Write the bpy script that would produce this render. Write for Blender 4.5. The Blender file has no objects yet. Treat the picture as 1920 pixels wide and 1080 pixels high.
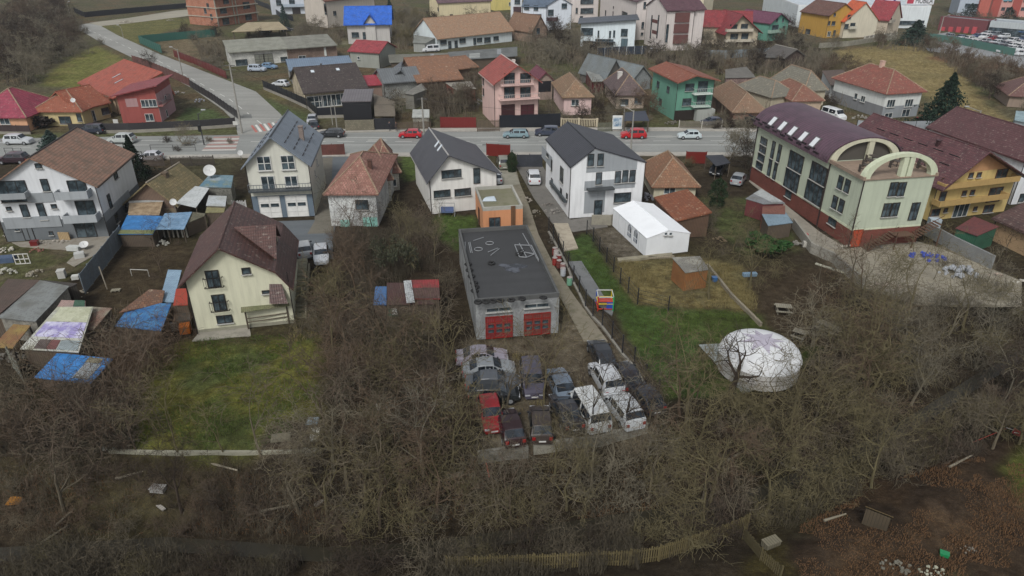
import bpy, math, random
import numpy as np
from mathutils import Vector, Matrix, noise
R = math.radians
# ---------------------------------------------------------------- camera, sky, sun, exposure
PITCH, FPX, CAMH = R(27.9), 1302.0, 34.0
S = bpy.context.scene
cam = bpy.data.cameras.new('camera'); cam.sensor_width = 36; cam.lens = 36*FPX/1920
cam.clip_start = .5; cam.clip_end = 6000
camo = bpy.data.objects.new('camera', cam); S.collection.objects.link(camo)
camo.location = (0, 0, CAMH); camo.rotation_euler = (math.pi/2 - PITCH, 0, 0); S.camera = camo
W = bpy.data.worlds.new('World'); S.world = W; W.use_nodes = True
nt = W.node_tree; bg = nt.nodes['Background']
sky = nt.nodes.new('ShaderNodeTexSky'); sky.sky_type = 'NISHITA'; sky.sun_disc = False
SUN_EL, SUN_AZ = R(48), R(200)
sky.sun_elevation = SUN_EL; sky.sun_rotation = SUN_AZ; sky.dust_density = 3; sky.air_density = 1; sky.ozone_density = 1
hs = nt.nodes.new('ShaderNodeHueSaturation'); hs.inputs['Saturation'].default_value = .27
nt.links.new(sky.outputs[0], hs.inputs['Color']); nt.links.new(hs.outputs[0], bg.inputs[0])
bg.inputs[1].default_value = .105
sl = bpy.data.lights.new('sun', 'SUN'); sl.energy = 1.5; sl.angle = R(14); sl.color = (1, .985, .96)
so = bpy.data.objects.new('sun', sl); S.collection.objects.link(so)
so.rotation_euler = (math.pi/2 - SUN_EL, 0, math.pi - SUN_AZ + R(0))
V = S.view_settings; V.view_transform = 'Standard'; V.look = 'None'; V.exposure = .37; V.gamma = 1; V.use_curve_mapping = False
S.cycles.max_bounces = 6; S.cycles.diffuse_bounces = 3; S.cycles.transparent_max_bounces = 8
# ---------------------------------------------------------------- pixel -> place
FW = Vector((0, math.cos(PITCH), -math.sin(PITCH))); UP = Vector((0, math.sin(PITCH), math.cos(PITCH))); C0 = Vector((0, 0, CAMH))
def ray(x, y): return Vector((1, 0, 0))*(x-960) + UP*(540-y) + FW*FPX
def at(x, y, z=0.):                       # where the sight line through a pixel of the photo meets height z
    d = ray(x, y); return C0 + d*((z-CAMH)/d.z)
CREEK = [at(x, y, -3).xy for x, y in ((-300,1050),(0,1035),(300,1015),(600,1035),(800,1025),(1000,995),(1250,960),(1400,930),(1520,885),(1640,830),(1750,765),(1850,700),(1960,640),(2300,560))]
def _cd(X, Y):
    best = np.full(X.shape, 1e9)
    for a, b in zip(CREEK[:-1], CREEK[1:]):
        dx, dy = b[0]-a[0], b[1]-a[1]; L = dx*dx+dy*dy
        t = np.clip(((X-a[0])*dx+(Y-a[1])*dy)/L, 0, 1)
        best = np.minimum(best, np.hypot(X-a[0]-t*dx, Y-a[1]-t*dy))
    return best
CX = np.array([p[0] for p in CREEK]); CY = np.array([p[1] for p in CREEK])
def HZ(X, Y):
    X = np.asarray(X, float); Y = np.asarray(Y, float)
    d = _cd(X, Y); north = Y > np.interp(X, CX, CY)
    wid = np.where(north, 5.5, 6.); s = np.clip((d-1.6)/wid, 0, 1); s = s*s*(3-2*s)
    top = np.where(north, 0, -1.4)
    z = -3.6 + (top+3.6)*s
    return z + np.where((Y < 45), .12*np.sin(X*.9)*np.cos(Y*.7), 0)
def G(x, y, dz=0.):                       # where it meets the ground
    z = 0.
    for _ in range(12):
        p = at(x, y, z); z = .4*z + .6*float(HZ(p.x, p.y))
    return Vector((p.x, p.y, z+dz))
# ---------------------------------------------------------------- materials
def srgb(h):
    if isinstance(h, str):
        h = h.lstrip('#'); h = [int(h[i:i+2], 16)/255 for i in (0, 2, 4)]
    return tuple(c/12.92 if c <= .04045 else ((c+.055)/1.055)**2.4 for c in h) + (1,)
MATS = {}
class NT:
    def __init__(s, name, rough=.8, metal=0.):
        s.m = bpy.data.materials.new(name); s.m.use_nodes = True; s.t = s.m.node_tree
        s.b = s.t.nodes['Principled BSDF']; s.b.inputs['Roughness'].default_value = rough; s.b.inputs['Metallic'].default_value = metal
        s.tc = None
    def n(s, ty, **k):
        o = s.t.nodes.new(ty)
        for a, v in k.items(): setattr(o, a, v)
        return o
    def co(s, kind='Object'):
        if s.tc is None: s.tc = s.n('ShaderNodeTexCoord')
        return s.tc.outputs[kind]
    def l(s, a, b): s.t.links.new(a, b)
    def noise(s, scale, kind='Object', detail=4, rough=.6, stretch=None):
        o = s.n('ShaderNodeTexNoise'); o.inputs['Scale'].default_value = scale; o.inputs['Detail'].default_value = detail; o.inputs['Roughness'].default_value = rough
        v = s.co(kind)
        if stretch:
            mp = s.n('ShaderNodeMapping'); mp.inputs['Scale'].default_value = stretch; s.l(v, mp.inputs[0]); v = mp.outputs[0]
        s.l(v, o.inputs['Vector']); return o.outputs['Fac']
    def ramp(s, fac, stops):
        r = s.n('ShaderNodeValToRGB'); e = r.color_ramp.elements
        while len(e) < len(stops): e.new(.5)
        for el, (p, c) in zip(e, stops): el.position = p; el.color = c if not isinstance(c, str) else srgb(c)
        s.l(fac, r.inputs[0]); return r.outputs[0]
    def mix(s, f, a, b, mode='MIX'):
        m = s.n('ShaderNodeMix', data_type='RGBA', blend_type=mode)
        for sock, v in ((m.inputs[0], f), (m.inputs[6], a), (m.inputs[7], b)):
            if hasattr(v, 'links'): s.l(v, sock)
            else: sock.default_value = srgb(v) if isinstance(v, str) else v
        return m.outputs[2]
    def math(s, op, a, b=None):
        m = s.n('ShaderNodeMath', operation=op)
        for sock, v in zip(m.inputs, (a, b)):
            if v is None: continue
            if hasattr(v, 'links'): s.l(v, sock)
            else: sock.default_value = v
        return m.outputs[0]
    def bump(s, h, st=.5, dist=.05):
        b = s.n('ShaderNodeBump'); b.inputs['Strength'].default_value = st; b.inputs['Distance'].default_value = dist
        s.l(h, b.inputs['Height']); s.l(b.outputs[0], s.b.inputs['Normal'])
    def col(s, c): s.l(c, s.b.inputs['Base Color'])
def sc(c, k):
    c = srgb(c) if isinstance(c, str) else c
    return tuple(min(.95, x*k) for x in c[:3]) + (1,)
def M(kind, c='#808080', c2=None):
    key = (kind, c, c2)
    if key in MATS: return MATS[key]
    base = srgb(c)
    n = NT(f'{kind}_{len(MATS)}')
    f1 = n.noise(.55); f2 = n.noise(4.5)
    if kind == 'plaster':
        st = n.noise(.9, stretch=(2.5, 2.5, .25), detail=6)
        v = n.mix(n.ramp(st, [(.46, (0,0,0,1)), (.8, (.85,.85,.85,1))]), base, sc(c, .7)); v = n.mix(n.ramp(n.noise(.35, detail=7), [(.42, (0,0,0,1)), (.7, (.7,.7,.7,1))]), v, sc(c, .86))
        n.col(v); n.bump(n.noise(14), .15, .02); n.b.inputs['Roughness'].default_value = .9
    elif kind == 'old_plaster':
        v = n.mix(n.ramp(f1, [(.4, (0,0,0,1)), (.6, (1,1,1,1))]), base, sc(c, .6)); v = n.mix(n.ramp(f2, [(.5, (0,0,0,1)), (.62, (1,1,1,1))]), v, c2 or sc(c, .45))
        n.col(v); n.bump(f2, .3, .04)
    elif kind == 'tile':
        br = n.n('ShaderNodeTexBrick', offset=.5); n.l(n.co('UV'), br.inputs['Vector'])
        for k, v in (('Scale', 1), ('Brick Width', .34), ('Row Height', .38), ('Mortar Size', .035), ('Mortar Smooth', .4), ('Bias', -.1)): br.inputs[k].default_value = v
        br.inputs['Color1'].default_value = base; br.inputs['Color2'].default_value = sc(c, .62); br.inputs['Mortar'].default_value = sc(c, .35)
        dirt = n.ramp(n.math('ADD', n.math('MULTIPLY', n.noise(.9, detail=7, rough=.7), .6), n.math('MULTIPLY', f2, .4)), [(.42, (0,0,0,1)), (.56, (1,1,1,1))])
        v = n.mix(n.math('MULTIPLY', dirt, .85), br.outputs['Color'], c2 or sc(c, .5)); v = n.mix(n.ramp(n.noise(2.2, detail=3), [(.6, (0,0,0,1)), (.7, (.5,.5,.5,1))]), v, '#b0a088')
        n.col(v); n.bump(br.outputs['Fac'], -.6, .06)
    elif kind == 'metal_tile':
        wv = n.n('ShaderNodeTexWave', bands_direction='Y', wave_profile='SAW'); wv.inputs['Scale'].default_value = .9; n.l(n.co('UV'), wv.inputs['Vector'])
        wx = n.n('ShaderNodeTexWave', bands_direction='X'); wx.inputs['Scale'].default_value = 1.5; n.l(n.co('UV'), wx.inputs['Vector'])
        v = n.mix(n.ramp(wv.outputs['Fac'], [(.0, (1,1,1,1)), (.4, (0,0,0,1))]), base, sc(c, .38)); v = n.mix(n.math('MULTIPLY', wx.outputs['Fac'], .22), v, sc(c, .6))
        v = n.mix(n.ramp(n.noise(.8, detail=8, rough=.75), [(.45, (0,0,0,1)), (.62, (.8,.8,.8,1))]), v, sc(c2 or c, .6)); v = n.mix(n.ramp(n.noise(3, detail=4), [(.58, (0,0,0,1)), (.7, (.35,.35,.35,1))]), v, '#a8a498')
        n.col(v); n.b.inputs['Roughness'].default_value = .55; n.bump(n.math('ADD', wv.outputs['Fac'], n.math('MULTIPLY', wx.outputs['Fac'], .6)), .5, .04)
    elif kind == 'seam':
        wx = n.n('ShaderNodeTexWave', bands_direction='X'); wx.inputs['Scale'].default_value = .62; n.l(n.co('UV'), wx.inputs['Vector'])
        rib = n.ramp(wx.outputs['Fac'], [(.8, (0,0,0,1)), (.97, (1,1,1,1))])
        v = n.mix(rib, base, sc(c, .6)); v = n.mix(n.ramp(n.noise(.6, detail=8, rough=.7), [(.42, (0,0,0,1)), (.65, (.8,.8,.8,1))]), v, sc(c2 or c, .68))
        n.col(v); n.b.inputs['Roughness'].default_value = .5; n.bump(rib, .6, .05)
    elif kind == 'corr':
        wx = n.n('ShaderNodeTexWave', bands_direction='X'); wx.inputs['Scale'].default_value = 1.9; n.l(n.co('UV'), wx.inputs['Vector'])
        v = n.mix(n.math('MULTIPLY', wx.outputs['Fac'], .55), base, sc(c, .55)); v = n.mix(n.ramp(f1, [(.42, (0,0,0,1)), (.62, (1,1,1,1))]), v, c2 or sc(c, .62)); v = n.mix(n.ramp(f2, [(.52, (0,0,0,1)), (.66, (.8,.8,.8,1))]), v, sc(c, .5))
        n.col(v); n.bump(wx.outputs['Fac'], .5, .05)
    elif kind == 'brick':
        br = n.n('ShaderNodeTexBrick'); n.l(n.co('UV'), br.inputs['Vector'])
        for k, v in (('Scale', 1), ('Brick Width', .3), ('Row Height', .12 if c2 is None else .3), ('Mortar Size', .018)): br.inputs[k].default_value = v
        br.inputs['Color1'].default_value = base; br.inputs['Color2'].default_value = sc(c, .7); br.inputs['Mortar'].default_value = sc(c, .55) if c2 is None else srgb(c2)
        v = n.mix(n.ramp(f1, [(.45, (0,0,0,1)), (.7, (.7,.7,.7,1))]), br.outputs['Color'], sc(c, .55)); n.col(v); n.bump(br.outputs['Fac'], -.4, .03)
    elif kind == 'wood':
        st = n.noise(3, 'UV', stretch=(6, .5, 1)); wx = n.n('ShaderNodeTexWave', bands_direction='X'); wx.inputs['Scale'].default_value = 1.6; n.l(n.co('UV'), wx.inputs['Vector'])
        v = n.mix(st, sc(c, .55), sc(c, 1.3)); v = n.mix(n.ramp(wx.outputs['Fac'], [(0, (1,1,1,1)), (.12, (0,0,0,1))]), v, sc(c, .3)); v = n.mix(n.ramp(f1, [(.45, (0,0,0,1)), (.65, (.8,.8,.8,1))]), v, sc(c, .6))
        n.col(v)
    elif kind == 'concrete':
        f0 = n.noise(.18, detail=6); f3 = n.noise(22, detail=3)
        v = n.mix(n.ramp(f0, [(.35, (0,0,0,1)), (.65, (1,1,1,1))]), base, sc(c, .68)); v = n.mix(n.ramp(n.noise(1.1, detail=7, rough=.7), [(.48, (0,0,0,1)), (.62, (1,1,1,1))]), v, sc(c, .6) if c2 is None else srgb(c2)); v = n.mix(n.math('MULTIPLY', f3, .5), v, sc(c, 1.2))
        n.col(v); n.bump(f2, .25, .03)
    elif kind == 'tarp':
        f3 = n.noise(1.3, detail=7, rough=.65)
        v = n.mix(n.ramp(f3, [(.42, (0,0,0,1)), (.62, (1,1,1,1))]), base, c2 and srgb(c2) or sc(c, .55)); v = n.mix(n.ramp(f2, [(.55, (0,0,0,1)), (.7, (.6,.6,.6,1))]), v, sc(c, .45))
        n.col(v); n.b.inputs['Roughness'].default_value = .45; n.bump(f3, .9, .15)
    elif kind == 'fabric':
        v = n.mix(n.ramp(f1, [(.4, (0,0,0,1)), (.8, (.6,.6,.6,1))]), base, sc(c, .85)); n.col(v); n.bump(n.noise(1.6, stretch=(1,1,.4)), .5, .15); n.b.inputs['Roughness'].default_value = .6
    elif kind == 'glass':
        v = n.mix(n.ramp(n.noise(.8), [(.45, (0,0,0,1)), (.6, (1,1,1,1))]), base, sc(c, 3.2)); n.col(v); n.b.inputs['Roughness'].default_value = .08  # paler patches in the colour stand for reflected overcast sky
    elif kind == 'paint':
        v = n.mix(n.ramp(n.noise(1.5), [(.45, (0,0,0,1)), (.8, (.7,.7,.7,1))]), base, sc(c, .72)); n.col(v); n.b.inputs['Roughness'].default_value = .28; n.b.inputs['Coat Weight'].default_value = .4
    elif kind == 'metal':
        n.col(n.mix(f2, base, sc(c, .65))); n.b.inputs['Roughness'].default_value = .45; n.b.inputs['Metallic'].default_value = .25
    elif kind == 'bark':
        f3 = n.noise(1.2, 'Object', stretch=(1,1,.3)); v = n.mix(f3, sc(c, .38), sc(c, 1.22))
        oi = n.n('ShaderNodeObjectInfo'); v = n.mix(n.math('MULTIPLY', oi.outputs['Random'], .55), v, c2 and srgb(c2) or sc(c, .6)); n.col(v); n.b.inputs['Roughness'].default_value = .9; n.b.inputs['Specular IOR Level'].default_value = .15
    elif kind == 'leaf':
        v = n.mix(n.noise(1.7), sc(c, .45), sc(c, 1.5)); n.col(v); n.b.inputs['Roughness'].default_value = .8; n.b.inputs['Specular IOR Level'].default_value = .2
    elif kind == 'asphalt':
        a = n.noise(.07, detail=6); b_ = n.noise(1.5, detail=8, rough=.75); st = n.noise(.5, stretch=(.06, 1.2, 1), detail=5)
        v = n.mix(n.ramp(a, [(.35, (0,0,0,1)), (.65, (1,1,1,1))]), base, sc(c, .78)); v = n.mix(n.ramp(st, [(.45, (0,0,0,1)), (.65, (.8,.8,.8,1))]), v, sc(c, .7)); v = n.mix(n.ramp(b_, [(.5, (0,0,0,1)), (.75, (.8,.8,.8,1))]), v, sc(c, .65)); n.col(v); n.bump(b_, .2, .02)
    elif kind == 'flat':
        n.col(n.mix(f2, base, sc(c, .8)))
    MATS[key] = n.m; return n.m
# ---------------------------------------------------------------- mesh building
class MB:
    def __init__(s): s.v = []; s.f = []; s.mi = []; s.m = 0
    def face(s, *pts):
        i = len(s.v); s.v += [tuple(p) for p in pts]; s.f.append(tuple(range(i, i+len(pts)))); s.mi.append(s.m); return s
    def prism(s, bot, top):                # bot counter-clockwise seen from above
        i = len(s.v); n = len(bot); s.v += [tuple(p) for p in bot] + [tuple(p) for p in top]
        fs = [tuple(i+n-1-k for k in range(n)), tuple(i+n+k for k in range(n))] + [(i+k, i+(k+1) % n, i+n+(k+1) % n, i+n+k) for k in range(n)]
        s.f += fs; s.mi += [s.m]*len(fs); return s
    def box(s, x0, y0, z0, x1, y1, z1):
        x0, x1 = min(x0, x1), max(x0, x1); y0, y1 = min(y0, y1), max(y0, y1); z0, z1 = min(z0, z1), max(z0, z1)
        b = [(x0,y0), (x1,y0), (x1,y1), (x0,y1)]
        return s.prism([(x, y, z0) for x, y in b], [(x, y, z1) for x, y in b])
    def tube(s, p, q, r0, r1=None, n=8, cap=True):
        r1 = r0 if r1 is None else r1; p = Vector(p); q = Vector(q); d = (q-p)
        if d.length < 1e-6: return s
        d.normalize(); a = d.orthogonal().normalized(); b = d.cross(a); i = len(s.v)
        for c, r in ((p, r0), (q, r1)):
            for k in range(n):
                t = 2*math.pi*k/n; s.v.append(tuple(c + a*(r*math.cos(t)) + b*(r*math.sin(t))))
        for k in range(n): s.f.append((i+k, i+(k+1) % n, i+n+(k+1) % n, i+n+k)); s.mi.append(s.m)
        if cap: s.f += [tuple(i+n-1-k for k in range(n)), tuple(i+n+k for k in range(n))]; s.mi += [s.m]*2
        return s
    def beam(s, p, q, w, h):
        p = Vector(p); q = Vector(q); d = (q-p).normalized(); a = Vector((0,0,1)).cross(d)
        a = a.normalized() if a.length > 1e-4 else Vector((1,0,0)); u = d.cross(a)
        i = len(s.v)
        for c in (p, q):
            for x, y in ((-1,-1), (1,-1), (1,1), (-1,1)): s.v.append(tuple(c + a*(x*w/2) + u*(y*h/2)))
        fs = [(i+3,i+2,i+1,i), (i+4,i+5,i+6,i+7)] + [(i+k, i+(k+1) % 4, i+4+(k+1) % 4, i+4+k) for k in range(4)]
        s.f += fs; s.mi += [s.m]*6; return s
    def lathe(s, prof, n=16, c=(0,0,0)):
        i = len(s.v)
        for r, z in prof:
            for k in range(n): t = 2*math.pi*k/n; s.v.append((c[0]+r*math.cos(t), c[1]+r*math.sin(t), c[2]+z))
        for j in range(len(prof)-1):
            for k in range(n): s.f.append((i+j*n+k, i+j*n+(k+1) % n, i+(j+1)*n+(k+1) % n, i+(j+1)*n+k)); s.mi.append(s.m)
        return s
    def mesh(s, name, mats, uv=True, smooth=False, recalc=True):
        me = bpy.data.meshes.new(name); me.from_pydata(s.v, [], s.f)
        if recalc and uv and len(s.f) < 30000:
            import bmesh
            bm = bmesh.new(); bm.from_mesh(me); bmesh.ops.recalc_face_normals(bm, faces=bm.faces); bm.to_mesh(me); bm.free()
        for m in (mats if isinstance(mats, (list, tuple)) else [mats]): me.materials.append(m)
        if any(s.mi): me.polygons.foreach_set('material_index', s.mi)
        if smooth: me.polygons.foreach_set('use_smooth', [True]*len(s.f))
        if uv and len(s.f) < 30000:
            me.update(); l = me.uv_layers.new(name='UVMap').data; vs = me.vertices
            for p in me.polygons:
                nn = p.normal; a = Vector((-nn.y, nn.x, 0)); a = a.normalized() if a.length > 1e-3 else Vector((1,0,0)); b = nn.cross(a)
                for li in p.loop_indices: co = vs[me.loops[li].vertex_index].co; l[li].uv = (co.dot(a), co.dot(b))
        me.update(); return me
    def build(s, name, mats, parent=None, **k):
        return link(bpy.data.objects.new(name, s.mesh(name, mats, **k)), parent)
def link(o, parent=None):
    S.collection.objects.link(o)
    if parent: o.parent = parent
    return o
def tag(o, label=None, cat=None, group=None, kind=None):
    for k, v in (('label', label), ('category', cat), ('group', group), ('kind', kind)):
        if v: o[k] = v
    return o
def thing(name, label, cat, loc=(0,0,0), rz=0., group=None):
    o = link(bpy.data.objects.new(name, None)); o.location = loc; o.rotation_euler = (0, 0, rz); o.empty_display_size = .2
    return tag(o, label, cat, group)
def dup(o, parent=None):
    c = o.copy(); S.collection.objects.link(c); c.parent = parent
    for ch in list(o.children): dup(ch, c)
    return c
SHARE = {}
def shared(key, fn):
    if key not in SHARE: SHARE[key] = fn()
    return SHARE[key]
def inst(name, me, parent, loc=(0,0,0), rot=(0,0,0), mat=None):
    o = link(bpy.data.objects.new(name, me), parent); o.location = loc; o.rotation_euler = rot
    if mat: o.material_slots[0].link = 'OBJECT'; o.material_slots[0].material = mat
    return o
# ---------------------------------------------------------------- windows, doors and the like (local: x right, z up, outside is -y)
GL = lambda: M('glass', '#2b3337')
def frame_mesh(w, h, nx, nz, mat, t=.07, d=.07):
    def f():
        b = MB(); y0, y1 = -d, .02
        b.box(-w/2, y0, -h/2, w/2, y1, -h/2+t).box(-w/2, y0, h/2-t, w/2, y1, h/2).box(-w/2, y0, -h/2+t, -w/2+t, y1, h/2-t).box(w/2-t, y0, -h/2+t, w/2, y1, h/2-t)
        for k in range(1, nx): x = -w/2+w*k/nx; b.box(x-t/2, y0+.01, -h/2+t, x+t/2, y1, h/2-t)
        for k in range(1, nz): z = -h/2+h*k/nz; b.box(-w/2+t, y0+.015, z-t/2, w/2-t, y1-.001, z+t/2)
        return b.mesh('frame', mat)
    return shared(('fr', w, h, nx, nz, t, d, mat.name), f)
def pane_mesh(w, h, mat):
    return shared(('pn', w, h, mat.name), lambda: MB().box(-w/2+.05, -.03, -h/2+.05, w/2-.05, .0, h/2-.05).mesh('pane', mat))
FACEROT = {'F': 0, 'R': math.pi/2, 'B': math.pi, 'L': -math.pi/2}
class House:
    def __init__(s, name, label, cat, q, he=None, eave=None, hr=None, apex=None, roof='gable', t=.5, ov=.5, ovf=.4, th=.2, depth=None, qz=0., z=0.,
                 wall=None, rmat=None, fmat=None, zm=(0,0,1), group=None, kink=None, feats=(), hip=None, gutter=True, plinth=None, hs=None, rtrim=None, skew=None):
        s.zm = zm; s.z = z; P = [at(*s.px(p), qz if qz else z) for p in q]
        a, b = P[0], P[1]; ux = (b-a); ux.z = 0; s.W = ux.length; ux.normalize(); uy = Vector((-ux.y, ux.x, 0))
        s.D = depth if depth else max(2., (P[2]-b).dot(uy)); s.a = Vector((a.x, a.y, z)); s.ux, s.uy = ux, uy
        s.ovf = ovf; s.t = t; s.ov = ov; s.th = th; s.roof = roof
        if eave: he = s.hit('F', *eave, off=ovf*0)[1]
        s.he = he
        if apex:
            if roof == 'gable': u, v = s.hit('F', *apex, off=ovf); s.t = min(.85, max(.15, u/s.W)); hr = v - th
            else: hr = s.hitfrac(*apex, fy=t) - th
        s.hr = hr if hr is not None else he
        s.r = thing(name, label, cat, s.a, math.atan2(ux.y, ux.x), group); s.fm = fmat or M('metal', '#d8d8d6'); s.wall = wall; s.rmat = rmat
        W_, D_, he, hr = s.W, s.D, s.he, s.hr
        w = MB(); s.kk = None
        if roof == 'gable' and kink:
            (uk, zk), (ue, ze) = s.hit('F', *kink[:2], off=ovf), s.hit('F', *kink[2:], off=ovf); s.kk = (uk, zk-th, ue, ze-th); zw = zk-th+(ze-zk)*(W_-uk)/(ue-uk)
            xr = s.t*W_; pf = [(0,0), (W_,0), (W_,zw), (uk,zk-th), (xr,hr), (0,he)]; w.prism([(x,0,z_) for x, z_ in pf], [(x,D_,z_) for x, z_ in pf])
        elif roof == 'gable':
            xr = s.t*W_; w.prism([(0,0,0), (W_,0,0), (W_,0,he), (xr,0,hr), (0,0,he)], [(0,D_,0), (W_,D_,0), (W_,D_,he), (xr,D_,hr), (0,D_,he)])
        elif roof == 'gablex':
            yr = s.t*D_; w.prism([(0,0,0), (0,0,he), (0,yr,hr), (0,D_,he), (0,D_,0)], [(W_,0,0), (W_,0,he), (W_,yr,hr), (W_,D_,he), (W_,D_,0)])
        elif roof == 'mono':
            h4 = hs; c = [(0,0), (W_,0), (W_,D_), (0,D_)]; w.prism([(x,y,0) for x, y in c], [(x,y,h) for (x, y), h in zip(c, h4)])
        elif roof == 'flat':
            w.box(0, 0, 0, W_, D_, he)
        else: w.box(0, 0, 0, W_, D_, he)
        s.wallo = w.build('wall', wall, s.r)
        rb = MB(); o, f, th = s.ov, ovf, s.th
        if roof == 'gable':
            xr = s.t*W_; sl, sr = (hr-he)/xr, (hr-he)/(W_-xr); pr = [(-o, he-o*sl), (xr, hr), (W_+o, he-o*sr)] if not s.kk else [(-o, he-o*sl), (xr, hr), s.kk[:2], s.kk[2:]]
            for (A, B) in ((0, 1), (1, 2), (2, 3))[:len(pr)-1]:
                c = [pr[A], pr[B]]
                rb.prism([(c[0][0],-f,c[0][1]), (c[1][0],-f,c[1][1]), (c[1][0],D_+f,c[1][1]), (c[0][0],D_+f,c[0][1])], [(c[0][0],-f,c[0][1]+th), (c[1][0],-f,c[1][1]+th), (c[1][0],D_+f,c[1][1]+th), (c[0][0],D_+f,c[0][1]+th)])
        elif roof == 'gablex':
            yr = s.t*D_; sl, sr = (hr-he)/yr, (hr-he)/(D_-yr); pr = [(-f, he-f*sl), (yr, hr), (D_+f, he-f*sr)]
            for (A, B) in ((0, 1), (1, 2)):
                c = [pr[A], pr[B]]
                rb.prism([(-o,c[0][0],c[0][1]), (W_+o,c[0][0],c[0][1]), (W_+o,c[1][0],c[1][1]), (-o,c[1][0],c[1][1])], [(-o,c[0][0],c[0][1]+th), (W_+o,c[0][0],c[0][1]+th), (W_+o,c[1][0],c[1][1]+th), (-o,c[1][0],c[1][1]+th)])
        elif roof == 'mono':
            h4 = hs; gx = (h4[1]-h4[0])/W_; gy = (h4[3]-h4[0])/D_; H = lambda x, y: h4[0]+gx*x+gy*y+.02
            c = [(-o,-f), (W_+o,-f), (W_+o,D_+f), (-o,D_+f)]; rb.prism([(x,y,H(x,y)) for x, y in c], [(x,y,H(x,y)+th) for x, y in c])
        elif roof == 'flat':
            pt = .22; ph = .45; rb.box(pt, pt, he, W_-pt, D_-pt, he+.06)
            pb = MB().box(0,0,he,W_,pt,he+ph).box(0,D_-pt,he,W_,D_,he+ph).box(0,pt,he,pt,D_-pt,he+ph).box(W_-pt,pt,he,W_,D_-pt,he+ph); pb.build('parapet', rtrim or wall, s.r)
        elif roof == 'hip':
            k = hip if hip is not None else min(W_, D_)/2; 
            if W_ >= D_: r0, r1 = (k, s.D/2), (max(k+.01, W_-k), s.D/2)
            else: r0, r1 = (W_/2, k), (W_/2, max(k+.01, D_-k))
            sl = (hr-he)/max(.5, k); ze = he - o*sl*.8
            E = [(-o,-o,ze), (W_+o,-o,ze), (W_+o,D_+o,ze), (-o,D_+o,ze)]; A = (*r0, hr+.05); B = (*r1, hr+.05)
            if W_ >= D_: rb.face(E[0],E[1],B,A).face(E[1],E[2],B).face(E[2],E[3],A,B).face(E[3],E[0],A)
            else: rb.face(E[0],E[1],A).face(E[1],E[2],B,A).face(E[2],E[3],B).face(E[3],E[0],A,B)
            e2 = [(x,y,ze-.16) for x, y, _ in E]
            for i in range(4): j = (i+1) % 4; rb.face(e2[i], e2[j], E[j], E[i])
            rb.face(*e2[::-1]); s.hipd = (E, A, B)
            cap = MB()
            for i, T in ((0, A), (1, A if W_ < D_ else B), (2, B), (3, B if W_ < D_ else A)): cap.tube(E[i], T, .11, n=5)
            cap.tube(A, B, .13, n=5)
        if rb.f: s.roofo = rb.build('roof', rmat, s.r)
        if roof == 'hip': cap.build('ridge_tiles', M('tile', '#a89078') if 'tile' in rmat.name else rmat, s.roofo)
        if roof in ('gable', 'gablex') and s.W > 3:
            cap = MB()
            if roof == 'gable':
                cap.tube((s.t*W_, -ovf, hr+th), (s.t*W_, D_+ovf, hr+th), .1, n=6)
                if gutter:
                    for x, z_ in (pr[0], pr[-1]): cap.box(x-.06 if x < 0 else x, -ovf, z_-.02, x if x < 0 else x+.1, D_+ovf, z_+.1)
            else:
                cap.tube((-o, s.t*D_, hr+th), (W_+o, s.t*D_, hr+th), .1, n=6)
                if gutter: cap.box(-o, pr[0][0]-.1, pr[0][1]-.02, W_+o, pr[0][0], pr[0][1]+.1)
            cap.build('ridge_cap', rtrim or rmat, s.roofo)
            if gutter:
                g = MB()
                for x in ((-.06, W_+.06)): g.tube((x, -.06, 0), (x, -.06, he-.1), .05, n=6)
                g.build('downpipe', M('metal', '#3a3434'), s.r)
        if plinth: s.band('F', 0, plinth[0], plinth[1]); s.band('R', 0, plinth[0], plinth[1]); s.band('L', 0, plinth[0], plinth[1])
        for ft in feats: s.feat(*ft)
    def px(s, p): return (s.zm[0]+p[0]/s.zm[2], s.zm[1]+p[1]/s.zm[2])
    def hit(s, face, x, y, off=0.):         # where a sight line meets a wall: distance along it and height
        x, y = s.px((x, y)); d = ray(x, y)
        o, n, u = {'F': (s.a-s.uy*off, s.uy, s.ux), 'R': (s.a+s.ux*(s.W+off), s.ux, s.uy), 'L': (s.a-s.ux*off, s.ux, -s.uy), 'B': (s.a+s.uy*s.D, s.uy, -s.ux)}[face]
        p = C0 + d*((o-C0).dot(n)/d.dot(n)); r = p-o
        if face == 'L': return (s.D + r.dot(u), p.z-s.z)
        return (r.dot(u), p.z-s.z)
    def hitfrac(s, x, y, fy):
        x, y = s.px((x, y)); d = ray(x, y); o = s.a + s.uy*(s.D*fy); p = C0 + d*((o-C0).dot(s.uy)/d.dot(s.uy)); return p.z-s.z
    def place(s, face, u, z_, off=0.):
        if face == 'F': return (u, -off, z_)
        if face == 'R': return (s.W+off, u, z_)
        if face == 'L': return (-off, s.D-u, z_)
        return (s.W-u, s.D+off, z_)
    def len(s, face): return s.W if face in 'FB' else s.D
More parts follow.
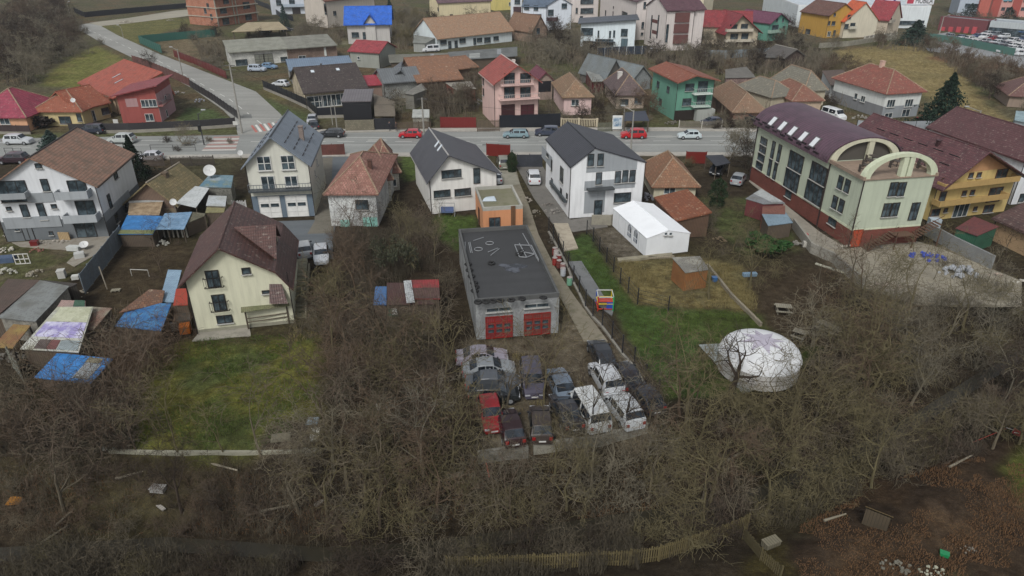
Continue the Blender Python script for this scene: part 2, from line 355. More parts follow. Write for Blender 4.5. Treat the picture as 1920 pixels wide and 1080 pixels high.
    def band(s, face, z0, z1, mat, u0=0., u1=None, off=.035, name='wall_panel'):
        L = s.len(face); u1 = L if u1 is None else u1; b = MB()
        if face == 'F' and s.roof == 'gable':
            pl = [(u0, z0), (u1, z0), (u1, z1), (u0, z1)]; xr = s.t*L; g = s.hr-.03
            for fn in (lambda p: s.he-.03+(s.hr-s.he)*p[0]/xr-p[1], lambda p: s.he-.03+(s.hr-s.he)*(L-p[0])/(L-xr)-p[1]):
                q_ = []
                for i in range(len(pl)):
                    a, c = pl[i], pl[(i+1) % len(pl)]; fa, fc_ = fn(a), fn(c)
                    if fa >= 0: q_.append(a)
                    if (fa >= 0) != (fc_ >= 0): t_ = fa/(fa-fc_); q_.append((a[0]+(c[0]-a[0])*t_, a[1]+(c[1]-a[1])*t_))
                pl = q_
                if len(pl) < 3: return None
            b.prism([(x, .01, z_) for x, z_ in pl], [(x, -off, z_) for x, z_ in pl])
        elif face == 'F': b.box(u0, -off, z0, u1, .01, z1)
        elif face == 'R': b.box(s.W-.01, u0-(off if u0 == 0 else 0), z0, s.W+off, u1, z1)
        elif face == 'L': b.box(-off, s.D-u1, z0, .01, s.D-u0+(off if u1 == L else 0), z1)
        return b.build(name, mat, s.r)
    def bandpx(s, face, p0, p1, mat, off=.035, name='wall_panel'):   # panel between two opposite corners
        u0, z0 = s.hit(face, *p0); u1, z1 = s.hit(face, *p1); return s.band(face, min(z0, z1), max(z0, z1), mat, min(u0, u1), max(u0, u1), off, name)
    def zroof(s, x, y):
        if s.roof == 'gable': xr = s.t*s.W; return s.th+(s.he+(s.hr-s.he)*(x/xr) if x < xr else (s.he+(s.hr-s.he)*(s.W-x)/(s.W-xr) if not s.kk else s.hr+(s.kk[1]-s.hr)*(x-xr)/(s.kk[0]-xr)))
        if s.roof == 'gablex': yr = s.t*s.D; return s.he+(s.hr-s.he)*(y/yr if y < yr else (s.D-y)/(s.D-yr))+s.th
        if s.roof == 'hip': return s.he+(s.hr-s.he)*min(1, min(x, y, s.W-x, s.D-y)/(min(s.W, s.D)/2))
        return s.he+.1
    def feat(s, k, *a):
        if k in ('w', 'd', 'g', 'wp'):
            face, x, y, w, h = a[:5]; ex = a[5] if len(a) > 5 else {}
            if k == 'wp': u, z_ = x, y
            else: u, z_ = s.hit(face, x, y)
            L = s.len(face); w = min(w, L-.2); u = min(max(u, w/2+.1), L-w/2-.1)
            z_ = max(z_, h/2+.03); 
            if k == 'd' or k == 'g': z_ = h/2+.03 if z_ < h/2+1.2 else z_
            nx = ex.get('nx', 2 if w > 1 else 1); nz = ex.get('nz', 1); fm = ex.get('m', s.fm); gm = ex.get('gm', M('paint', '#dcdcd8') if k == 'g' else GL())
            nm = {'w': 'window', 'wp': 'window', 'd': 'door', 'g': 'garage_door'}[k]
            fo = inst(nm, frame_mesh(round(w, 2), round(h, 2), nx, nz if k != 'g' else 4, fm, ex.get('t', .07)), s.r, s.place(face, u, z_, .035), (0, 0, FACEROT[face]))
            inst('pane' if k != 'g' else 'panel', pane_mesh(round(w, 2), round(h, 2), gm), fo)
            if k == 'w' and not ex.get('rail'): inst('sill', shared(('sill', round(w, 2)), lambda: MB().box(-w/2-.08, -.2, -.06, w/2+.08, 0, 0).mesh('sill', M('plaster','#a9a9a4'))), fo, (0, 0, -h/2))
            if ex.get('rail'):
                rm = M('metal', '#2a2624'); b = MB(); y0 = -.35
                for zz in (-h/2+.05, -h/2+1.0): b.box(-w/2-.25, y0, zz, w/2+.25, y0+.05, zz+.05); b.box(-w/2-.25, y0+.05, zz, -w/2-.2, 0, zz+.05); b.box(w/2+.2, y0+.05, zz, w/2+.25, 0, zz+.05)
                for xx in np.linspace(-w/2-.25, w/2+.2, 9): b.box(xx, y0, -h/2+.1, xx+.025, y0+.025, -h/2+1.)
                b.build('railing', rm, fo)
        elif k == 'bal':                    # balcony between two pixels along its floor line
            face, x0, x1, y, dep, rh, mat = a[:7]; rk = a[7] if len(a) > 7 else 'solid'
            u0, z_ = s.hit(face, x0, y, off=dep); u1, _ = s.hit(face, x1, y, off=dep); u0, u1 = sorted((u0, u1)); u0 = max(u0, -.3); u1 = min(u1, s.len(face)+.3)
            b = MB().box(u0, -dep, z_, u1, .0, z_+.2)
            t = .12
            if rk == 'solid': b.box(u0, -dep, z_+.2, u1, -dep+t, z_+.2+rh).box(u0, -dep+t, z_+.2, u0+t, 0, z_+.2+rh).box(u1-t, -dep+t, z_+.2, u1, 0, z_+.2+rh)
            o = b.build('balcony', mat, s.r)
            if rk == 'rail':
                r_ = MB(); zt = z_+.2+rh; r_.box(u0, -dep, zt, u1, -dep+.06, zt+.06).box(u0, -dep+.06, zt, u0+.06, 0, zt+.06).box(u1-.06, -dep+.06, zt, u1, 0, zt+.06)
                for u in np.arange(u0, u1, .35): r_.box(u, -dep, z_+.2, u+.04, -dep+.04, zt)
                rl = r_.build('railing', a[8] if len(a) > 8 else M('metal', '#6b6e70'), o)
            if face == 'R': o.location = (s.W, 0, 0); o.rotation_euler = (0, 0, math.pi/2)
            if face == 'L': o.location = (0, s.D, 0); o.rotation_euler = (0, 0, -math.pi/2)
        elif k == 'band': s.band(*a)
        elif k == 'bandpx': s.bandpx(*a)
        elif k == 'chim':
            fx, fy, h = a[:3]; w = a[4] if len(a) > 4 else .5; mt = a[3] if len(a) > 3 else M('brick', '#8a5a48'); x, y = fx*s.W, fy*s.D; z0 = s.zroof(x, y)
            b = MB().box(x-w/2, y-w/2, z0-.8, x+w/2, y+w/2, z0+h).box(x-w/2-.07, y-w/2-.07, z0+h, x+w/2+.07, y+w/2+.07, z0+h+.1); c = b.build('chimney', mt, s.roofo)
        elif k == 'sky':
            fx, fy, w, h = a; x, y = fx*s.W, fy*s.D
            e = .02; sx = (s.zroof(x+e, y)-s.zroof(x-e, y))/(2*e); sy = (s.zroof(x, y+e)-s.zroof(x, y-e))/(2*e); nn = Vector((-sx, -sy, 1)).normalized()
            b = MB().box(-w/2, -h/2, -.05, w/2, h/2, .09); o = b.build('skylight', M('metal', '#8a8d90'), s.roofo); o.location = (x, y, s.zroof(x, y))
            up = Vector((sx, sy, sx*sx+sy*sy)).normalized(); xx = up.cross(nn); o.rotation_euler = Matrix((xx, up, nn)).transposed().to_euler()
            MB().box(-w/2+.08, -h/2+.08, .091, w/2-.08, h/2-.08, .1).build('pane', M('flat', '#c9d2d8'), o)
        elif k == 'snow':                   # rows of snow guards on a gable slope
            side, frs = a; b = MB()
            for fr in frs:
                for j in range(6):
                    y0 = s.D*(.06+j*.15)
                    if s.roof == 'gable': xr = s.t*s.W; x = xr*(1-fr) if side == 'L' else xr+(s.W-xr)*fr; b.box(x-.04, y0, s.zroof(x, y0), x+.04, y0+s.D*.09, s.zroof(x, y0)+.1)
            b.build('snow_guard', M('metal', '#2c2a2c'), s.roofo)
# ---------------------------------------------------------------- ground, roads, water
A1, A2, A3, A4 = (0,0,4), (480,0,4), (960,0,4), (1440,0,4)
Z1, Z2, Z3, Z4 = (0,230,4), (440,200,4), (880,200,4), (1360,200,3.4286)
L1, L2, L3, L4 = (0,450,4), (440,420,4), (840,420,4), (1300,420,3.0857)
B1, B3, B4 = (400,0,6), (1360,0,6), (940,0,6)
FG, FR = (0,660,2.572), (1200,640,2.454)
def zp(zm, *pts): return [(zm[0]+x/zm[2], zm[1]+y/zm[2]) for x, y in pts]
ys = [-60., -20., 0., 10.]
while ys[-1] < 4000: ys.append(ys[-1] + max(.33, abs(ys[-1])*.0065 if ys[-1] < 500 else ys[-1]*.06))
ys = np.array(ys); us = np.linspace(-1, 1, 641); YY, UU = np.meshgrid(ys, us, indexing='ij'); XX = UU*(60+1.1*np.maximum(YY, 0))
def vn(x, y, s, k=0.):
    x = x/s; y = y/s
    return (np.sin(x*1.7+y*.6+k)+np.sin(y*2.1-x*.8+k*2)+np.sin(x*3.3+y*2.7+k*3)*.6+np.sin(y*4.1-x*3.9+k)*.5+np.sin(x*7.7-y*6.1)*.3+np.sin(x*5.3+y*8.9+k)*.3)/2.4
ZZ = HZ(XX, YY) - .05 + np.where(YY < 120, vn(XX, YY, 2.3)*.035, 0)
colr = np.zeros(XX.shape+(3,)); colr[:] = srgb('#433b2f')[:3]
def lerp(mask, c, k=1.):
    colr[:] = colr*(1-mask[..., None]*k) + np.array(srgb(c)[:3])*mask[..., None]*k
def inside(poly, x, y):
    r = np.zeros(x.shape, bool)
    for (x1, y1), (x2, y2) in zip(poly, poly[1:]+poly[:1]):
        if y1 == y2: continue
        c = ((y1 > y) != (y2 > y)) & (x < (x2-x1)*(y-y1)/(y2-y1)+x1); r ^= c
    return r
def blur(m, n):
    m = m.astype(float)
    for _ in range(n):
        p = np.pad(m, 1, mode='edge'); m = (p[:-2,1:-1]+p[2:,1:-1]+p[1:-1,:-2]+p[1:-1,2:]+4*p[1:-1,1:-1])/8
    return m
def zone(pts, c, soft=3, jag=1., k=1., c2=None, s2=5.):
    poly = [tuple(G(*p).xy) for p in pts]
    m = blur(inside(poly, XX+vn(XX, YY, 1.3)*.5*jag, YY+vn(XX, YY, 1.1, 3)*.5*jag), soft)
    lerp(m, c, k)
    if c2: lerp(m*np.clip(vn(XX, YY, s2, 5)*1.4+.1, 0, 1), c2, .85)
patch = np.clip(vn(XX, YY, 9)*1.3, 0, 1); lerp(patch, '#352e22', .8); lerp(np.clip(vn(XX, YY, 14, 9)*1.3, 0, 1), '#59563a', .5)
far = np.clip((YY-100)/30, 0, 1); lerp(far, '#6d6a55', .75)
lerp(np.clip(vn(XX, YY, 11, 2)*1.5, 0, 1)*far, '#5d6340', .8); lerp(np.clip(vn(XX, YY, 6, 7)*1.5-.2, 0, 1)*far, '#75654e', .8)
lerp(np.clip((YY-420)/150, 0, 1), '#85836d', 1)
zone([(250,845),(258,690),(330,640),(480,650),(602,618),(606,700),(600,790),(520,800),(470,850)], '#6e6f38', 5, 1.5, 1, '#55613a', 3.5)
zone([(470,850),(520,790),(605,785),(600,860)], '#544c42', 3)
zone([(1060,470),(1078,495),(1105,520),(1150,575),(1215,690),(1250,745),(1345,742),(1320,700),(1310,645),(1350,600),(1400,584),(1360,584),(1190,572),(1122,475),(1105,438),(1075,445)], '#4a6132', 2, .5, 1, '#586838', 3)
zone([(1320,590),(1420,585),(1500,600),(1540,660),(1400,740),(1330,740)], '#4d5c2c', 4)
zone([(1100,425),(1180,430),(1205,478),(1290,480),(1180,492),(1150,480)], '#6f6a60', 2, .5)
zone([(1150,492),(1290,480),(1400,500),(1420,582),(1195,570)], '#857b54', 3, 1, 1, '#6f6a4c', 2.5)
zone([(1400,500),(1560,500),(1600,640),(1480,660),(1420,585)], '#4c4234', 5)
zone([(1310,370),(1440,370),(1500,470),(1400,480),(1350,440)], '#56603a', 4, 1, .9, '#5d5742', 3)
zone([(870,640),(1040,630),(1080,560),(1130,590),(1230,730),(1225,830),(920,860),(870,700)], '#70695b', 4, 1, 1, '#5a5144', 2.2)
zone([(815,402),(888,402),(905,440),(862,470),(815,440)], '#4e6430', 2)
zone([(752,290),(785,290),(790,335),(755,340)], '#5a6c38', 1, .4)
zone([(330,265),(430,270),(440,400),(380,440),(330,400)], '#565440', 3)
zone([(-30,430),(170,430),(215,455),(160,500),(60,560),(-30,560)], '#5d6040', 3, 1, 1, '#6a6252', 2)
zone([(170,500),(350,450),(380,640),(200,640)], '#4d4434', 4)
zone([(0,253),(230,247),(450,243),(455,250),(230,256),(0,262)], '#666c4c', 0, .1)
zone([(80,160),(100,130),(180,85),(235,112),(190,150),(150,165)], '#7c8048', 3, 1, 1, '#8b8656', 4)
zone([(215,158),(220,143),(265,135),(272,150),(240,162)], '#4c7a3a', 1, .3)
zone([(340,212),(355,200),(400,205),(440,228),(330,228)], '#5a6b45', 1, .5)
zone([(190,50),(290,28),(385,40),(300,62),(255,85)], '#7a7a4e', 2, 1, 1, '#6d7048', 3)
zone([(300,70),(410,66),(420,120),(360,130),(300,95)], '#857a64', 2, 1, 1, '#6b6450', 3)
zone([(430,88),(560,70),(700,80),(560,88),(440,105)], '#8b8a76', 2)
zone([(500,160),(545,150),(540,190),(500,185)], '#7a7450', 2); zone([(490,180),(575,215),(590,262),(545,248),(500,205)], '#5e6b48', 2)
zone([(1570,95),(1680,82),(1720,85),(1800,135),(1850,200),(1920,240),(1780,250),(1745,180),(1640,150),(1570,130)], '#9c8f66', 4, 2, 1, '#8f8560', 6)
zone([(1780,232),(2000,226),(2000,255),(1780,252)], '#6d7448', 2)
zone([(1880,40),(1960,40),(1960,120),(1880,120)], '#8c8c88', 1); zone([(1730,108),(1790,100),(1960,130),(1960,170),(1840,130)], '#8a6a54', 3)
zone([(1500,450),(1800,460),(1900,520),(1800,540),(1640,540),(1560,500)], '#827d70', 2, .8, 1, '#716b5c', 3)
zone([(1600,900),(1750,840),(1990,830),(1990,1090),(1500,1090),(1480,1040)], '#463a2e', 6, 2, 1, '#574736', 2.0)
zone([(1885,850),(1990,820),(1990,960),(1910,950)], '#59602c', 5, 2); zone([(1420,1000),(1470,1000),(1480,1080),(1400,1080)], '#544d2c', 4)
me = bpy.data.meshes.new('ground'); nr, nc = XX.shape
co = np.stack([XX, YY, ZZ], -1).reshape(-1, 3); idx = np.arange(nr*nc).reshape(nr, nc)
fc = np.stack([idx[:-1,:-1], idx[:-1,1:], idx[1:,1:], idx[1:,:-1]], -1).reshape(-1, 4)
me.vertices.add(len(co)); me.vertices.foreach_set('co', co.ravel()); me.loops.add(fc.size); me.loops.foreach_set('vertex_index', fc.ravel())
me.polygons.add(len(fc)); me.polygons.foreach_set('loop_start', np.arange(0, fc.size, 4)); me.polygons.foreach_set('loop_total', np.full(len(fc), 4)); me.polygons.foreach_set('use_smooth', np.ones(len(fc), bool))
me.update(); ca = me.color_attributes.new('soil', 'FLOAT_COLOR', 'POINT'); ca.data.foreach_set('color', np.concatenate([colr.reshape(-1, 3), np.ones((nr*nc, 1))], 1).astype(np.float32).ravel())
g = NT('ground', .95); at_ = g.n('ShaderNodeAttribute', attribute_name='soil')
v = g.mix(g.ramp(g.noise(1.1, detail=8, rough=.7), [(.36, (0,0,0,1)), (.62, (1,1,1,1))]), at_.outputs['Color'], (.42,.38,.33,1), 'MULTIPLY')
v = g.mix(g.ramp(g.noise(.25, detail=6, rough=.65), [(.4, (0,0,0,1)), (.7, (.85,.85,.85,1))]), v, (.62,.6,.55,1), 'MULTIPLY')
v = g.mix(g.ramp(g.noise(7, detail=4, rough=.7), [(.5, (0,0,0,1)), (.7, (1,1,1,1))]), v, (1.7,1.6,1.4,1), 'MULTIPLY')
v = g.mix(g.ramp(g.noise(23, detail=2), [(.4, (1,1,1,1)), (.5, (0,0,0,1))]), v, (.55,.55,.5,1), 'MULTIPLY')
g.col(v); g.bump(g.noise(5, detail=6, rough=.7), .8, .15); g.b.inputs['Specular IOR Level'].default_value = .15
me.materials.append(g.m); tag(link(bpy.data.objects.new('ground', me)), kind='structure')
w = NT('water', .3); w.col(w.mix(w.noise(.35, detail=6), '#26231a', '#322e22')); w.bump(w.noise(2.5, detail=4), .12, .05)
wb = MB(); P = [Vector((p[0], p[1], -3.22)) for p in CREEK]
for a, b in zip(P[:-1], P[1:]):
    pa = [Vector((-(b-a).y, (b-a).x, 0)).normalized()*3.2]*2; wb.face(a-pa[0], b-pa[0], b+pa[0], a+pa[0])
# one joined ribbon instead of overlapping quads
wb = MB(); nrm = []
for i in range(len(P)):
    d = (P[min(i+1, len(P)-1)]-P[max(i-1, 0)]); nrm.append(Vector((-d.y, d.x, 0)).normalized()*.6)
for i in range(len(P)-1): wb.face(P[i]-nrm[i], P[i+1]-nrm[i+1], P[i+1]+nrm[i+1], P[i]+nrm[i])
tag(wb.build('creek_water', w.m, recalc=False), kind='structure')
def sheet(name, pts, mat, dz=.02, kind='structure', th=.0):
    b = MB(); P = [at(x, y, 0) for x, y in pts]; 
    top = [(p.x, p.y, dz) for p in P]; b.prism([(x, y, -.2) for x, y, _ in top], top)
    return tag(b.build(name, mat), kind=kind)
AS = M('asphalt', '#8d8f8b'); AS2 = M('asphalt', '#94948e')
NE = [(-150,264),(0,260),(250,256),(400,254),(545,251),(700,248),(960,246.5),(1300,246),(1500,248),(1750,252),(2050,258)]
SE = [(-150,302),(0,298),(300,292),(600,288),(960,286),(1300,286),(1420,287),(1700,285),(2050,283)]
sheet('main_road', NE + SE[::-1], AS, .03)
sheet('side_road', [(446,253),(440,228),(418,206),(360,165),(300,133),(250,109),(190,80),(146,54),(150,46),(168,44),(188,48),(220,66),(300,102),(375,131),(480,172),(527,215),(548,251.2)], AS2, .045)
sheet('track', [(168,43),(240,34),(330,20),(400,14),(470,10),(470,16),(400,24),(330,33),(240,44),(188,49)], M('asphalt', '#9a9585'), .06)
def offset(line, dy): return [(x, y+dy) for x, y in line]
PV = M('concrete', '#a5a198')
sheet('north_pavement', offset(NE[4:], -6) + offset(NE[4:], -.25)[::-1], PV, .14)
sheet('south_pavement', offset(SE, .3) + offset(SE, 6)[::-1], PV, .14)
def stripe(name, a, b, w, mat, dz, dash=None):
    A, B = at(*a), at(*b); d = (B-A); L = d.length; d.normalize(); n = Vector((-d.y, d.x, 0))*w/2; m = MB(); t = 0
    while t < L:
        e = min(L, t+(dash[0] if dash else L)); p, q = A+d*t, A+d*e; m.face(*[(c.x, c.y, dz) for c in (p-n, q-n, q+n, p+n)]); t = e+(dash[1] if dash else 1e9)
    return tag(m.build(name, mat, recalc=False), kind='structure')
WH = M('flat', '#d4d4ce')
for i, (a, b, d) in enumerate([((-150,280),(390,270),(3,2)), ((470,266),(1500,264),(3,2)), ((1500,264),(2050,268),(3,2)), ((-150,270),(400,262),None), ((560,259),(1400,255.5),None), ((560,272),(1420,272),None), ((1500,256),(2050,262),None)]):
    stripe('road_marking', a, b, .14, WH, .038, d)
for a, b in (((157,52),(300,116)), ((300,116),(430,186)), ((430,186),(500,240))): stripe('road_marking', a, b, .16, WH, .052, (3.2, 4))
for A, B, n in (((470,236),(540,226),9), ((392,266),(455,262),9)):
    for k in range(n):
        x0 = A[0]+(B[0]-A[0])*k/n; y0 = A[1]+(B[1]-A[1])*k/n
        if n == 9 and A[0] == 470: sheet('crossing_stripe', [(x0,y0),(x0+4,y0-.7),(x0+14,y0+12),(x0+9,y0+12.7)], WH if k % 2 else M('flat', '#b06a5e'), .055)
for k in range(8): y = 257+k*3.4; sheet('crossing_stripe', [(402-k*3,y),(450-k*1,y-1),(448-k*1,y+1.4),(399-k*3,y+2.4)], M('flat','#b9b5ae') if k % 2 else M('flat', '#a08078'), .055)
for i, (x, y, w, h) in enumerate(((120,270,40,3),(520,259,26,4),(690,262,34,2.2),(905,270,50,2.5),(1230,255,30,3),(1380,268,38,3),(330,140,14,5),(455,215,16,7))):
    sheet('road_patch', [(x,y),(x+w,y-.6),(x+w+2,y+h),(x-1,y+h+.5)], M('asphalt', '#6f716e' if i % 2 else '#a3a39d'), .05 if i < 6 else .062)
# yards and drives
sheet('asphalt_yard', zp(Z2, (640,370),(860,370),(790,640),(745,960),(735,1080),(740,1140),(400,1140),(330,860),(600,850),(600,700),(660,450)), M('asphalt', '#62686c'), .02)
sheet('drive_slab', zp(Z2, (655,385),(735,380),(725,640),(745,950),(545,955),(600,860),(610,640)), M('concrete', '#6b675c'), .035)
sheet('concrete_path', [(948,322),(968,318),(975,345),(990,380),(1010,440),(1040,500),(1080,560),(1140,640),(1095,640),(1052,560),(1030,530),(1000,470),(982,440),(975,400),(950,345)], M('concrete', '#7d7666', '#565440'), .02)
sheet('paved_yard', [(968,312),(1018,312),(1066,400),(1070,412),(1120,405),(1140,425),(1075,435),(1040,425),(1000,370)], M('concrete', '#6b6862'), .02)
sheet('car_port_floor', [(925,318),(962,312),(975,345),(935,352)], M('concrete', '#8d8a7c'), .025)
sheet('concrete_terrace', zp(Z1, (90,900),(820,850),(850,860),(700,1000),(560,1080),(500,1050),(600,960),(150,930)), M('concrete', '#8a857a', '#6e6557'), .03)
sheet('house_apron', zp(L1, (1440,760),(1500,690),(1870,650),(1880,700),(1880,720)), M('concrete', '#8f8b80'), .05)
sheet('stone_slab', [(862,470)][:0] or zp(L3, (790,0),(900,0),(975,185),(870,205)), M('concrete', '#a39a88', '#7d7466'), .12)
sheet('gym_floor', zp(L3, (900,285),(1000,280),(1160,530),(1240,650),(1230,690),(1160,640),(1040,520)), M('concrete', '#6e7070'), .06)
sheet('tent_yard_edge', zp(L3, (1270,265),(1680,225),(1682,240),(1275,290)), M('concrete', '#8a8470'), .2)
sheet('side_lane', zp(Z4, (195,425),(400,640),(600,800),(760,900),(690,1000),(440,740),(300,600),(150,480)), M('concrete', '#8d887c'), .02)
sheet('concrete_yard', zp(L4, (680,110),(830,150),(1290,100),(1400,130),(1650,230),(1900,330),(1900,470),(1300,470),(980,370),(860,240)), M('concrete', '#8c8677', '#6f6856'), .03)
sheet('car_park', [(1795,78),(1850,84),(1960,100),(1960,140),(1880,118),(1740,95),(1720,70),(1780,60)], M('asphalt', '#8e9091'), .03)
# ---------------------------------------------------------------- houses south of the road
wh = M('plaster', '#cfd2d4'); gy = M('plaster', '#8f9497'); dg = M('plaster', '#64696c'); cr = M('plaster', '#cccab4'); BR = M('metal', '#33302e'); PVC = M('metal', '#dcdcd8')
fw = {'m': BR}
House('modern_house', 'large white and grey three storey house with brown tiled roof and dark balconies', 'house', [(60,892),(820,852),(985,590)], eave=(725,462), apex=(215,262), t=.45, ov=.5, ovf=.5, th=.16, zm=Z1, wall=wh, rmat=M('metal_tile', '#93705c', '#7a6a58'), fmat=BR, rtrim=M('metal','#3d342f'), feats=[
  ('band','F',0,2.5,dg),('band','R',0,2.5,dg),('bandpx','F',(20,715),(470,775),gy,.12),('bandpx','F',(190,530),(415,590),gy,.12),('bandpx','R',(770,690),(975,560),gy,.06),
  ('w','F',288,322,.7,.6),('w','F',340,467,.8,1.5),('w','F',585,495,2.0,2.1),('w','F',100,515,3.2,2.6,{'nx':3}),('w','F',67,644,.55,.5),('w','F',187,660,.8,1.6),('w','F',315,665,.8,2.1),('w','F',405,626,.6,.55),('w','F',650,655,2.1,2.4),
  ('d','F',215,832,1.2,2.2,{'gm':dg}),('w','F',130,795,.45,.5),('w','F',385,828,.45,.5),('d','F',645,810,2.3,2.2),('w','R',860,380,1.1,1.4),('w','R',820,590,.8,1.8),('w','R',872,715,.9,1.2),('w','R',940,640,.8,1.2),
  ('bal','F',415,668,585,1.3,.75,M('plaster','#9a9fa2')),('bal','F',480,735,760,1.3,.75,M('plaster','#9a9fa2')),('bal','F',-60,200,585,1.1,.5,gy)])
House('hut', 'old low hut with mossy brown tiled roof and plank gable', 'hut', [(960,590),(1310,600),(1500,455)], qz=2.3, he=2.3, apex=(1095,450), t=.45, ov=.5, ovf=.5, zm=Z1, wall=M('wood','#6d5a4c'), rmat=M('tile','#8f7f5c','#5f5a40'), rtrim=M('wood','#a59a88'), feats=[('chim',.6,.45,.3,M('brick','#6a5a48'),.7),('band','F',0,1.5,M('old_plaster','#9a8a70'))])
H3 = House('garage_house', 'tall cream clapboard house with slate grey roof above two white garage doors', 'house', [(155,838),(603,818),(660,448)], eave=(552,418), apex=(262,228), ov=.45, ovf=.7, th=.14, zm=Z2, wall=M('plaster','#c6c6ba'), rmat=M('seam','#77818b'), fmat=PVC, depth=12.5, rtrim=M('metal','#4a5056'), feats=[
  ('w','F',222,425,1.7,1.9,{'nz':2,'t':.1}),('w','F',400,418,1.7,1.9,{'nz':2,'t':.1}),('d','F',252,572,1.7,1.9,{'t':.1}),('w','F',425,557,1.6,1.4,{'t':.1}),('band','F',0,3.0,M('plaster','#62707c')),('band','R',0,1.4,M('plaster','#c4c2b0')),
  ('g','F',272,778,2.7,2.9),('g','F',473,770,2.7,2.9),('bal','F',105,575,650,1.0,.75,M('metal','#50565a'),'rail',M('metal','#6a7076')),('w','R',614,415,.6,1.0),('w','R',600,500,.6,1.),
  ('chim',.82,.5,1.6,M('brick','#8d8078'),.55),('snow','R',(.35,.6,.85)),('snow','L',(.5,.8))])
for k in range(2):                        # garage door lights
    for j in (-1, 1):
        gd = [c for c in H3.r.children if c.name.startswith('garage_door')][k]; inst('pane', pane_mesh(1.1, .55, GL()), gd, (j*.62, -.04, .25))
House('tiled_house', 'old white cottage with weathered pink-brown hipped tile roof and turquoise patches', 'house', [(728,895),(1080,895),(1080,470)], eave=(1075,640), hr=6.9, roof='hip', hip=6.6, ov=.45, zm=Z2, wall=M('old_plaster','#c9cbc8'), rmat=M('tile','#a2776a','#735044'), fmat=M('wood','#3e3a36'), depth=15.5, feats=[
  ('w','F',955,735,1.6,1.3),('bandpx','F',(790,850),(870,905),M('plaster','#8fc4b8')),('bandpx','F',(960,830),(1075,905),M('plaster','#8fc4b8')),('chim',.75,.35,1.1,M('brick','#5e4034'))])
House('cottage_wing', 'small hipped tile roof wing on the street side of the old white cottage', 'house wing', [(1080,640),(1240,625),(1250,480)], he=3.0, hr=5.8, roof='hip', hip=3.6, ov=.4, zm=Z2, wall=M('old_plaster','#b5b2a6'), rmat=M('tile','#94675a','#694a3e'), fmat=PVC, depth=10, feats=[('w','F',1185,570,1.1,1.1)])
House('cottage_middle_wing', 'middle hipped tile roof step between the old white cottage and its street wing', 'house wing', [(1075,538),(1165,528),(1165,450)], qz=3.4, he=3.4, hr=6.0, roof='hip', hip=3.4, ov=.4, zm=Z2, wall=M('old_plaster','#b5b2a6'), rmat=M('tile','#94675a','#694a3e'), fmat=PVC, depth=10)
H5 = House('white_house', 'white plastered house with plain charcoal gable roof and four dark windows', 'house', [(1480,806),(1965,754),(1900,500)], eave=(1424,540), apex=(1605,365), ov=.55, ovf=.6, th=.14, depth=12.5, zm=Z2, wall=M('plaster','#d6d5d0'), rmat=M('seam','#47484d'), fmat=BR, rtrim=M('metal','#b5b3ae'), feats=[
  ('w','F',1625,503,2.6,1.1,{'nx':3}),('w','F',1555,652,2.2,1.0,{'nx':3}),('w','F',1710,640,2.2,1.0,{'nx':3}),('d','F',1815,518,.9,2.1,{'nx':1}),('sky',.25,.45,.7,1.1),('sky',.25,.3,.7,1.1)])
House('flat_roof_block', 'small orange flat roofed block with grey parapet behind the garage', 'building', [(105,962),(400,942),(380,600)], he=3.1, roof='flat', depth=7.5, zm=Z3, wall=M('plaster','#c58a62'), rmat=M('concrete','#77745f','#5d5f45'), rtrim=M('concrete','#a5a49b'), fmat=M('wood','#5b3a2a'), feats=[('d','F',190,905,1.4,2.2),('bandpx','F',(312,745),(345,945),M('wood','#6a4a30'),.06),('d','L',75,800,1.,2.1)])
GAR = House('garage', 'grey workshop with flat black roof and two red paned doors', 'garage', [(215,868),(826,815),(560,75)], eave=(208,600), roof='flat', depth=16.2, zm=L3, wall=M('old_plaster','#8e9190','#77787a'), rmat=M('asphalt','#3c3d3e'), rtrim=M('concrete','#525352'), fmat=M('metal','#9b2a22'), feats=[
  ('w','F',380,638,2.3,.45,{'nx':2,'m':M('metal','#a8aaa8')}),('w','F',665,608,2.3,.45,{'nx':2,'m':M('metal','#a8aaa8')}),('g','F',383,775,2.5,2.3,{'nx':3,'gm':M('wood','#83282a')}),('g','F',668,745,2.5,2.3,{'nx':3,'gm':M('wood','#74342c')})])
gl = [c for c in GAR.r.children if c.name.startswith('garage_door')]
for gd in gl:
    for i in range(3):
        for j in range(2): inst('pane', pane_mesh(.62, .42, GL()), gd, ((i-1)*.75, -.045, -.02-j*.55+.2))
House('grey_gable_house', 'white and light grey modern house with anthracite gable roof', 'house', [(748,838),(1283,796),(1240,480)], eave=(712,458), apex=(945,308), ov=.1, ovf=.15, th=.16, depth=12.6, zm=Z3, wall=M('plaster','#dadcdd'), rmat=M('seam','#3b3c42'), fmat=BR, rtrim=M('metal','#2e2f33'), feats=[
  ('bandpx','F',(885,330),(1255,470),gy),('bandpx','F',(865,560),(1240,605),gy),('bandpx','F',(865,640),(1010,790),gy),('w','F',910,400,.8,1.6),('w','F',983,397,.8,1.6),('w','F',970,538,.8,1.6),('w','F',1113,528,.8,1.6),('w','F',1168,522,.8,1.6),('w','F',1222,520,.8,1.6),
  ('d','F',968,705,1.1,2.2,{'nx':1}),('w','F',1147,680,2.3,1.3,{'nx':1}),('bal','F',895,1090,640,1.0,.0,M('metal','#4a4e50'),'none'),
  ('w','L',695,510,1.5,2.0),('w','L',620,440,.5,1.6),('w','L',590,365,1.1,.5),('w','L',690,650,.7,1.4),('w','L',622,570,.8,1.2),('w','L',735,670,.6,.7),('bandpx','L',(545,290),(620,470),gy),('bal','L',600,712,580,.5,.35,M('metal','#50585c'))])
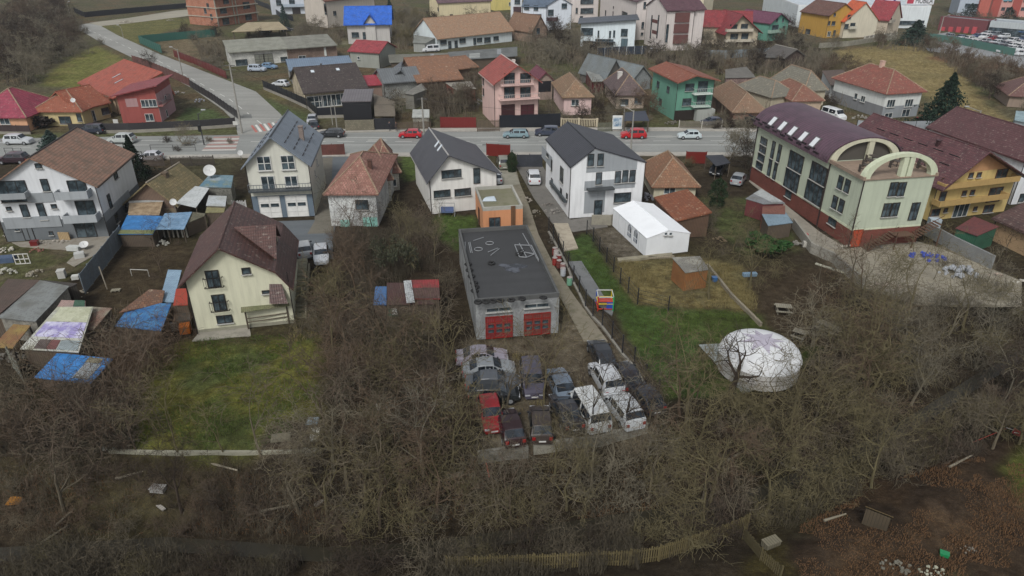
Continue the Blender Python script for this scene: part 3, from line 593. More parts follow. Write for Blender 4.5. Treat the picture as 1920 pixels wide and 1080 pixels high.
House('tile_cottage', 'small cream cottage with orange-brown hipped tile roof next to the white and grey house', 'house', [(1378,690),(1690,688),(1650,480)], eave=(1375,575), hr=4.9, roof='hip', ov=.5, depth=9, zm=Z3, wall=M('plaster','#bfb9a0'), rmat=M('tile','#90664c','#6f5540'), fmat=M('wood','#6b5a48'), feats=[('w','F',1502,625,1.6,1.1,{'m':PVC})])
House('tile_shed', 'low shed with rust orange tile roof behind the white tent', 'shed', [(1400,690),(1555,860),(1690,745)], qz=2.2, he=2.2, roof='mono', hs=(2.2,2.2,3.0,3.0), ov=.2, ovf=.2, zm=Z3, wall=M('wood','#5b4636'), rmat=M('tile','#8a5236','#6a402c'))
# big green hall
gn = M('plaster','#adb5a1'); bk = M('brick','#7a4438'); gp = M('plaster','#bec4aa')
HL = House('green_hall', 'long pale green three storey hall with barrel vaulted maroon roof and arched terrace', 'building', [(790,905),(1222,870),(1330,640)], eave=(862,476), roof='none', depth=24.5, zm=Z4, wall=gn, rmat=None, fmat=M('metal','#3a342e'), feats=[
  ('band','F',0,2.1,bk),('band','L',0,2.1,bk),('band','L',2.1,2.35,gp),('band','F',2.1,2.3,gp)])
W_, D_, he = HL.W, HL.D, HL.he
for (x, y, w, h, nx) in ((742,488,.95,1.6,1),(786,510,.95,1.6,1),(706,615,.95,1.6,1),(748,638,.95,1.6,1),(600,430,3.4,2.3,4),(455,355,3.4,2.3,4),(570,555,3.6,2.5,4),(428,472,3.4,2.6,4),(348,300,.8,2.4,1),(308,278,.8,2.4,1),(322,413,.8,2.4,1),(287,392,.8,2.4,1),(250,222,1.8,1.0,2),(242,275,1.8,1.0,2),(232,328,1.8,1.0,2),(220,380,1.8,1.0,2),(408,562,1.5,1.0,2),(690,740,1.6,.9,2)): HL.feat('w', 'L', x, y, w, h, {'nx': nx})
for (x, y) in ((1076,530),(1130,530),(1034,664),(1088,660)): HL.feat('w', 'F', x, y, 1.0, 1.7, {'nx': 2})
HL.feat('d', 'F', 1212, 672, 1.1, 2.2); HL.feat('d', 'F', 815, 825, 1.3, 2.2, {'gm': M('paint','#a5452c'), 'm': M('metal','#8a3a26')})
TY = 6.5; rise = 2.75; tz = he-.6        # terrace depth, rise of the vault
def arc(n, r=0., ov=.5): return [(W_/2 - (W_/2+ov+r)*math.cos(math.pi*k/n), he + (rise+r)*math.sin(math.pi*k/n)**.95) for k in range(n+1)]
rb = MB(); A, B = arc(28, .15), arc(28, 0)
for k in range(28): rb.prism([(A[k][0],TY,A[k][1]),(A[k+1][0],TY,A[k+1][1]),(B[k+1][0],TY,B[k+1][1]),(B[k][0],TY,B[k][1])], [(A[k][0],D_+.4,A[k][1]),(A[k+1][0],D_+.4,A[k+1][1]),(B[k+1][0],D_+.4,B[k+1][1]),(B[k][0],D_+.4,B[k][1])])
HL.roofo = rb.build('roof', M('seam','#5b4450','#4e3c46'), HL.r)
eb = MB(); Cc = arc(28, -.05, 0)
for yy in (TY+.6, D_-.1):
    eb = MB(); eb.prism([(0,yy,he-.1)] + [(x, yy, z_) for x, z_ in Cc] + [(W_,yy,he-.1)], [(0,yy+.15,he-.1)] + [(x, yy+.15, z_) for x, z_ in Cc] + [(W_,yy+.15,he-.1)]); eb.build('shade_toned_end_wall', M('plaster','#4c4842'), HL.r)  # front one coloured dark to stand for shade inside the open hall
rm = MB(); Ro, Ri = arc(24, .0, .2), arc(24, -.38, -.3)
for k in range(24): rm.prism([(Ro[k][0],TY,Ro[k][1]),(Ro[k+1][0],TY,Ro[k+1][1]),(Ri[k+1][0],TY,Ri[k+1][1]),(Ri[k][0],TY,Ri[k][1])], [(Ro[k][0],TY+.5,Ro[k][1]),(Ro[k+1][0],TY+.5,Ro[k+1][1]),(Ri[k+1][0],TY+.5,Ri[k+1][1]),(Ri[k][0],TY+.5,Ri[k][1])])
rm.box(W_*.56-.35,TY+.05,he+.12,W_*.56+.35,TY+.45,he+rise-.4); rm.build('arch_rim', M('plaster','#bdbba4'), HL.r)
ab = MB(); Ao, Ai = arc(24, .1, .15), arc(24, -.3, -.3)
for k in range(24): ab.prism([(Ao[k][0],0,Ao[k][1]),(Ao[k+1][0],0,Ao[k+1][1]),(Ai[k+1][0],0,Ai[k+1][1]),(Ai[k][0],0,Ai[k][1])], [(Ao[k][0],.7,Ao[k][1]),(Ao[k+1][0],.7,Ao[k+1][1]),(Ai[k+1][0],.7,Ai[k+1][1]),(Ai[k][0],.7,Ai[k][1])])
for fx in (.53, .62): ab.box(W_*fx-.3, .05, he, W_*fx+.3, .65, he+rise-.35)
ab.build('terrace_arch', gp, HL.r)
MB().box(-.3, -.15, he, W_+.3, TY, he+.12).box(-.3,-.15,he+.12,0,TY,he+.4).box(W_,-.15,he+.12,W_+.3,TY,he+.4).build('terrace_floor', M('concrete','#8a7868'), HL.r)
fu = MB()
for i in range(7): x, y = 1.5+i*1.5, 2.2+(i*37 % 5)*.8; fu.box(x,y,he+.8,x+.8,y+.8,he+.86).tube((x+.4,y+.4,he+.1),(x+.4,y+.4,he+.8),.05).box(x-.6,y+.1,he+.5,x-.2,y+.5,he+.55).box(x-.6,y+.1,he+.1,x-.55,y+.5,he+1.)
fu.build('terrace_furniture', M('wood','#4e4640'), HL.r)
pt_ = [(.4,.75)]; 
for i in range(5):
    yy = D_*(.36+i*.105)+1.6; k = 4.2; th_ = math.pi*k/28; x = W_/2-(W_/2+.65)*math.cos(th_); z_ = he+(rise+.15)*math.sin(th_)**.95; sl_ = math.atan2(rise*math.cos(th_), (W_/2)*math.sin(th_))
    o = MB().box(-.75,-.55,-.05,.75,.55,.1).build('skylight', M('metal','#6e6a6c'), HL.roofo); o.location = (x, yy, z_+.03); o.rotation_euler = (0, -sl_, 0); MB().box(-.62,-.42,.101,.62,.42,.11).build('pane', M('flat','#d5d9dc'), o)
sb = MB()
for rowk, off in ((1.2, 0), (2.2, 1.1)):
    th_ = math.pi*rowk/28; x = W_/2-(W_/2+.65)*math.cos(th_); z_ = he+(rise+.15)*math.sin(th_)**.95
    for i in range(9): sb.box(x-.05, TY+2+i*2.0+off, z_, x+.05, TY+3.1+i*2.0+off, z_+.2)
sb.build('snow_guard', M('metal','#2a2328'), HL.roofo)
st = MB()
for i in range(10): st.box(1.4+i*.33, -1.6, .1+i*.19, 1.72+i*.33, -.3, .17+i*.19)
for i in range(10): st.box(7.0+i*.33, -1.6, 1.2+i*.17, 7.32+i*.33, -.3, 1.27+i*.17)
st.box(4.7,-1.6,1.6,7.,-.3,1.72)
for x in (1.4, 4.7, 7., 10.3): st.box(x,-1.6,0,x+.1,-1.5,2.2)
st.beam((1.4,-1.55,1.0),(4.7,-1.55,2.9),.06,.06).beam((7.0,-1.55,2.2),(10.3,-1.55,3.9),.06,.06)
st.build('stair', M('wood','#5f4636'), HL.r)
MB().tube((-.1,-.1,0),(-.1,-.1,he),.07).tube((-.12,TY,0),(-.12,TY,he),.08).tube((-.12,D_-.1,0),(-.12,D_-.1,he),.08).build('downpipe', M('metal','#3b3030'), HL.r)
ye = M('plaster','#bfa96f')
House('balcony_house', 'large orange and yellow house with maroon metal roof and long balconies', 'house', [(1300,735),(1790,672),(1860,520)], eave=(1378,490), apex=(1708,290), ov=.7, ovf=1.5, th=.16, depth=17, zm=Z4, wall=ye, rmat=M('metal_tile','#5e3c3e','#503438'), fmat=M('wood','#5b3a2a'), feats=[
  ('band','F',6.1,12,M('plaster','#b58a62')),('w','F',1578,440,.7,.7),('w','F',1630,437,.7,.7),('d','F',1770,445,1.8,1.9),('w','F',1412,480,1.3,1.1),('w','F',1535,555,.7,.7),('w','F',1587,550,.7,.7),('d','F',1730,565,2.2,2.0),('w','F',1395,578,1.,1.4),
  ('d','F',1505,685,2.4,2.0,{'nx':3,'m':PVC}),('w','F',1690,655,1.6,1.1),('w','F',1332,682,1.4,1.0),('w','F',1605,655,.6,.6),('w','F',1415,665,.6,.6),('bal','F',1375,1870,540,1.3,.5,M('plaster','#a88c58')),('bal','F',1355,1800,650,1.3,.5,M('plaster','#a88c58')),('snow','L',(.35,.6,.85)),('chim',.3,.3,.6,M('metal','#4b3436'),.4)])
House('white_long_house', 'white house with maroon roof at the right edge of the photo', 'house', [(1830,630),(2150,600),(2200,300)], he=6.2, hr=8.8, ov=.4, depth=17, zm=Z4, wall=wh, rmat=M('metal_tile','#5a3b3c'), fmat=BR, feats=[('w','F',1905,585,.9,1.2)])
H15 = House('cream_house', 'cream gabled house with brown tiled roof, hipped dormer and juliet balconies', 'house', [(1488,698),(2210,620),(2260,330)], eave=(1385,300), apex=(1635,60), kink=(2062,238,2190,366), t=.36, ov=.55, ovf=.7, th=.18, depth=10.2, zm=L1, wall=M('plaster','#c9c8b0'), rmat=M('metal_tile','#553a34','#4a3430'), fmat=BR, rtrim=M('metal_tile','#553a34','#4a3430'), feats=[
  ('w','F',1598,290,1.15,1.7,{'rail':1}),('w','F',1645,468,1.15,1.7,{'rail':1}),('w','F',1685,592,1.4,.85),('w','F',1846,230,.75,.65),('w','F',1995,388,.7,.35,{'nx':1}),('band','F',0,.35,M('plaster','#8a8878'))])
def wpt(h, x, y, off): u, v = h.hit('F', x, y, off); return (u, -off, v)
MB().face(wpt(H15,2020,330,.05), wpt(H15,2020,480,1.0), wpt(H15,2160,478,1.0), wpt(H15,2110,330,.05)).face(wpt(H15,2020,330,.05), wpt(H15,2020,470,.05), wpt(H15,2020,480,1.0)).build('porch_roof', M('metal_tile','#553a34','#4a3430'), H15.r)
# wide dormer on its right slope: ridge runs across, triangular end looks right
x1 = H15.kk[0]-.2; y0, y1 = 1.0, 6.6; ym = 4.4; zt = H15.hr-.1; zr = lambda x: H15.zroof(x, 0)+.05; xm = H15.t*H15.W+.6; ze = zr(x1)+.15
a_ = (x1+.3, y0, ze); b_ = (x1+.3, y1, ze); c_ = (xm, ym, zt); d_ = (x1+.3, ym, zt-.1)
do = MB().face((x1,y0+.4,ze-.4),(x1,y1-.4,ze-.4),(x1,y1-.4,ze+.1),(x1,ym,zt-.3),(x1,y0+.4,ze+.1)).build('dormer', M('plaster','#a8a690'), H15.roofo, recalc=False)
MB().prism([a_, d_, c_], [(p[0],p[1],p[2]+.12) for p in (a_, d_, c_)]).prism([d_, b_, c_], [(p[0],p[1],p[2]+.12) for p in (d_, b_, c_)]).build('dormer_roof', M('metal_tile', '#553a34', '#4a3430'), do)
inst('window', frame_mesh(1.2, .6, 2, 1, BR), do, (x1+.03, ym, ze+.35), (0, 0, math.pi/2))
# terrace pergola against its garden wall
t = thing('pergola', 'small timber pergola with mossy sheet roof against the cream house', 'pergola', G(*zp(L2,(105,790))[0])); pb = MB()
A_, B_ = t.location, G(*zp(L2,(410,745))[0]); d = (B_-A_); L_ = d.length; t.rotation_euler = (0,0,math.atan2(d.y,d.x))
for x in (0, L_): 
    for y in (0, 1.6): MB().box(x-.07,y-.07,0,x+.07,y+.07,2.1+.3*(y > 1)).build('post', M('wood','#54493c'), t)
MB().prism([(-.3,-.4,2.05),(L_+.3,-.4,2.05),(L_+.3,1.9,2.55),(-.3,1.9,2.55)],[(-.3,-.4,2.11),(L_+.3,-.4,2.11),(L_+.3,1.9,2.61),(-.3,1.9,2.61)]).build('roof', M('corr','#76755a','#5a5f40'), t)
MB().box(0,-.04,.7,L_,.02,.8).box(0,-.04,1.1,L_,.02,1.2).build('rail', M('wood','#6b6252'), t); MB().box(.4,.5,.55,1.9,1.1,.62).box(.5,.6,0,.6,1.0,.55).box(1.7,.6,0,1.8,1.0,.55).build('bench', M('wood','#6a5c4a'), t)
# ---------------------------------------------------------------- sheds and shacks
def lean(name, label, cat, zm, c, rm, wm=None, th=.08, group=None, skirt=0, parts=(), rb=None, ps=.1):
    P = [at(zm[0]+x/zm[2], zm[1]+y/zm[2], z) for x, y, z in c]; o = P[0].copy(); o.z = 0; t = thing(name, label, cat, o, 0, group)
    L = [p-o for p in P]; n = len(L)
    MB().prism([(p.x,p.y,p.z-th) for p in L], [tuple(p) for p in L]).build('roof', rm, t)
    cen = sum(L, Vector())/n; I = [cen+(p-cen)*.93 for p in L]
    if wm: MB().prism([(p.x,p.y,0) for p in I], [(p.x,p.y,p.z-th-.01) for p in I]).build('wall', wm, t)
    else:
        for p in I: MB().box(p.x-ps/2,p.y-ps/2,0,p.x+ps/2,p.y+ps/2,p.z-th).build('post', M('wood','#5a5044'), t)
    for k, a, b, u0, u1, mt in parts:      # strips across the roof between edges a and b (fractions)
        q = [L[0].lerp(L[1], u0).lerp(L[3].lerp(L[2], u0), a), L[0].lerp(L[1], u1).lerp(L[3].lerp(L[2], u1), a), L[0].lerp(L[1], u1).lerp(L[3].lerp(L[2], u1), b), L[0].lerp(L[1], u0).lerp(L[3].lerp(L[2], u0), b)]
        MB().prism([(p.x,p.y,p.z+.004) for p in q], [(p.x,p.y,p.z+.04) for p in q]).build(k, mt, t)
    return t
WD = M('wood','#5b4f42'); GW = M('old_plaster','#8d8a80')
lean('grey_shed', 'shed with worn grey sheet roof beside the brown roofed shed', 'shed', L1, [(-20,580,2.4),(265,610,2.4),(520,345,2.8),(300,300,2.8)], M('corr','#7e8280','#62635e'), GW)
lean('brown_shed', 'shed with brown felt roof at the left edge', 'shed', L1, [(-180,560,2.6),(5,545,2.6),(300,300,2.8),(60,290,2.8)], M('corr','#5a4a42','#4b4038'), WD)
lean('dark_lean_to', 'narrow dark boarded lean-to behind the grey sheet roofed shed', 'lean-to', L1, [(310,330,2.3),(530,350,2.3),(580,325,2.5),(330,300,2.5)], M('wood','#3c3834'), M('wood','#4a443c'))
lean('rusty_awning', 'rust and ochre sheet awning in front of the brown shed', 'awning', L1, [(-60,800,1.9),(95,810,1.9),(230,640,2.3),(100,630,2.3)], M('corr','#7e5c3e','#857240'))
lean('patchwork_shed', 'shed roofed with patchwork of white, violet and brown banner sheets', 'shed', L1, [(150,815,2.1),(590,840,2.1),(700,500,2.8),(430,500,2.8)], M('corr','#b9bab2','#9d9d8a'), WD, parts=[('banner',.28,.62,.06,.97,M('tarp','#8d84b4','#c5c4d4')),('banner',.64,.98,.12,.97,M('tarp','#b4b69e','#a0a288')),('roof_patch',.02,.22,.22,.42,M('corr','#5a4f4a')),('roof_patch',.02,.22,.43,.6,M('corr','#6e4644')),('roof_patch',.02,.22,.62,.97,M('corr','#8f9a9c'))])
lean('side_lean_to', 'lean-to with pink-brown and grey boards right of the patchwork shed', 'lean-to', L1, [(640,670,1.9),(700,675,1.9),(840,510,2.4),(690,500,2.4)], M('corr','#7a5a4e','#7d7868'), WD)
lean('pink_lean_to', 'small pink and green sheet roof behind the patchwork shed', 'lean-to', L1, [(430,500,2.4),(640,500,2.4),(640,455,2.5),(460,450,2.5)], M('corr','#a08880','#8d7f76'), WD, parts=[('roof_patch',.0,1,.56,.98,M('corr','#3f5f4c'))])
t_ = lean('tarp_shelter', 'low shelter under a bright blue tarp with white sheets, lowest at left', 'shelter', L1, [(255,1030,1.3),(680,1075,1.3),(848,890,1.7),(430,845,1.7)], M('tarp','#2f6aa0','#3f7fc0'), WD, parts=[('roof_patch',.12,.72,.62,.9,M('corr','#aab0b2')),('roof_patch',.74,.95,.6,.85,M('corr','#8d8872'))])
lean('tarp_shed', 'shed under a wrinkled blue tarp behind bare bushes', 'shed', L1, [(860,645,1.8),(1210,680,1.8),(1285,475,2.2),(990,470,2.2)], M('tarp','#2e5f92','#44779f'), WD)
lean('tiled_lean_to', 'low lean-to with loose brown tiles behind the blue tarp', 'lean-to', L1, [(890,545,2.2),(1215,470,2.2),(1235,378,2.4),(1120,368,2.4)], M('tile','#7e5a44','#5a463a'), WD)
lean('blue_sheet_roof', 'long pale blue sheet roof beside the cream house', 'lean-to', L1, [(1195,462,2.0),(1300,465,2.0),(1362,225,2.0),(1260,222,2.0)], M('corr','#8fa9bd','#7890a4'), WD)
lean('red_panel_store', 'small store with a flat red panel roof against the cream house', 'store', L1, [(1298,490,2.1),(1408,485,2.1),(1402,362,2.2),(1320,365,2.2)], M('flat','#9c3e2e'), WD)
lean('log_store', 'low dark log store below the red panel', 'store', L1, [(1300,610,1.0),(1430,600,1.0),(1420,520,1.3),(1320,500,1.3)], M('wood','#4a443c'), WD)
# lean-tos round the hut
lean('blue_roof_shed', 'shed with blue and ochre sheet roof right of the big satellite dish', 'shed', Z1, [(1490,480,2.5),(1735,485,2.5),(1750,395,2.9),(1570,390,2.9)], M('corr','#6f8a94','#8f9aa0'), M('old_plaster','#75756c'), parts=[('roof_patch',.04,.5,.02,.98,M('corr','#5d7f90','#8a8a60'))])
lean('white_sheet_roof', 'white corrugated sheet awning right of the hut', 'awning', Z1, [(1310,600,2.3),(1470,635,2.3),(1570,490,2.6),(1465,475,2.6)], M('corr','#c3c8c8','#a9aeae'))
lean('white_shed', 'small shed with two white and grey sheet roofs', 'shed', Z1, [(1545,620,2.3),(1690,625,2.3),(1700,550,2.5),(1565,545,2.5)], M('corr','#b7bdbf','#9da09c'), M('old_plaster','#77705f'))
lean('ochre_lean_to', 'low lean-to with an ochre mossy sheet roof below the white shed', 'lean-to', Z1, [(1540,675,1.9),(1680,670,1.9),(1690,630,2.0),(1550,632,2.0)], M('corr','#8a855f','#6f6c4e'), WD)
lean('tan_tarp_roof', 'porch covered by a sagging tan tarp below the hut gable', 'porch', Z1, [(960,690,2.2),(1195,690,2.2),(1225,580,2.5),(970,590,2.5)], M('tarp','#a39076','#7d6a52'), M('old_plaster','#6a5c4c'), parts=[('fascia',.88,1.02,-.02,1.02,M('corr','#b0b2b0'))])
lean('blue_tarp_lean_to', 'lean-to under a deep blue tarp with moss strip in front of the hut', 'lean-to', Z1, [(885,835,1.7),(1145,835,1.7),(1225,700,2.1),(955,690,2.1)], M('tarp','#34699c','#3f7db8'), WD, parts=[('roof_patch',.0,.2,.0,1.,M('corr','#7a7c56','#5f6a40'))])
lean('pale_blue_lean_to', 'lean-to under a pale faded blue tarp above a row of white planks', 'lean-to', Z1, [(1165,798,1.8),(1380,798,1.8),(1440,668,2.1),(1235,680,2.1)], M('tarp','#6484a0','#7d9ab4'), None)
for i in range(8):
    P0 = at(*zp(Z1, (1170+i*34, 860))[0], 0); tag(MB().box(-.09,-.03,0,.09,.03,1.5).build('plank', M('wood','#a8a498'), None), 'weathered white plank standing in the row under the pale blue tarp', 'plank', 'white planks under the pale blue tarp').location = P0
lean('brown_hut_porch', 'boarded annex with dark roof right of the pale blue lean-to', 'annex', Z1, [(1390,760,1.7),(1530,700,1.7),(1540,680,2.0),(1440,670,2.0)], M('corr','#6d6a58'), WD)
# plot sheds
lean('maroon_shed', 'shed with flat dark maroon sheet roof among bare trees', 'shed', L2, [(1145,605,2.),(1500,600,2.),(1330,440,2.3),(1140,440,2.3)], M('corr','#4d3330','#453430'), WD)
lean('red_roof_shed', 'shed with a faded red sheet roof among bare trees', 'shed', L2, [(1330,560,2.3),(1540,560,2.3),(1530,415,2.5),(1305,420,2.5)], M('corr','#8e3436','#6a3432'), WD, parts=[('roof_patch',.0,.55,.02,1.,M('corr','#56403a'))])
lean('blue_panel_hut', 'tiny hut with a bright blue panel on its roof', 'hut', L2, [(1040,605,1.7),(1138,605,1.7),(1140,468,2.1),(1055,468,2.1)], M('flat','#42648e'), WD)
lean('green_box', 'small green and white sheet lean-to below the maroon shed', 'lean-to', L2, [(1150,690,1.3),(1230,690,1.3),(1210,625,1.5),(1150,625,1.5)], M('corr','#3f5c46'), WD, parts=[('roof_patch',.1,.9,.45,.95,M('flat','#b9bab2'))])
t = thing('roof_sheet', 'long white corrugated sheet lying across the two plot sheds', 'metal sheet', at(*zp(L2,(1305,590))[0], 2.4)); a = at(*zp(L2,(1320,590))[0], 2.4)-t.location; b = at(*zp(L2,(1295,425))[0], 2.6)-t.location
MB().beam(a, b, .75, .05).build('sheet', M('corr','#b0b4b4'), t)
# sheds left of the green hall
lean('red_grey_shed', 'dark red shed with mono-pitch grey and white sheet roof left of the green hall', 'shed', Z4, [(130,590,2.3),(245,625,2.3),(385,620,2.5),(230,530,2.6)], M('corr','#7e8082','#6a6a66'), M('wood','#6a3434'), parts=[('roof_patch',.5,1.,.0,.9,M('corr','#a9adac'))])
lean('brick_shed', 'brick red shed with flat grey roof beside the lane of the green hall', 'shed', Z4, [(235,690,2.2),(385,690,2.2),(385,635,2.4),(240,640,2.4)], M('corr','#7a5044'), M('brick','#84503e'))
lean('blue_awning', 'low store with blue-grey sheet roof in front of the brick shed', 'store', Z4, [(275,765,1.9),(435,745,1.9),(390,680,2.2),(235,690,2.2)], M('corr','#7b8f9c','#6b7d88'), WD)
lean('green_garden_shed', 'green garden shed with dark red roof before the balcony house', 'shed', Z4, [(1480,780,2.2),(1620,830,2.2),(1760,770,2.5),(1600,705,2.5)], M('corr','#6a3a38','#553334'), M('wood','#2f5f48'))
House('brown_roof_house', 'low tan house with brown roof at the lower right of the balcony house', 'house', [(1750,720),(2080,870),(2160,640)], qz=2.7, he=2.7, hr=4.6, roof='gablex', ov=.4, depth=9, zm=Z4, wall=M('plaster','#a88d6c'), rmat=M('metal_tile','#5a4440','#4a3c3a'), fmat=PVC, feats=[('chim',.25,.35,.9,M('plaster','#b5b2aa'),.5)])
lean('wooden_shed', 'orange-brown wooden playhouse shed with grey felt roof near the tent', 'shed', L3, [(1780,365,2.2),(1960,340,2.2),(1890,240,2.6),(1680,250,2.6)], M('corr','#77756e','#8c8a80'), M('wood','#8d5f36'))
# white party tent
TN = House('party_tent', 'white party tent with arched plastic windows and peaked roof', 'tent', [(1480,247),(1797,207),(1600,60)], eave=(1490,108), apex=(1655,47), roof='gable', ov=.08, ovf=.06, th=.05, depth=9.6, zm=L3, wall=M('fabric','#d9dcde'), rmat=M('fabric','#e3e6e8'), gutter=False, feats=[('wp','F',0,0,.1,.1)][:0])
for x in (1362, 1408): 
    u, v = TN.hit('L', x, 55 if x < 1400 else 100); b = MB()
    pts = [(-.45,-.75),(.45,-.75),(.45,.35)] + [(.45*math.cos(a), .35+.45*math.sin(a)) for a in np.linspace(.3, math.pi-.3, 6)] + [(-.45,.35)]
    b.prism([(px_, -.02, pz) for px_, pz in pts], [(px_, .02, pz) for px_, pz in pts]); o = b.build('window', M('glass','#3a4048'), TN.r); o.location = (-.03, TN.D-u, 1.35); o.rotation_euler = (0,0,-math.pi/2)
    fb = MB()
    for k in (-.15,.15): fb.box(k-.02,-.05,-.75,k+.02,-.021,.7)
    fb.box(-.45,-.05,-.2,.45,-.021,-.15).build('glazing_bar', M('fabric','#d9dcde'), o)
for x in (1632, 1668): TN.feat('w','F',x,72,.36,.36,{'m':M('fabric','#c5c8ca'),'t':.04})
for u in np.linspace(0, TN.D, 6)[1:-1]: MB().tube((-.03,u,0),(-.03,u,TN.he),.035,n=6).build('pole', M('metal','#c9ccce'), TN.r)
# yurt
yc = at(1419, 692, .25); yc.z = 0
y_ = thing('yurt', 'round white canvas yurt with grey star patch on a boarded deck', 'yurt', yc)
YR = 3.3
MB().lathe([(YR,.3),(YR*1.0,1.75),(YR*1.02,1.8)], 40).build('wall', M('fabric','#b5b3ae'), y_)
prof = [(YR+.08,1.78),(YR+.02,1.9)] + [(YR*math.cos(a)**.9, 1.9+1.25*math.sin(a)) for a in np.linspace(.12, 1.35, 7)] + [(.02,3.17)]
rf = MB().lathe(prof, 40).build('roof', M('fabric','#d0d2d3'), y_, smooth=True)
sp = MB(); 
def ydome(r):
    a = math.acos(min(1, (r/YR)**(1/.9))); return 1.9+1.25*math.sin(a)+.03
for k in range(8):
    a0 = 2*math.pi*k/8; pts = []
    for da, r in ((-.39, .9), (0, 1.9), (.39, .9)): pts.append((r*math.cos(a0+da), r*math.sin(a0+da), ydome(r)+.02))
    sp.face((0,0,3.22), *pts)
sp.build('star_patch', M('fabric','#a9a4b0'), rf)
for z_ in (.8, 1.25): MB().lathe([(YR+.02,z_),(YR+.05,z_+.03),(YR+.02,z_+.06)], 40).build('rope', M('flat','#6e6a60'), y_)
ang = R(200); 
dk = lean('deck', 'grey boarded deck under the round white yurt', 'deck', (0,0,1), [(1393,737,.28),(1475,712,.28),(1440,640,.28),(1310,646,.28)], M('wood','#8f9694'), M('wood','#6a6a62'), th=.06)
# wooden shed roof ridge, flat-topped cistern etc
# ---------------------------------------------------------------- houses north of the road
cm = M('plaster','#cbb9a2'); pk = M('plaster','#ccaea6'); WF = {'m': PVC}
House('crimson_roof_house', 'peach house with crimson hipped metal tile roof at the left edge', 'house', [(-180,985),(225,985),(400,720)], he=3.0, hr=6.6, roof='hip', ov=.6, depth=11, zm=A1, wall=M('plaster','#d0a07e'), rmat=M('metal_tile','#92364a','#823244'), fmat=PVC, feats=[('w','F',35,905,1.8,1.3)])
House('yellow_house', 'yellow bungalow with faded brown-red hipped tile roof and satellite dish', 'house', [(290,945),(640,945),(700,760)], he=3.1, hr=5.7, roof='hip', ov=.6, depth=10, zm=A1, wall=M('plaster','#c2b284'), rmat=M('tile','#945038','#7e4c3a'), fmat=M('wood','#4a3426'), feats=[('w','F',490,900,2.2,1.4),('w','F',595,880,.9,1.5)])
House('yellow_house_wing', 'yellow porch wing with brown-red tiled roof and white door', 'house wing', [(620,935),(835,880),(830,700)], he=2.9, hr=5.6, roof='gablex', ov=.5, depth=9, zm=A1, wall=M('plaster','#bdae84'), rmat=M('tile','#98523a','#7e4c3a'), fmat=M('wood','#4a3426'), feats=[('d','F',700,890,1.1,2.1,WF),('w','F',800,830,1.6,1.3)])
House('orange_roof_house', 'house with bright orange metal tile roof and two long skylights', 'house', [(600,620),(860,735),(960,640)], qz=3.2, he=3.2, hr=6.6, roof='gablex', t=.9, ov=.4, depth=11, zm=A1, wall=M('plaster','#b5a184'), rmat=M('metal_tile','#a04e3a','#8c4836'), fmat=PVC, feats=[('sky',.62,.35,.35,1.9),('sky',.42,.45,.35,1.9)])
House('red_house', 'red and mauve two storey house with a red mono-pitch roof', 'house', [(925,925),(1215,915),(1300,840)], he=5.3, roof='mono', hs=(5.2,6.6,6.6,5.2), ov=.8, ovf=.8, depth=9.5, zm=A1, wall=M('plaster','#8f4a44'), rmat=M('metal_tile','#8c3c40','#7c3a3c'), fmat=PVC, feats=[('w','F',1090,775,1.5,1.4),('w','F',1168,772,1.5,1.4),('w','F',1122,880,1.5,1.4),('bandpx','F',(935,740),(1040,800),M('plaster','#a08080')),('band','R',0,5.2,M('plaster','#a58486')),('bal','R',1225,1300,800,1.,.9,M('plaster','#8c5c58'),'rail'),('w','R',1240,740,.8,1.3),('w','R',1250,850,.8,1.3)])
House('black_roof_house', 'long cream house with brown-black roof, two skylights and glazed front', 'house', [(385,815),(830,770),(930,620)], he=3.4, hr=6.6, roof='gablex', t=.55, ov=.5, ovf=.9, depth=15, zm=A2, wall=M('old_plaster','#b8ad94','#8f8168'), rmat=M('metal_tile','#463d3a','#3d3634'), fmat=PVC, feats=[('w','F',425,765,3.0,2.4,{'nx':2,'nz':2,'t':.12}),('w','F',520,770,2.6,2.4,{'nx':3,'t':.12}),('w','F',620,760,3.,2.4,{'nx':3,'t':.12}),('w','F',705,710,1.4,1.6),('w','F',790,700,1.4,1.6),('sky',.25,.42,.8,1.),('sky',.68,.42,.8,1.),('chim',.48,.75,1.2,M('metal','#5a5654'),.3)])
House('porch_house', 'crimson roofed porch on the right end of the black roofed house', 'porch', [(830,740),(950,730),(940,620)], he=2.6, hs=(2.7,2.7,3.6,3.6), roof='mono', depth=5, zm=A2, wall=M('plaster','#8a7468'), rmat=M('metal_tile','#a43a48'), fmat=PVC)
House('slate_roof_building', 'low building with slate blue seam roof behind the black roofed house', 'building', [(255,530),(725,500),(700,440)], qz=3., he=3.0, hr=4.2, roof='gablex', t=.8, ov=.3, depth=9, zm=A2, wall=M('plaster','#8a8a86'), rmat=M('seam','#6f8092'), fmat=PVC)
House('black_box_kiosk', 'black clad box kiosk with flat grey roof on the stone wall', 'kiosk', [(660,900),(872,895),(870,740)], he=3.6, hs=(3.4,3.4,4.2,4.2), roof='mono', ov=.15, ovf=.15, depth=6.5, zm=A2, wall=M('metal','#2b2c30'), rmat=M('seam','#6a6668'), fmat=PVC)
House('small_red_roof_house', 'small grey and orange house with bright red gable roof', 'house', [(715,500),(930,515),(935,410)], he=4.0, hr=5.9, roof='gablex', ov=.5, depth=9, zm=A2, wall=M('plaster','#8d9088'), rmat=M('metal_tile','#963c42','#86393e'), fmat=PVC, feats=[('band','L',0,4.,M('plaster','#c98a6c')),('w','F',770,435,.7,.8)])
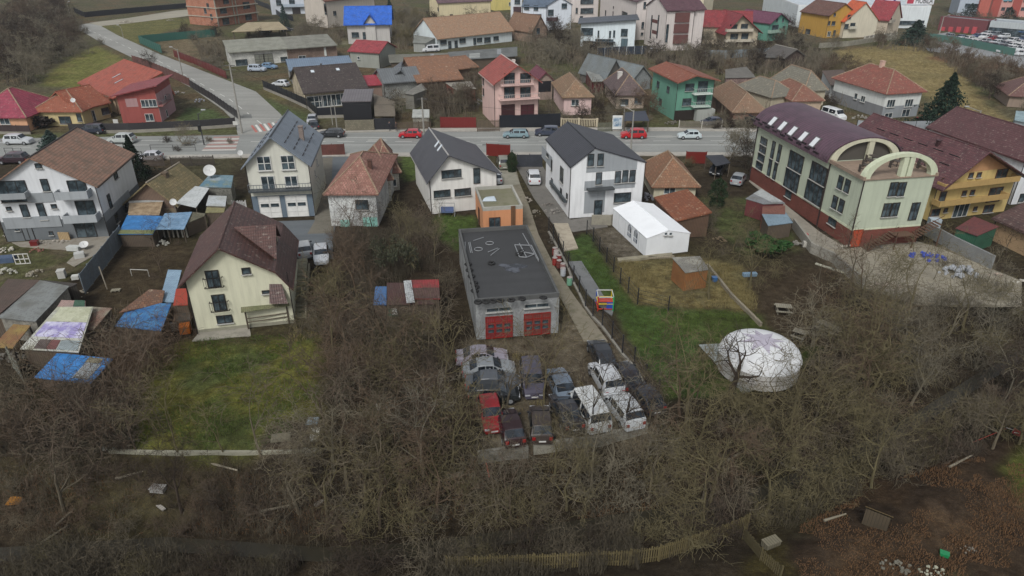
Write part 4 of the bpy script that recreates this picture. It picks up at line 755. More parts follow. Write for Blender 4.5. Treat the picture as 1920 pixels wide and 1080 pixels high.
House('grey_alpine_house', 'grey weathered chalet with half-hip slate roof and balcony', 'house', [(965,720),(1170,715),(1190,560)], he=4.6, eave=(965,620), apex=(1085,525), ov=.8, ovf=.9, depth=9, zm=A2, wall=M('old_plaster','#9b9d98','#70736f'), rmat=M('seam','#62666a','#55585a'), fmat=M('wood','#3a3632'), feats=[('w','F',1063,578,.9,1.3),('w','F',1100,578,.9,1.3),('w','F',1085,683,1.4,1.4),('bandpx','F',(1000,600),(1180,640),M('wood','#7f858a'),.5)])
House('grey_side_roof', 'grey slate roofed annex behind the weathered chalet', 'annex', [(890,560),(960,620),(1040,480)], qz=3.6, he=3.6, hr=5.4, roof='gable', depth=8, zm=A2, wall=M('old_plaster','#8f918c'), rmat=M('seam','#6a6e70'))
House('tile_barn', 'long barn with patchy orange-brown tile roof beside the chalet', 'barn', [(1215,615),(1540,590),(1660,480)], qz=3.4, he=3.4, hr=6.6, roof='gablex', t=.8, ov=.4, depth=13, zm=A2, wall=M('wood','#5f4a3c'), rmat=M('tile','#94694e','#6e5444'))
House('tile_barn_extension', 'lower barn wing with orange-brown tiles reaching towards the pink house', 'barn', [(1500,520),(1660,500),(1700,460)], qz=3.2, he=3.2, hr=4.8, roof='gablex', t=.8, ov=.3, depth=7, zm=A2, wall=M('wood','#5f4a3c'), rmat=M('tile','#94694e','#6e5444'))
lean('brick_annex', 'small brick red annex with a broken white and grey sheet roof', 'annex', A2, [(1500,675,2.6),(1650,665,2.6),(1610,610,2.9),(1420,620,2.9)], M('corr','#9a958a','#6e6a62'), M('brick','#8d5040'))
lean('grey_wood_shed', 'grey timber shed with slanted roof in front of the chalet', 'shed', A2, [(1180,710,3.0),(1285,670,2.8),(1240,625,3.2),(1110,700,3.2)], M('corr','#84827a'), M('wood','#77756c'))
lean('scaffold_frame', 'roofless timber frame shelter above the black gate', 'shelter', A2, [(890,870,2.2),(1045,870,2.2),(1040,760,2.6),(880,700,2.6)], M('wood','#6f6658'), None)
lean('white_caravan_shelter', 'shelter with pale grey panels behind the wooden fence', 'shelter', A2, [(1170,880,2.0),(1300,880,2.0),(1300,820,2.2),(1175,820,2.2)], M('corr','#b5b8b2'), M('old_plaster','#8a867a'))
PH = House('pink_house', 'pink three storey house with bright red tiled roof and two front balconies', 'house', [(1790,622),(2118,604),(1645,560)], qz=8, he=8, apex=(1965,490), ov=.5, ovf=.9, th=.18, depth=10.5, zm=A2, wall=pk, rmat=M('metal_tile','#9a4a40','#8a463c'), fmat=M('wood','#4a3028'), rtrim=M('metal','#d8c8c0'), feats=[
  ('d','F',1900,590,2.0,2.0),('d','F',2020,590,2.0,2.0),('d','F',1900,695,2.0,2.0),('d','F',2020,695,2.0,2.0),('bal','F',1840,2085,650,1.2,.8,pk,'rail',M('metal','#c5b8b2')),('bal','F',1830,2130,760,1.2,.8,pk,'rail',M('metal','#c5b8b2')),
  ('g','F',1890,830,2.6,2.3,{'gm':M('metal','#4a2c30')}),('g','F',2035,830,2.6,2.3,{'gm':M('metal','#5a2c34')}),('w','L',1706,610,.9,1.3),('w','L',1708,690,.9,1.4),('chim',.6,.5,.4,M('plaster','#d8d0c8'),.5)])
# the main long slope of its roof runs along the street: a second gable crossing it
House('pink_house_wing', 'rear wing of the pink house under the same red tiles', 'house wing', [(1770,860),(1900,860),(1900,560)], he=PH.he, hr=PH.hr, roof='gable', t=.5, ov=.3, depth=13, zm=A2, wall=pk, rmat=M('metal_tile','#9a4a40','#8a463c'))if 0 else None
House('maroon_annex', 'dark annex with maroon roof at the right of the pink house', 'annex', [(195,750),(300,745),(290,600)], he=4.2, hr=5.6, roof='gable', depth=8, zm=A3, wall=M('plaster','#8f7f74'), rmat=M('metal_tile','#6a2f3c'), feats=[('bandpx','F',(190,610),(290,685),M('metal','#23252b'),.08)])
House('pink_cottage', 'small pale pink cottage with mossy brown hipped tile roof', 'house', [(385,865),(590,860),(600,720)], eave=(385,715), hr=6.2, roof='hip', ov=.5, depth=13, zm=A3, wall=M('plaster','#cdb3ae'), rmat=M('tile','#8f7057','#6f5f4a'), fmat=PVC, feats=[('w','F',473,768,1.5,1.2)])
House('beige_cottage', 'beige cottage with dark brown hipped roof, red ridges and tall white chimney', 'house', [(780,815),(985,812),(1000,700)], he=3.2, hr=6.2, roof='hip', ov=.5, depth=13, zm=A3, wall=M('plaster','#b5a595'), rmat=M('metal_tile','#5c4a48','#534442'), fmat=M('wood','#4a3a30'), feats=[('w','F',840,765,1.8,1.2),('w','F',945,755,1.5,1.2),('chim',.3,.5,1.0,M('plaster','#c5c2bc'),.9)])
GH = House('teal_house', 'tall turquoise green house with two balconies and orange-red tile roof', 'house', [(1215,905),(1480,890),(1500,700)], eave=(1225,610), apex=(1390,565), hr=None, t=.5, ov=.6, ovf=1.3, depth=12, zm=A3, wall=M('plaster','#5f8f7c'), rmat=M('tile','#8d5440','#75483a'), fmat=M('wood','#3e4a44'), feats=[
  ('w','F',1332,655,1.8,1.4),('d','F',1430,648,2.0,2.0),('w','F',1310,765,1.8,1.4),('d','F',1418,748,1.8,1.8),('bal','F',1370,1505,715,1.3,.9,M('plaster','#c8d2ca'),'rail',M('metal','#c2cac4')),('bal','F',1360,1490,810,1.3,.8,M('plaster','#b5c4ba'),'rail',M('metal','#b2bab4')),('bandpx','F',(1370,815),(1490,905),M('plaster','#9da09a'),1.2),('bandpx','F',(1220,830),(1365,900),M('metal','#38302c')),('wp','L',3,5,1.2,1.3),('wp','L',8,5,1.2,1.3),('wp','L',5,2,1.2,1.3)])
House('brown_tile_cottage', 'long brick cottage with brown hipped tile roof beside the turquoise house', 'house', [(1650,940),(1880,940),(1900,850)], he=2.9, hr=5.4, roof='hip', ov=.5, depth=17, zm=A3, wall=M('old_plaster','#8a6c5c'), rmat=M('tile','#8a6a54','#6f5c4a'), fmat=M('wood','#5a4c40'), feats=[('w','F',1760,895,1.1,1.1),('w','F',1820,890,1.1,1.1)])
House('red_tile_cottage', 'cream cottage with red-brown hipped tile roof behind the green hall', 'house', [(170,850),(385,845),(440,800)], qz=0, he=2.8, hr=5.0, roof='hip', ov=.5, depth=12, zm=A4, wall=M('plaster','#b8a48e'), rmat=M('tile','#8a5a48','#6f5044'), fmat=PVC)
House('grey_roof_villa', 'older house with grey slate half-hip roof and three part window', 'house', [(250,800),(410,790),(430,700)], he=3.6, hr=6.6, roof='hip', ov=.4, depth=12, zm=A4, wall=M('plaster','#b3aa94'), rmat=M('tile','#7f7c70','#6a685c'), fmat=PVC, feats=[('w','F',325,722,1.8,1.2,{'nx':3}),('sky',.6,.3,.9,.9)])
House('grey_roof_annex', 'grey slate roofed wing left of the older house', 'house wing', [(30,720),(215,700),(250,600)], qz=3, he=3.0, hr=5.2, roof='hip', ov=.4, depth=11, zm=A4, wall=M('plaster','#a89f8a'), rmat=M('tile','#7a776a','#66645a'), feats=[])
House('red_patched_villa', 'white two storey house with patchy red-brown hipped tile roof and grey base', 'house', [(845,890),(1110,870),(1180,720)], he=5.2, hr=8.3, roof='hip', ov=.6, depth=15, zm=A4, wall=M('plaster','#cdd0cc'), rmat=M('tile','#8f5246','#6f4a40'), fmat=PVC, feats=[('w','F',920,775,1.8,1.5,{'nx':3}),('w','F',1055,772,1.8,1.5,{'nx':3}),('d','F',1025,870,1.8,1.5),('w','F',900,870,1.8,1.0),('band','F',0,2.3,M('plaster','#8a8f92')),('band','L',0,2.3,M('plaster','#7a7c7e')),('w','L',715,742,1.2,1.2),('w','L',662,722,.9,1.2),('chim',.5,.5,1.,M('plaster','#c8a898'),.7)])
House('far_right_cottage', 'cottage with brown roof at the right edge above the tan field', 'house', [(1790,800),(2100,820),(2100,700)], he=2.6, hr=5.2, roof='hip', ov=.5, depth=10, zm=A4, wall=M('plaster','#8a7a6c'), rmat=M('metal_tile','#6a4a44'))
lean('blue_white_store', 'store with pale blue flat roof at the right edge beside the tan field', 'store', A4, [(1850,900,2.2),(2000,930,2.2),(2000,840,2.4),(1860,830,2.4)], M('corr','#93a9ae'), M('plaster','#8c9498'))
House('grey_gable_shed', 'timber shed with steep grey corrugated gable behind the beige cottage', 'shed', [(700,590),(830,570),(880,480)], qz=2.2, he=2.2, hr=6.0, roof='gable', ov=.2, depth=9, zm=A3, wall=M('wood','#5e5a54'), rmat=M('corr','#6f7678','#626664'))
House('second_grey_shed', 'wider timber shed with grey corrugated roof left of the turquoise house', 'shed', [(900,600),(1040,580),(1080,520)], qz=2.6, he=2.6, hr=5.2, roof='gable', ov=.3, depth=9, zm=A3, wall=M('old_plaster','#8a8f8e'), rmat=M('corr','#767e80','#686c6a'))
lean('sheet_roof_lean_to', 'long pale sheet roof lean-to with red end between the two cottages', 'lean-to', A3, [(600,612,2.6),(695,608,2.6),(610,500,2.9),(540,508,2.9)], M('corr','#8f918c'), M('metal','#6e2c34'))
lean('collapsed_shed', 'half collapsed shed with scattered grey sheets', 'shed', A3, [(580,480,2.2),(690,470,2.2),(690,430,2.6),(600,432,2.6)], M('corr','#8a867c','#6a665e'), WD)
lean('broken_roof_barn', 'ruined barn with slanting grey roof and pinkish walls right of the turquoise house', 'barn', A3, [(1600,585,3.2),(1830,580,3.2),(1760,500,4.0),(1600,520,4.0)], M('corr','#6d6a64','#5c5a54'), M('old_plaster','#86706a'))
lean('tan_wing', 'low white walled wing with dark mossy roof behind the grey slate roofs', 'annex', A4, [(470,640,3.),(700,650,3.),(560,520,3.6),(405,530,3.6)], M('corr','#5c4c44','#4f453e'), M('plaster','#b9bcbc'))
House('dark_gable_barn', 'dark open barn with pale roof edges left of the tan field', 'barn', [(130,430),(275,420),(290,380)], qz=2.5, he=2.5, hr=4.2, roof='gable', ov=.4, depth=8, zm=A4, wall=M('wood','#4a3c36'), rmat=M('corr','#5c5854'), rtrim=M('wood','#a8a498'))
lean('flat_dark_store', 'flat dark roofed store left of the dark open barn', 'store', A4, [(-20,430,2.4),(90,435,2.4),(150,370,2.6),(0,370,2.6)], M('corr','#55534f'), WD)
# second row
House('long_white_building', 'very long low white building with dirty grey corrugated roof', 'building', [(205,750),(845,700),(1400,560)], eave=(205,650), roof='mono', hs=None or (3.6,3.6,5.0,5.0), ov=.3, ovf=.8, depth=9, zm=B1, wall=M('old_plaster','#c6c6c0','#9a9a92'), rmat=M('corr','#8f9084','#77776c'), fmat=M('wood','#4a4a46'), feats=[('w','F',320,715,3.,1.6),('g','F',530,710,2.5,2.6,{'gm':M('paint','#77786e')}),('g','F',625,700,2.5,2.6,{'gm':M('paint','#77786e')}),('w','F',795,665,1.8,1.2)])
House('long_brown_building', 'lower right half of the long building with dim brick front', 'building', [(845,700),(1400,655),(1500,560)], he=3.5, roof='mono', hs=(3.5,3.5,4.9,4.9), ov=.1, ovf=.8, depth=9, zm=B1, wall=M('old_plaster','#7d6a5e'), rmat=M('corr','#86867c','#6c6c62'), fmat=PVC, feats=[('w','F',1000,650,2.,1.2)])
BRK = M('brick','#a9684c','#9a9184'); CN = M('concrete','#a09a8c')
UF = House('unfinished_building', 'unfinished red brick apartment block with bare concrete slabs', 'building', [(60,300),(500,235),(520,-40)], z=0, he=14, roof='flat', depth=15, zm=B1, wall=BRK, rmat=CN, fmat=M('concrete','#4a3c34'), rtrim=CN, feats=[('w','F',110,115,3.,2.2,{'t':.1}),('w','F',140,240,3.,2.2,{'t':.1}),('w','F',370,60,3.2,2.4,{'t':.1}),('w','F',395,190,3.,2.2,{'t':.1}),('w','F',140,10,2.5,2.,{'t':.1}),('w','L',-60,70,1.2,2.),('w','L',-20,190,1.2,2.),('w','L',-90,120,1.2,2.)])
for z_ in (3.1, 6.2, 9.3, 12.4): UF.band('F', z_-.15, z_+.15, CN, -.4, UF.W+.4, 1.1, 'slab'); UF.band('L', z_-.15, z_+.15, CN, off=.25, name='slab')
for fx in (.0, .42, .5, 1.): MB().box(UF.W*fx-.2,-.3,0,UF.W*fx+.2,-.02,14).build('column', CN, UF.r)
lean('timber_canopy', 'long canopy of pale planks on posts below the unfinished block', 'canopy', B1, [(200,360,3.),(840,330,3.),(740,245,3.6),(380,250,3.6)], M('wood','#a5977a'), None, ps=.25)
BH = House('blue_roof_house', 'pale grey two storey house with vivid blue metal roof', 'house', [(695,330),(1010,325),(1000,180)], he=6.2, hr=10.2, roof='gablex', ov=.9, ovf=.9, depth=11, zm=A2, wall=M('plaster','#b3b0ac'), rmat=M('metal_tile','#1f63c8','#1c58b4'), fmat=M('wood','#2e2a28'), feats=[('w','F',745,262,2.2,1.6,{'nx':3}),('w','F',868,262,2.6,1.5,{'nx':3}),('d','F',812,268,.9,2.1)])
u0, _v = BH.hit('F', 822, 200); u1, _v = BH.hit('F', 895, 200); _u, zp_ = BH.hit('F', 850, 118, .9); um = (u0+u1)/2; zp_ = max(zp_, BH.he+2.2)
MB().prism([(u0,-.5,0),(u1,-.5,0),(u1,-.5,BH.he+.1),(um,-.5,zp_-.2),(u0,-.5,BH.he+.1)][::1], [(u0,4,0),(u1,4,0),(u1,4,BH.he+.1),(um,4,zp_-.2),(u0,4,BH.he+.1)]).build('bay', M('plaster','#b8b5b0'), BH.r)
bm_ = M('metal_tile','#1f63c8','#1c58b4'); e_ = BH.he-.35
for ue in (u0-.6, u1+.6): MB().prism([(ue,-1.2,e_),(um,-1.2,zp_),(um,5.2,zp_),(ue,5.2,e_)], [(ue,-1.2,e_+.18),(um,-1.2,zp_+.18),(um,5.2,zp_+.18),(ue,5.2,e_+.18)]).build('bay_roof', bm_, BH.roofo)
for c_x in (842,862,882): BH.feat('w','F',c_x,196,.8,1.0,{'nx':1})
_ = House('blue_dormer', 'gabled middle bay of the blue roofed house', 'bay', [(825,330),(895,330),(900,250)], he=6.6, hr=9.4, roof='gable', ov=.5, ovf=.6, depth=6, zm=A2, wall=M('plaster','#b8b5b0'), rmat=M('metal_tile','#1f63c8','#1c58b4')) if 0 else None
House('brown_gable_house', 'tall beige house with rust brown roof behind the blue roof', 'house', [(545,210),(900,160),(930,60)], he=9.0, hr=12.5, roof='gablex', ov=.8, depth=12, zm=A2, wall=M('plaster','#b5ada2'), rmat=M('metal_tile','#7e5446','#6e4c42'), fmat=M('wood','#4a3c34'), feats=[('w','L',520,60,1.,3),('w','L',560,80,1.,3.),('w','F',590,100,1.4,1.6)])
House('modern_villa', 'modern white villa with grey glass balconies at the top edge', 'house', [(120,110),(470,100),(500,0)], he=7.2, roof='flat', depth=10, zm=A2, wall=M('plaster','#c5cbd2'), rmat=M('concrete','#77797a'), fmat=M('metal','#2f353c'), feats=[('w','F',270,20,2.2,2.2),('w','F',400,15,2.,2.2),('w','F',170,20,2.,2.2),('g','F',305,95,3.2,2.4,{'gm':M('metal','#4a4240')}),('bal','F',200,430,55,1.3,.9,M('plaster','#a8b4c0')),('w','F',400,90,2.,1.6)])
House('orange_tile_house', 'beige house with brick brown roof behind the timber canopy', 'house', [(0,210),(180,170),(260,120)], qz=4, he=4, hr=7.5, roof='hip', depth=12, zm=A2, wall=M('plaster','#a09484'), rmat=M('tile','#7a5c48','#655040')) if 0 else None
House('cream_villa', 'cream house with mauve brown hipped roof at the top edge', 'house', [(1375,150),(1760,130),(1790,30)], he=6.2, hr=9.8, roof='gablex', ov=.6, depth=12, zm=A2, wall=M('plaster','#cfc3a0'), rmat=M('metal_tile','#6a5258','#5c4a50'), fmat=M('wood','#4a3c34'), feats=[('w','F',1465,120,1.2,1.3),('w','F',1518,132,.9,.9),('w','F',1608,112,1.,1.2),('w','F',1658,112,.9,1.),('w','L',1400,80,1.3,1.3)])
House('yellow_villa', 'pale yellow house partly cut off at the top edge', 'house', [(1790,80),(1960,70),(1980,0)], he=8, roof='flat', depth=10, zm=A2, wall=M('plaster','#cdbf78'), rmat=M('concrete','#77797a'), fmat=PVC, feats=[('w','F',1905,30,1.2,1.5)])
House('long_tile_house', 'very long white cottage with mottled pinkish tile roof', 'house', [(1365,375),(1920,310),(2150,250)], he=3.4, hr=8.0, roof='gablex', t=.5, ov=.5, ovf=.6, depth=14, zm=A2, wall=M('plaster','#c6cfd0'), rmat=M('tile','#a27f64','#85705c'), fmat=M('wood','#3a3430'), feats=[('w','F',1405,318,2.2,1.3),('d','F',1452,325,1.1,2.1),('d','F',1500,325,1.1,2.1),('w','F',1548,305,2.2,1.4),('w','F',1640,310,1.,2.),('w','F',1675,300,2.,1.3),('w','F',1735,300,2.4,1.6,{'nx':3}),('w','F',1800,288,2.,1.3)])
House('tile_house_end', 'brown tiled gable end of the long cottage with brick gable', 'house wing', [(150,320),(260,305),(240,160)], he=3.4, hr=7.6, roof='gable', ov=.4, depth=12, zm=A3, wall=M('old_plaster','#96806f'), rmat=M('tile','#80614c','#6c5646'), fmat=M('wood','#3a2c28'), feats=[('w','F',195,232,1.4,1.8),('w','F',195,290,.9,.9),('w','F',238,290,.9,.9)])
lean('grey_hut_shed', 'grey roofed hut left of the long mottled cottage', 'shed', A2, [(1175,320,2.6),(1270,325,2.6),(1345,285,3.2),(1190,262,3.2)], M('corr','#83857e'), M('plaster','#8f918c'))
lean('white_top_store', 'dark store with white sheet roof above the grey hut', 'store', A2, [(1215,215,3.),(1310,220,3.),(1355,180,3.2),(1215,170,3.2)], M('flat','#b9bcbc'), M('wood','#3a3c40'))
for nm, lb, pts, c in (('mossy_long_shed','long low shed with mossy grey sheets behind the tile barn',[(1000,470,2.6),(1440,455,2.6),(1440,395,3.),(990,410,3.)],'#757469'), ('grey_long_shed','long low shed with dark grey sheets behind the pink house',[(1440,455,2.6),(1960,420,2.6),(1960,350,3.),(1440,390,3.)],'#6d706e')): lean(nm, lb, 'shed', A2, pts, M('corr',c), WD, parts=[('roof_patch',.1,.6,.3,.45,M('corr','#a5a8a4')),('roof_patch',.3,.9,.7,.76,M('corr','#94989a'))])
House('white_blue_villa', 'white and blue-grey villa with slate roof, brown balcony and gable window', 'house', [(265,228),(440,222),(460,50)], he=8.2, hr=10.6, roof='gable', ov=.3, ovf=.4, depth=11, zm=A3, wall=M('plaster','#ccd3db'), rmat=M('seam','#5a6878','#505c6a'), fmat=M('wood','#2a2c30'), feats=[('w','F',392,45,1.9,1.7),('d','F',315,200,1.1,2.2),('bal','F',245,345,160,1.4,1.,M('wood','#4a343a')),('w','F',290,95,2.,2.)])
House('white_balcony_villa', 'white villa wing with long dark balconies under the same slate roof', 'house wing', [(80,220),(255,225),(260,50)], he=7.6, hr=9.6, roof='gablex', ov=.4, depth=10, zm=A3, wall=M('plaster','#c9cfd6'), rmat=M('seam','#5a6878','#505c6a'), fmat=M('wood','#2a2c30'), feats=[('w','F',110,55,1.8,1.7),('w','F',180,60,1.6,1.7),('bal','F',75,215,130,1.,1.,M('wood','#3c3438')),('w','F',150,180,3.,1.6)])
House('white_slab_villa', 'white narrow villa with brown panel at the top edge', 'house', [(-10,190),(75,190),(80,50)], he=9.4, roof='flat', depth=10, zm=A3, wall=M('plaster','#c9cdd0'), rmat=M('concrete','#77797a'), fmat=M('wood','#2a2c30'), feats=[('w','F',40,15,2.,1.6),('bandpx','F',(10,50),(70,95),M('wood','#4a3438'),.1),('w','F',40,120,2.,1.4)])
MW = House('modern_white_house', 'modern white two storey box house with dark mono-pitch roof', 'house', [(510,348),(915,355),(930,290)], he=7, roof='mono', hs=(6.6,7.8,7.8,6.6), ov=.9, ovf=1., depth=11, zm=A3, wall=M('plaster','#cdd8dc'), rmat=M('seam','#4a5058'), fmat=M('metal','#2c3438'), feats=[('w','F',557,238,3.6,2.2),('w','F',648,255,.5,2.),('w','F',735,258,.6,2.),('w','F',766,254,.6,2.),('w','F',842,245,2.,2.2),('w','F',842,320,2.,2.4,{'gm':M('flat','#50646c')}),('w','F',690,335,5.5,2.2,{'nx':3}),('w','F',568,330,3.,1.6),('bal','F',590,775,318,1.,0,M('metal','#3c444a'),'none')])
ap = M('plaster','#cdc5c0'); bn = M('wood','#6a4440')
AP1 = House('left_apartment_block', 'cream apartment block with brown window bands at the top edge, left one', 'apartment building', [(440,170),(640,165),(670,60)], he=12.4, roof='flat', depth=12, zm=A3, wall=ap, rmat=M('metal_tile','#5c4048'), fmat=M('wood','#3c3030'), feats=[('w','F',562,82,5.,2.,{'nx':4}),('w','F',562,10,5.,2.,{'nx':4}),('w','F',485,80,.8,2.),('w','F',595,140,1.2,.9),('w','F',520,130,1.2,.9)])
House('middle_apartment_block', 'cream apartment block with plum roof, skylights and brown window band', 'apartment building', [(655,175),(915,300),(1000,210)], z=0, he=11.5, hr=14.8, roof='gablex', ov=.6, depth=15, zm=A3, wall=ap, rmat=M('metal_tile','#5e4048','#523a40'), fmat=M('wood','#3c3030'), feats=[('w','F',845,115,6.,2.2,{'nx':4}),('w','F',758,112,.8,2.4),('w','F',703,98,1.2,1.9),('w','F',700,158,1.,.8),('w','F',762,55,.8,.8),('w','R',995,40,.8,2.),('w','R',980,190,.8,2.),('w','R',975,255,.8,.9),('sky',.45,.3,1.,1.),('sky',.6,.3,1.,1.)])
House('right_apartment_block', 'cream apartment block with plum gable roof and brown stair panels', 'apartment building', [(990,330),(1135,382),(1250,350)], he=11.2, hr=14.2, roof='gable', ov=.5, depth=12, zm=A3, wall=ap, rmat=M('metal_tile','#5e4048','#523a40'), fmat=M('wood','#2e2626'), feats=[('w','F',1045,200,.7,6.5,{'nx':1}),('w','F',1095,200,.7,6.5,{'nx':1}),('bandpx','F',(1052,140),(1090,178),bn),('bandpx','F',(1052,222),(1090,262),bn),('w','R',1162,250,.8,5.)])
House('apartment_annex', 'plum roofed stair block with brown balconies beside the cream apartments', 'apartment building', [(1140,380),(1335,375),(1370,300)], he=11.0, hr=13.4, roof='gablex', ov=.5, depth=10, zm=A3, wall=ap, rmat=M('metal_tile','#5e4048','#523a40'), fmat=M('wood','#2e2626'), feats=[('bandpx','F',(1225,95),(1325,165),bn,.5),('bandpx','F',(1215,180),(1318,245),bn,.5),('bandpx','F',(1210,262),(1310,325),bn,.5),('w','F',1165,250,.9,5.,{'nx':1})])
House('orange_roof_apartments', 'cream apartment house with orange-red roof behind the plum roofs', 'apartment building', [(1230,80),(1430,95),(1440,0)], he=9, hr=12.2, roof='gablex', ov=.5, depth=10, zm=A3, wall=M('plaster','#c9c0a8'), rmat=M('metal_tile','#b0503c'), feats=[('w','F',1380,50,1.8,1.8)])
House('red_roof_chalet', 'cream chalet with dark red roof, two front balconies and garages', 'house', [(1590,355),(1830,350),(1860,190)], he=5.4, eave=(1600,235), apex=(1735,110), ov=.9, ovf=1.3, depth=12, zm=A3, wall=M('plaster','#b5aa94'), rmat=M('metal_tile','#8a3236','#763034'), fmat=M('wood','#4a3a30'), feats=[('d','F',1660,208,2.4,1.9),('d','F',1742,203,2.2,1.9),('d','F',1665,278,2.4,2.),('d','F',1745,275,2.2,2.),('bal','F',1610,1810,240,1.3,.6,M('plaster','#b8b0a0')),('bal','F',1590,1815,318,1.3,.6,M('plaster','#b8b0a0')),('g','F',1660,350,2.4,2.,{'gm':M('wood','#5a4436')}),('g','F',1750,348,2.4,2.,{'gm':M('wood','#5a4436')})])
House('red_roof_chalet_wing', 'broad dark red roof wing reaching left from the cream chalet', 'house wing', [(1440,196),(1790,206),(1640,120)], qz=5.2, he=5.2, hr=9.0, roof='gablex', ov=.6, depth=12, zm=A3, wall=M('plaster','#a89c88'), rmat=M('metal_tile','#8a3236','#763034'))
House('teal_gable_house', 'turquoise gabled house with plum roof left of the yellow house', 'house', [(500,262),(712,240),(365,250)], qz=5.4, he=5.4, apex=(640,150), ov=.4, ovf=.7, depth=13, zm=B3, wall=M('plaster','#5f9584'), rmat=M('metal_tile','#6a3a50','#5e3648'), fmat=M('wood','#38403c'), feats=[('w','F',580,225,.9,1.1),('w','F',648,225,.9,1.1),('w','F',560,310,3.,1.6),('w','F',655,320,1.,1.5),('bal','F',500,640,380,1.2,.8,M('plaster','#8fa89a'))])
House('yellow_block_house', 'ochre yellow two storey house with brown gable roof', 'house', [(815,370),(1120,430),(1240,390)], he=7.0, hr=10.2, roof='gablex', ov=.4, ovf=.5, depth=11, zm=B3, wall=M('plaster','#b08a3e'), rmat=M('metal_tile','#6a4a40','#5c4238'), fmat=M('wood','#4a2e1c'), feats=[('w','F',930,355,2.2,1.6),('w','R',1165,260,.8,1.3),('w','R',1215,262,1.4,1.3),('w','R',1165,380,1.3,1.6,WF),('w','R',1225,372,1.,1.8),('w','R',1230,165,.9,.9)])
House('orange_roof_villa', 'cream house with bright orange roof between the yellow and red roofed houses', 'house', [(1170,395),(1310,428),(1470,392)], eave=(1180,200), hr=10.6, roof='gablex', ov=.4, ovf=.5, depth=12, zm=B3, wall=M('plaster','#c5beaa'), rmat=M('metal_tile','#c9603a','#b85634'), fmat=M('wood','#38302c'), feats=[('w','R',1395,190,1.3,1.4),('w','R',1362,298,1.4,1.6),('d','R',1430,290,1.8,1.8),('bal','R',1400,1480,330,1.,.7,M('plaster','#b8b4a4'))])
House('red_roof_villa', 'cream house with wine red metal roof in front of the white store', 'house', [(1550,370),(1800,395),(1910,345)], eave=(1560,196), apex=None, hr=9.9, roof='gablex', ov=.4, ovf=.5, depth=11, zm=B3, wall=M('plaster','#b8ad9a'), rmat=M('metal_tile','#8e3038','#7c2e34'), fmat=M('wood','#38302c'), feats=[('bandpx','F',(1600,215),(1660,320),M('plaster','#94806e')),('w','R',1860,225,1.2,1.3),('bal','R',1820,1905,270,1.,.7,M('plaster','#9a9488'))])
ST = House('furniture_store', 'huge white flat roofed furniture store with a sign band', 'store', [(200,205),(1185,212),(1245,40)], z=0, eave=(1185,52), roof='flat', depth=45, zm=A4, wall=M('plaster','#cdd4d6'), rmat=M('concrete','#b9c2c8'), rtrim=M('plaster','#d6dadb'), fmat=M('metal','#4a5258'), feats=[('w','F',1040,172,6.,1.4,{'nx':4}),('w','F',1155,165,1.6,1.)])
def sign(parent, text, size, mat, loc, rot=(math.pi/2,0,0), name='lettering'):
    cu = bpy.data.curves.new('txt', 'FONT'); cu.body = text; cu.size = size; cu.extrude = .04; cu.align_x = 'CENTER'
    o = bpy.data.objects.new('txt', cu); dg_ = bpy.context.evaluated_depsgraph_get(); S.collection.objects.link(o); dg_.update(); me = bpy.data.meshes.new_from_object(o.evaluated_get(dg_)); bpy.data.objects.remove(o); me.materials.clear(); me.materials.append(mat)
    q = link(bpy.data.objects.new(name, me), parent); q.location = loc; q.rotation_euler = rot; return q
u, v = ST.hitfrac(0,0,0) if 0 else (0,0)
sx = ST.W
sgo = thing('rooftop_sign', 'white roof sign reading MOBILA in black with a red emblem, on the furniture store', 'sign', ST.r.location+Vector((0,0,0)), ST.r.rotation_euler.z)
SH = ST.he+.5
u0, v0 = ST.hit('F', 1030, 35, -3); u1, _ = ST.hit('F', 1240, 35, -3)
MB().box(u0, 3, SH, u1, 3.3, SH+2.7).build('board', M('flat','#cfd0d2'), sgo)
ta, _v = ST.hit('F', 1105, 20, -3); tb, _v = ST.hit('F', 1232, 20, -3)
lo_ = sign(sgo, 'MOBILA', 2.7, M('flat','#1c1a1e'), ((ta+tb)/2, 2.97, SH+.4)); lo_.scale = ((tb-ta)/max(.1, lo_.dimensions.x), 1, 1)
MB().box(u0+.4, 2.9, SH+.3, u0+2.6, 2.995, SH+2.4).build('emblem', M('flat','#a83446'), sgo)
ub, _ = ST.hit('F', 865, 12, -3); uc, _ = ST.hit('F', 960, 12, -3)
sg2 = thing('blue_roof_sign', 'dark blue roof sign board left of the MOBILA sign', 'sign', ST.r.location.copy(), ST.r.rotation_euler.z)
MB().box(ub, 3.4, SH, uc, 3.7, SH+2.2).build('board', M('flat','#1e3a6a'), sg2); MB().box(ub+.8, 3.34, SH+1, uc-.8, 3.395, SH+1.6).build('stripe', M('flat','#c3cad6'), sg2)
pa = M('plaster','#c09088')
BL = House('apartment_slab', 'long pink apartment slab with red-brown stair towers at the upper right corner', 'apartment building', [(1650,128),(2200,128),(2200,20)], he=27, roof='flat', depth=14, zm=A4, wall=pa, rmat=CN, fmat=M('wood','#5a4440'))
for fx in (.0, .28, .6, .9): BL.band('F', 0, 27.3, M('plaster','#9a4c44'), fx*BL.W, fx*BL.W+3.4, .25, 'stair_tower')
for i in range(7):
    for j in range(14):
        u = 5+j*BL.W/15; z_ = 3+i*3.1
        if all(abs(u-(f*BL.W+1.7)) > 2.6 for f in (0,.28,.6,.9)): BL.feat('wp','F',u,z_,1.5,1.3,{'nx':1,'t':.12})
BL.band('F', 6, 20, M('plaster','#6aa0ae'), 4.0, 7.2, .12, 'mural')
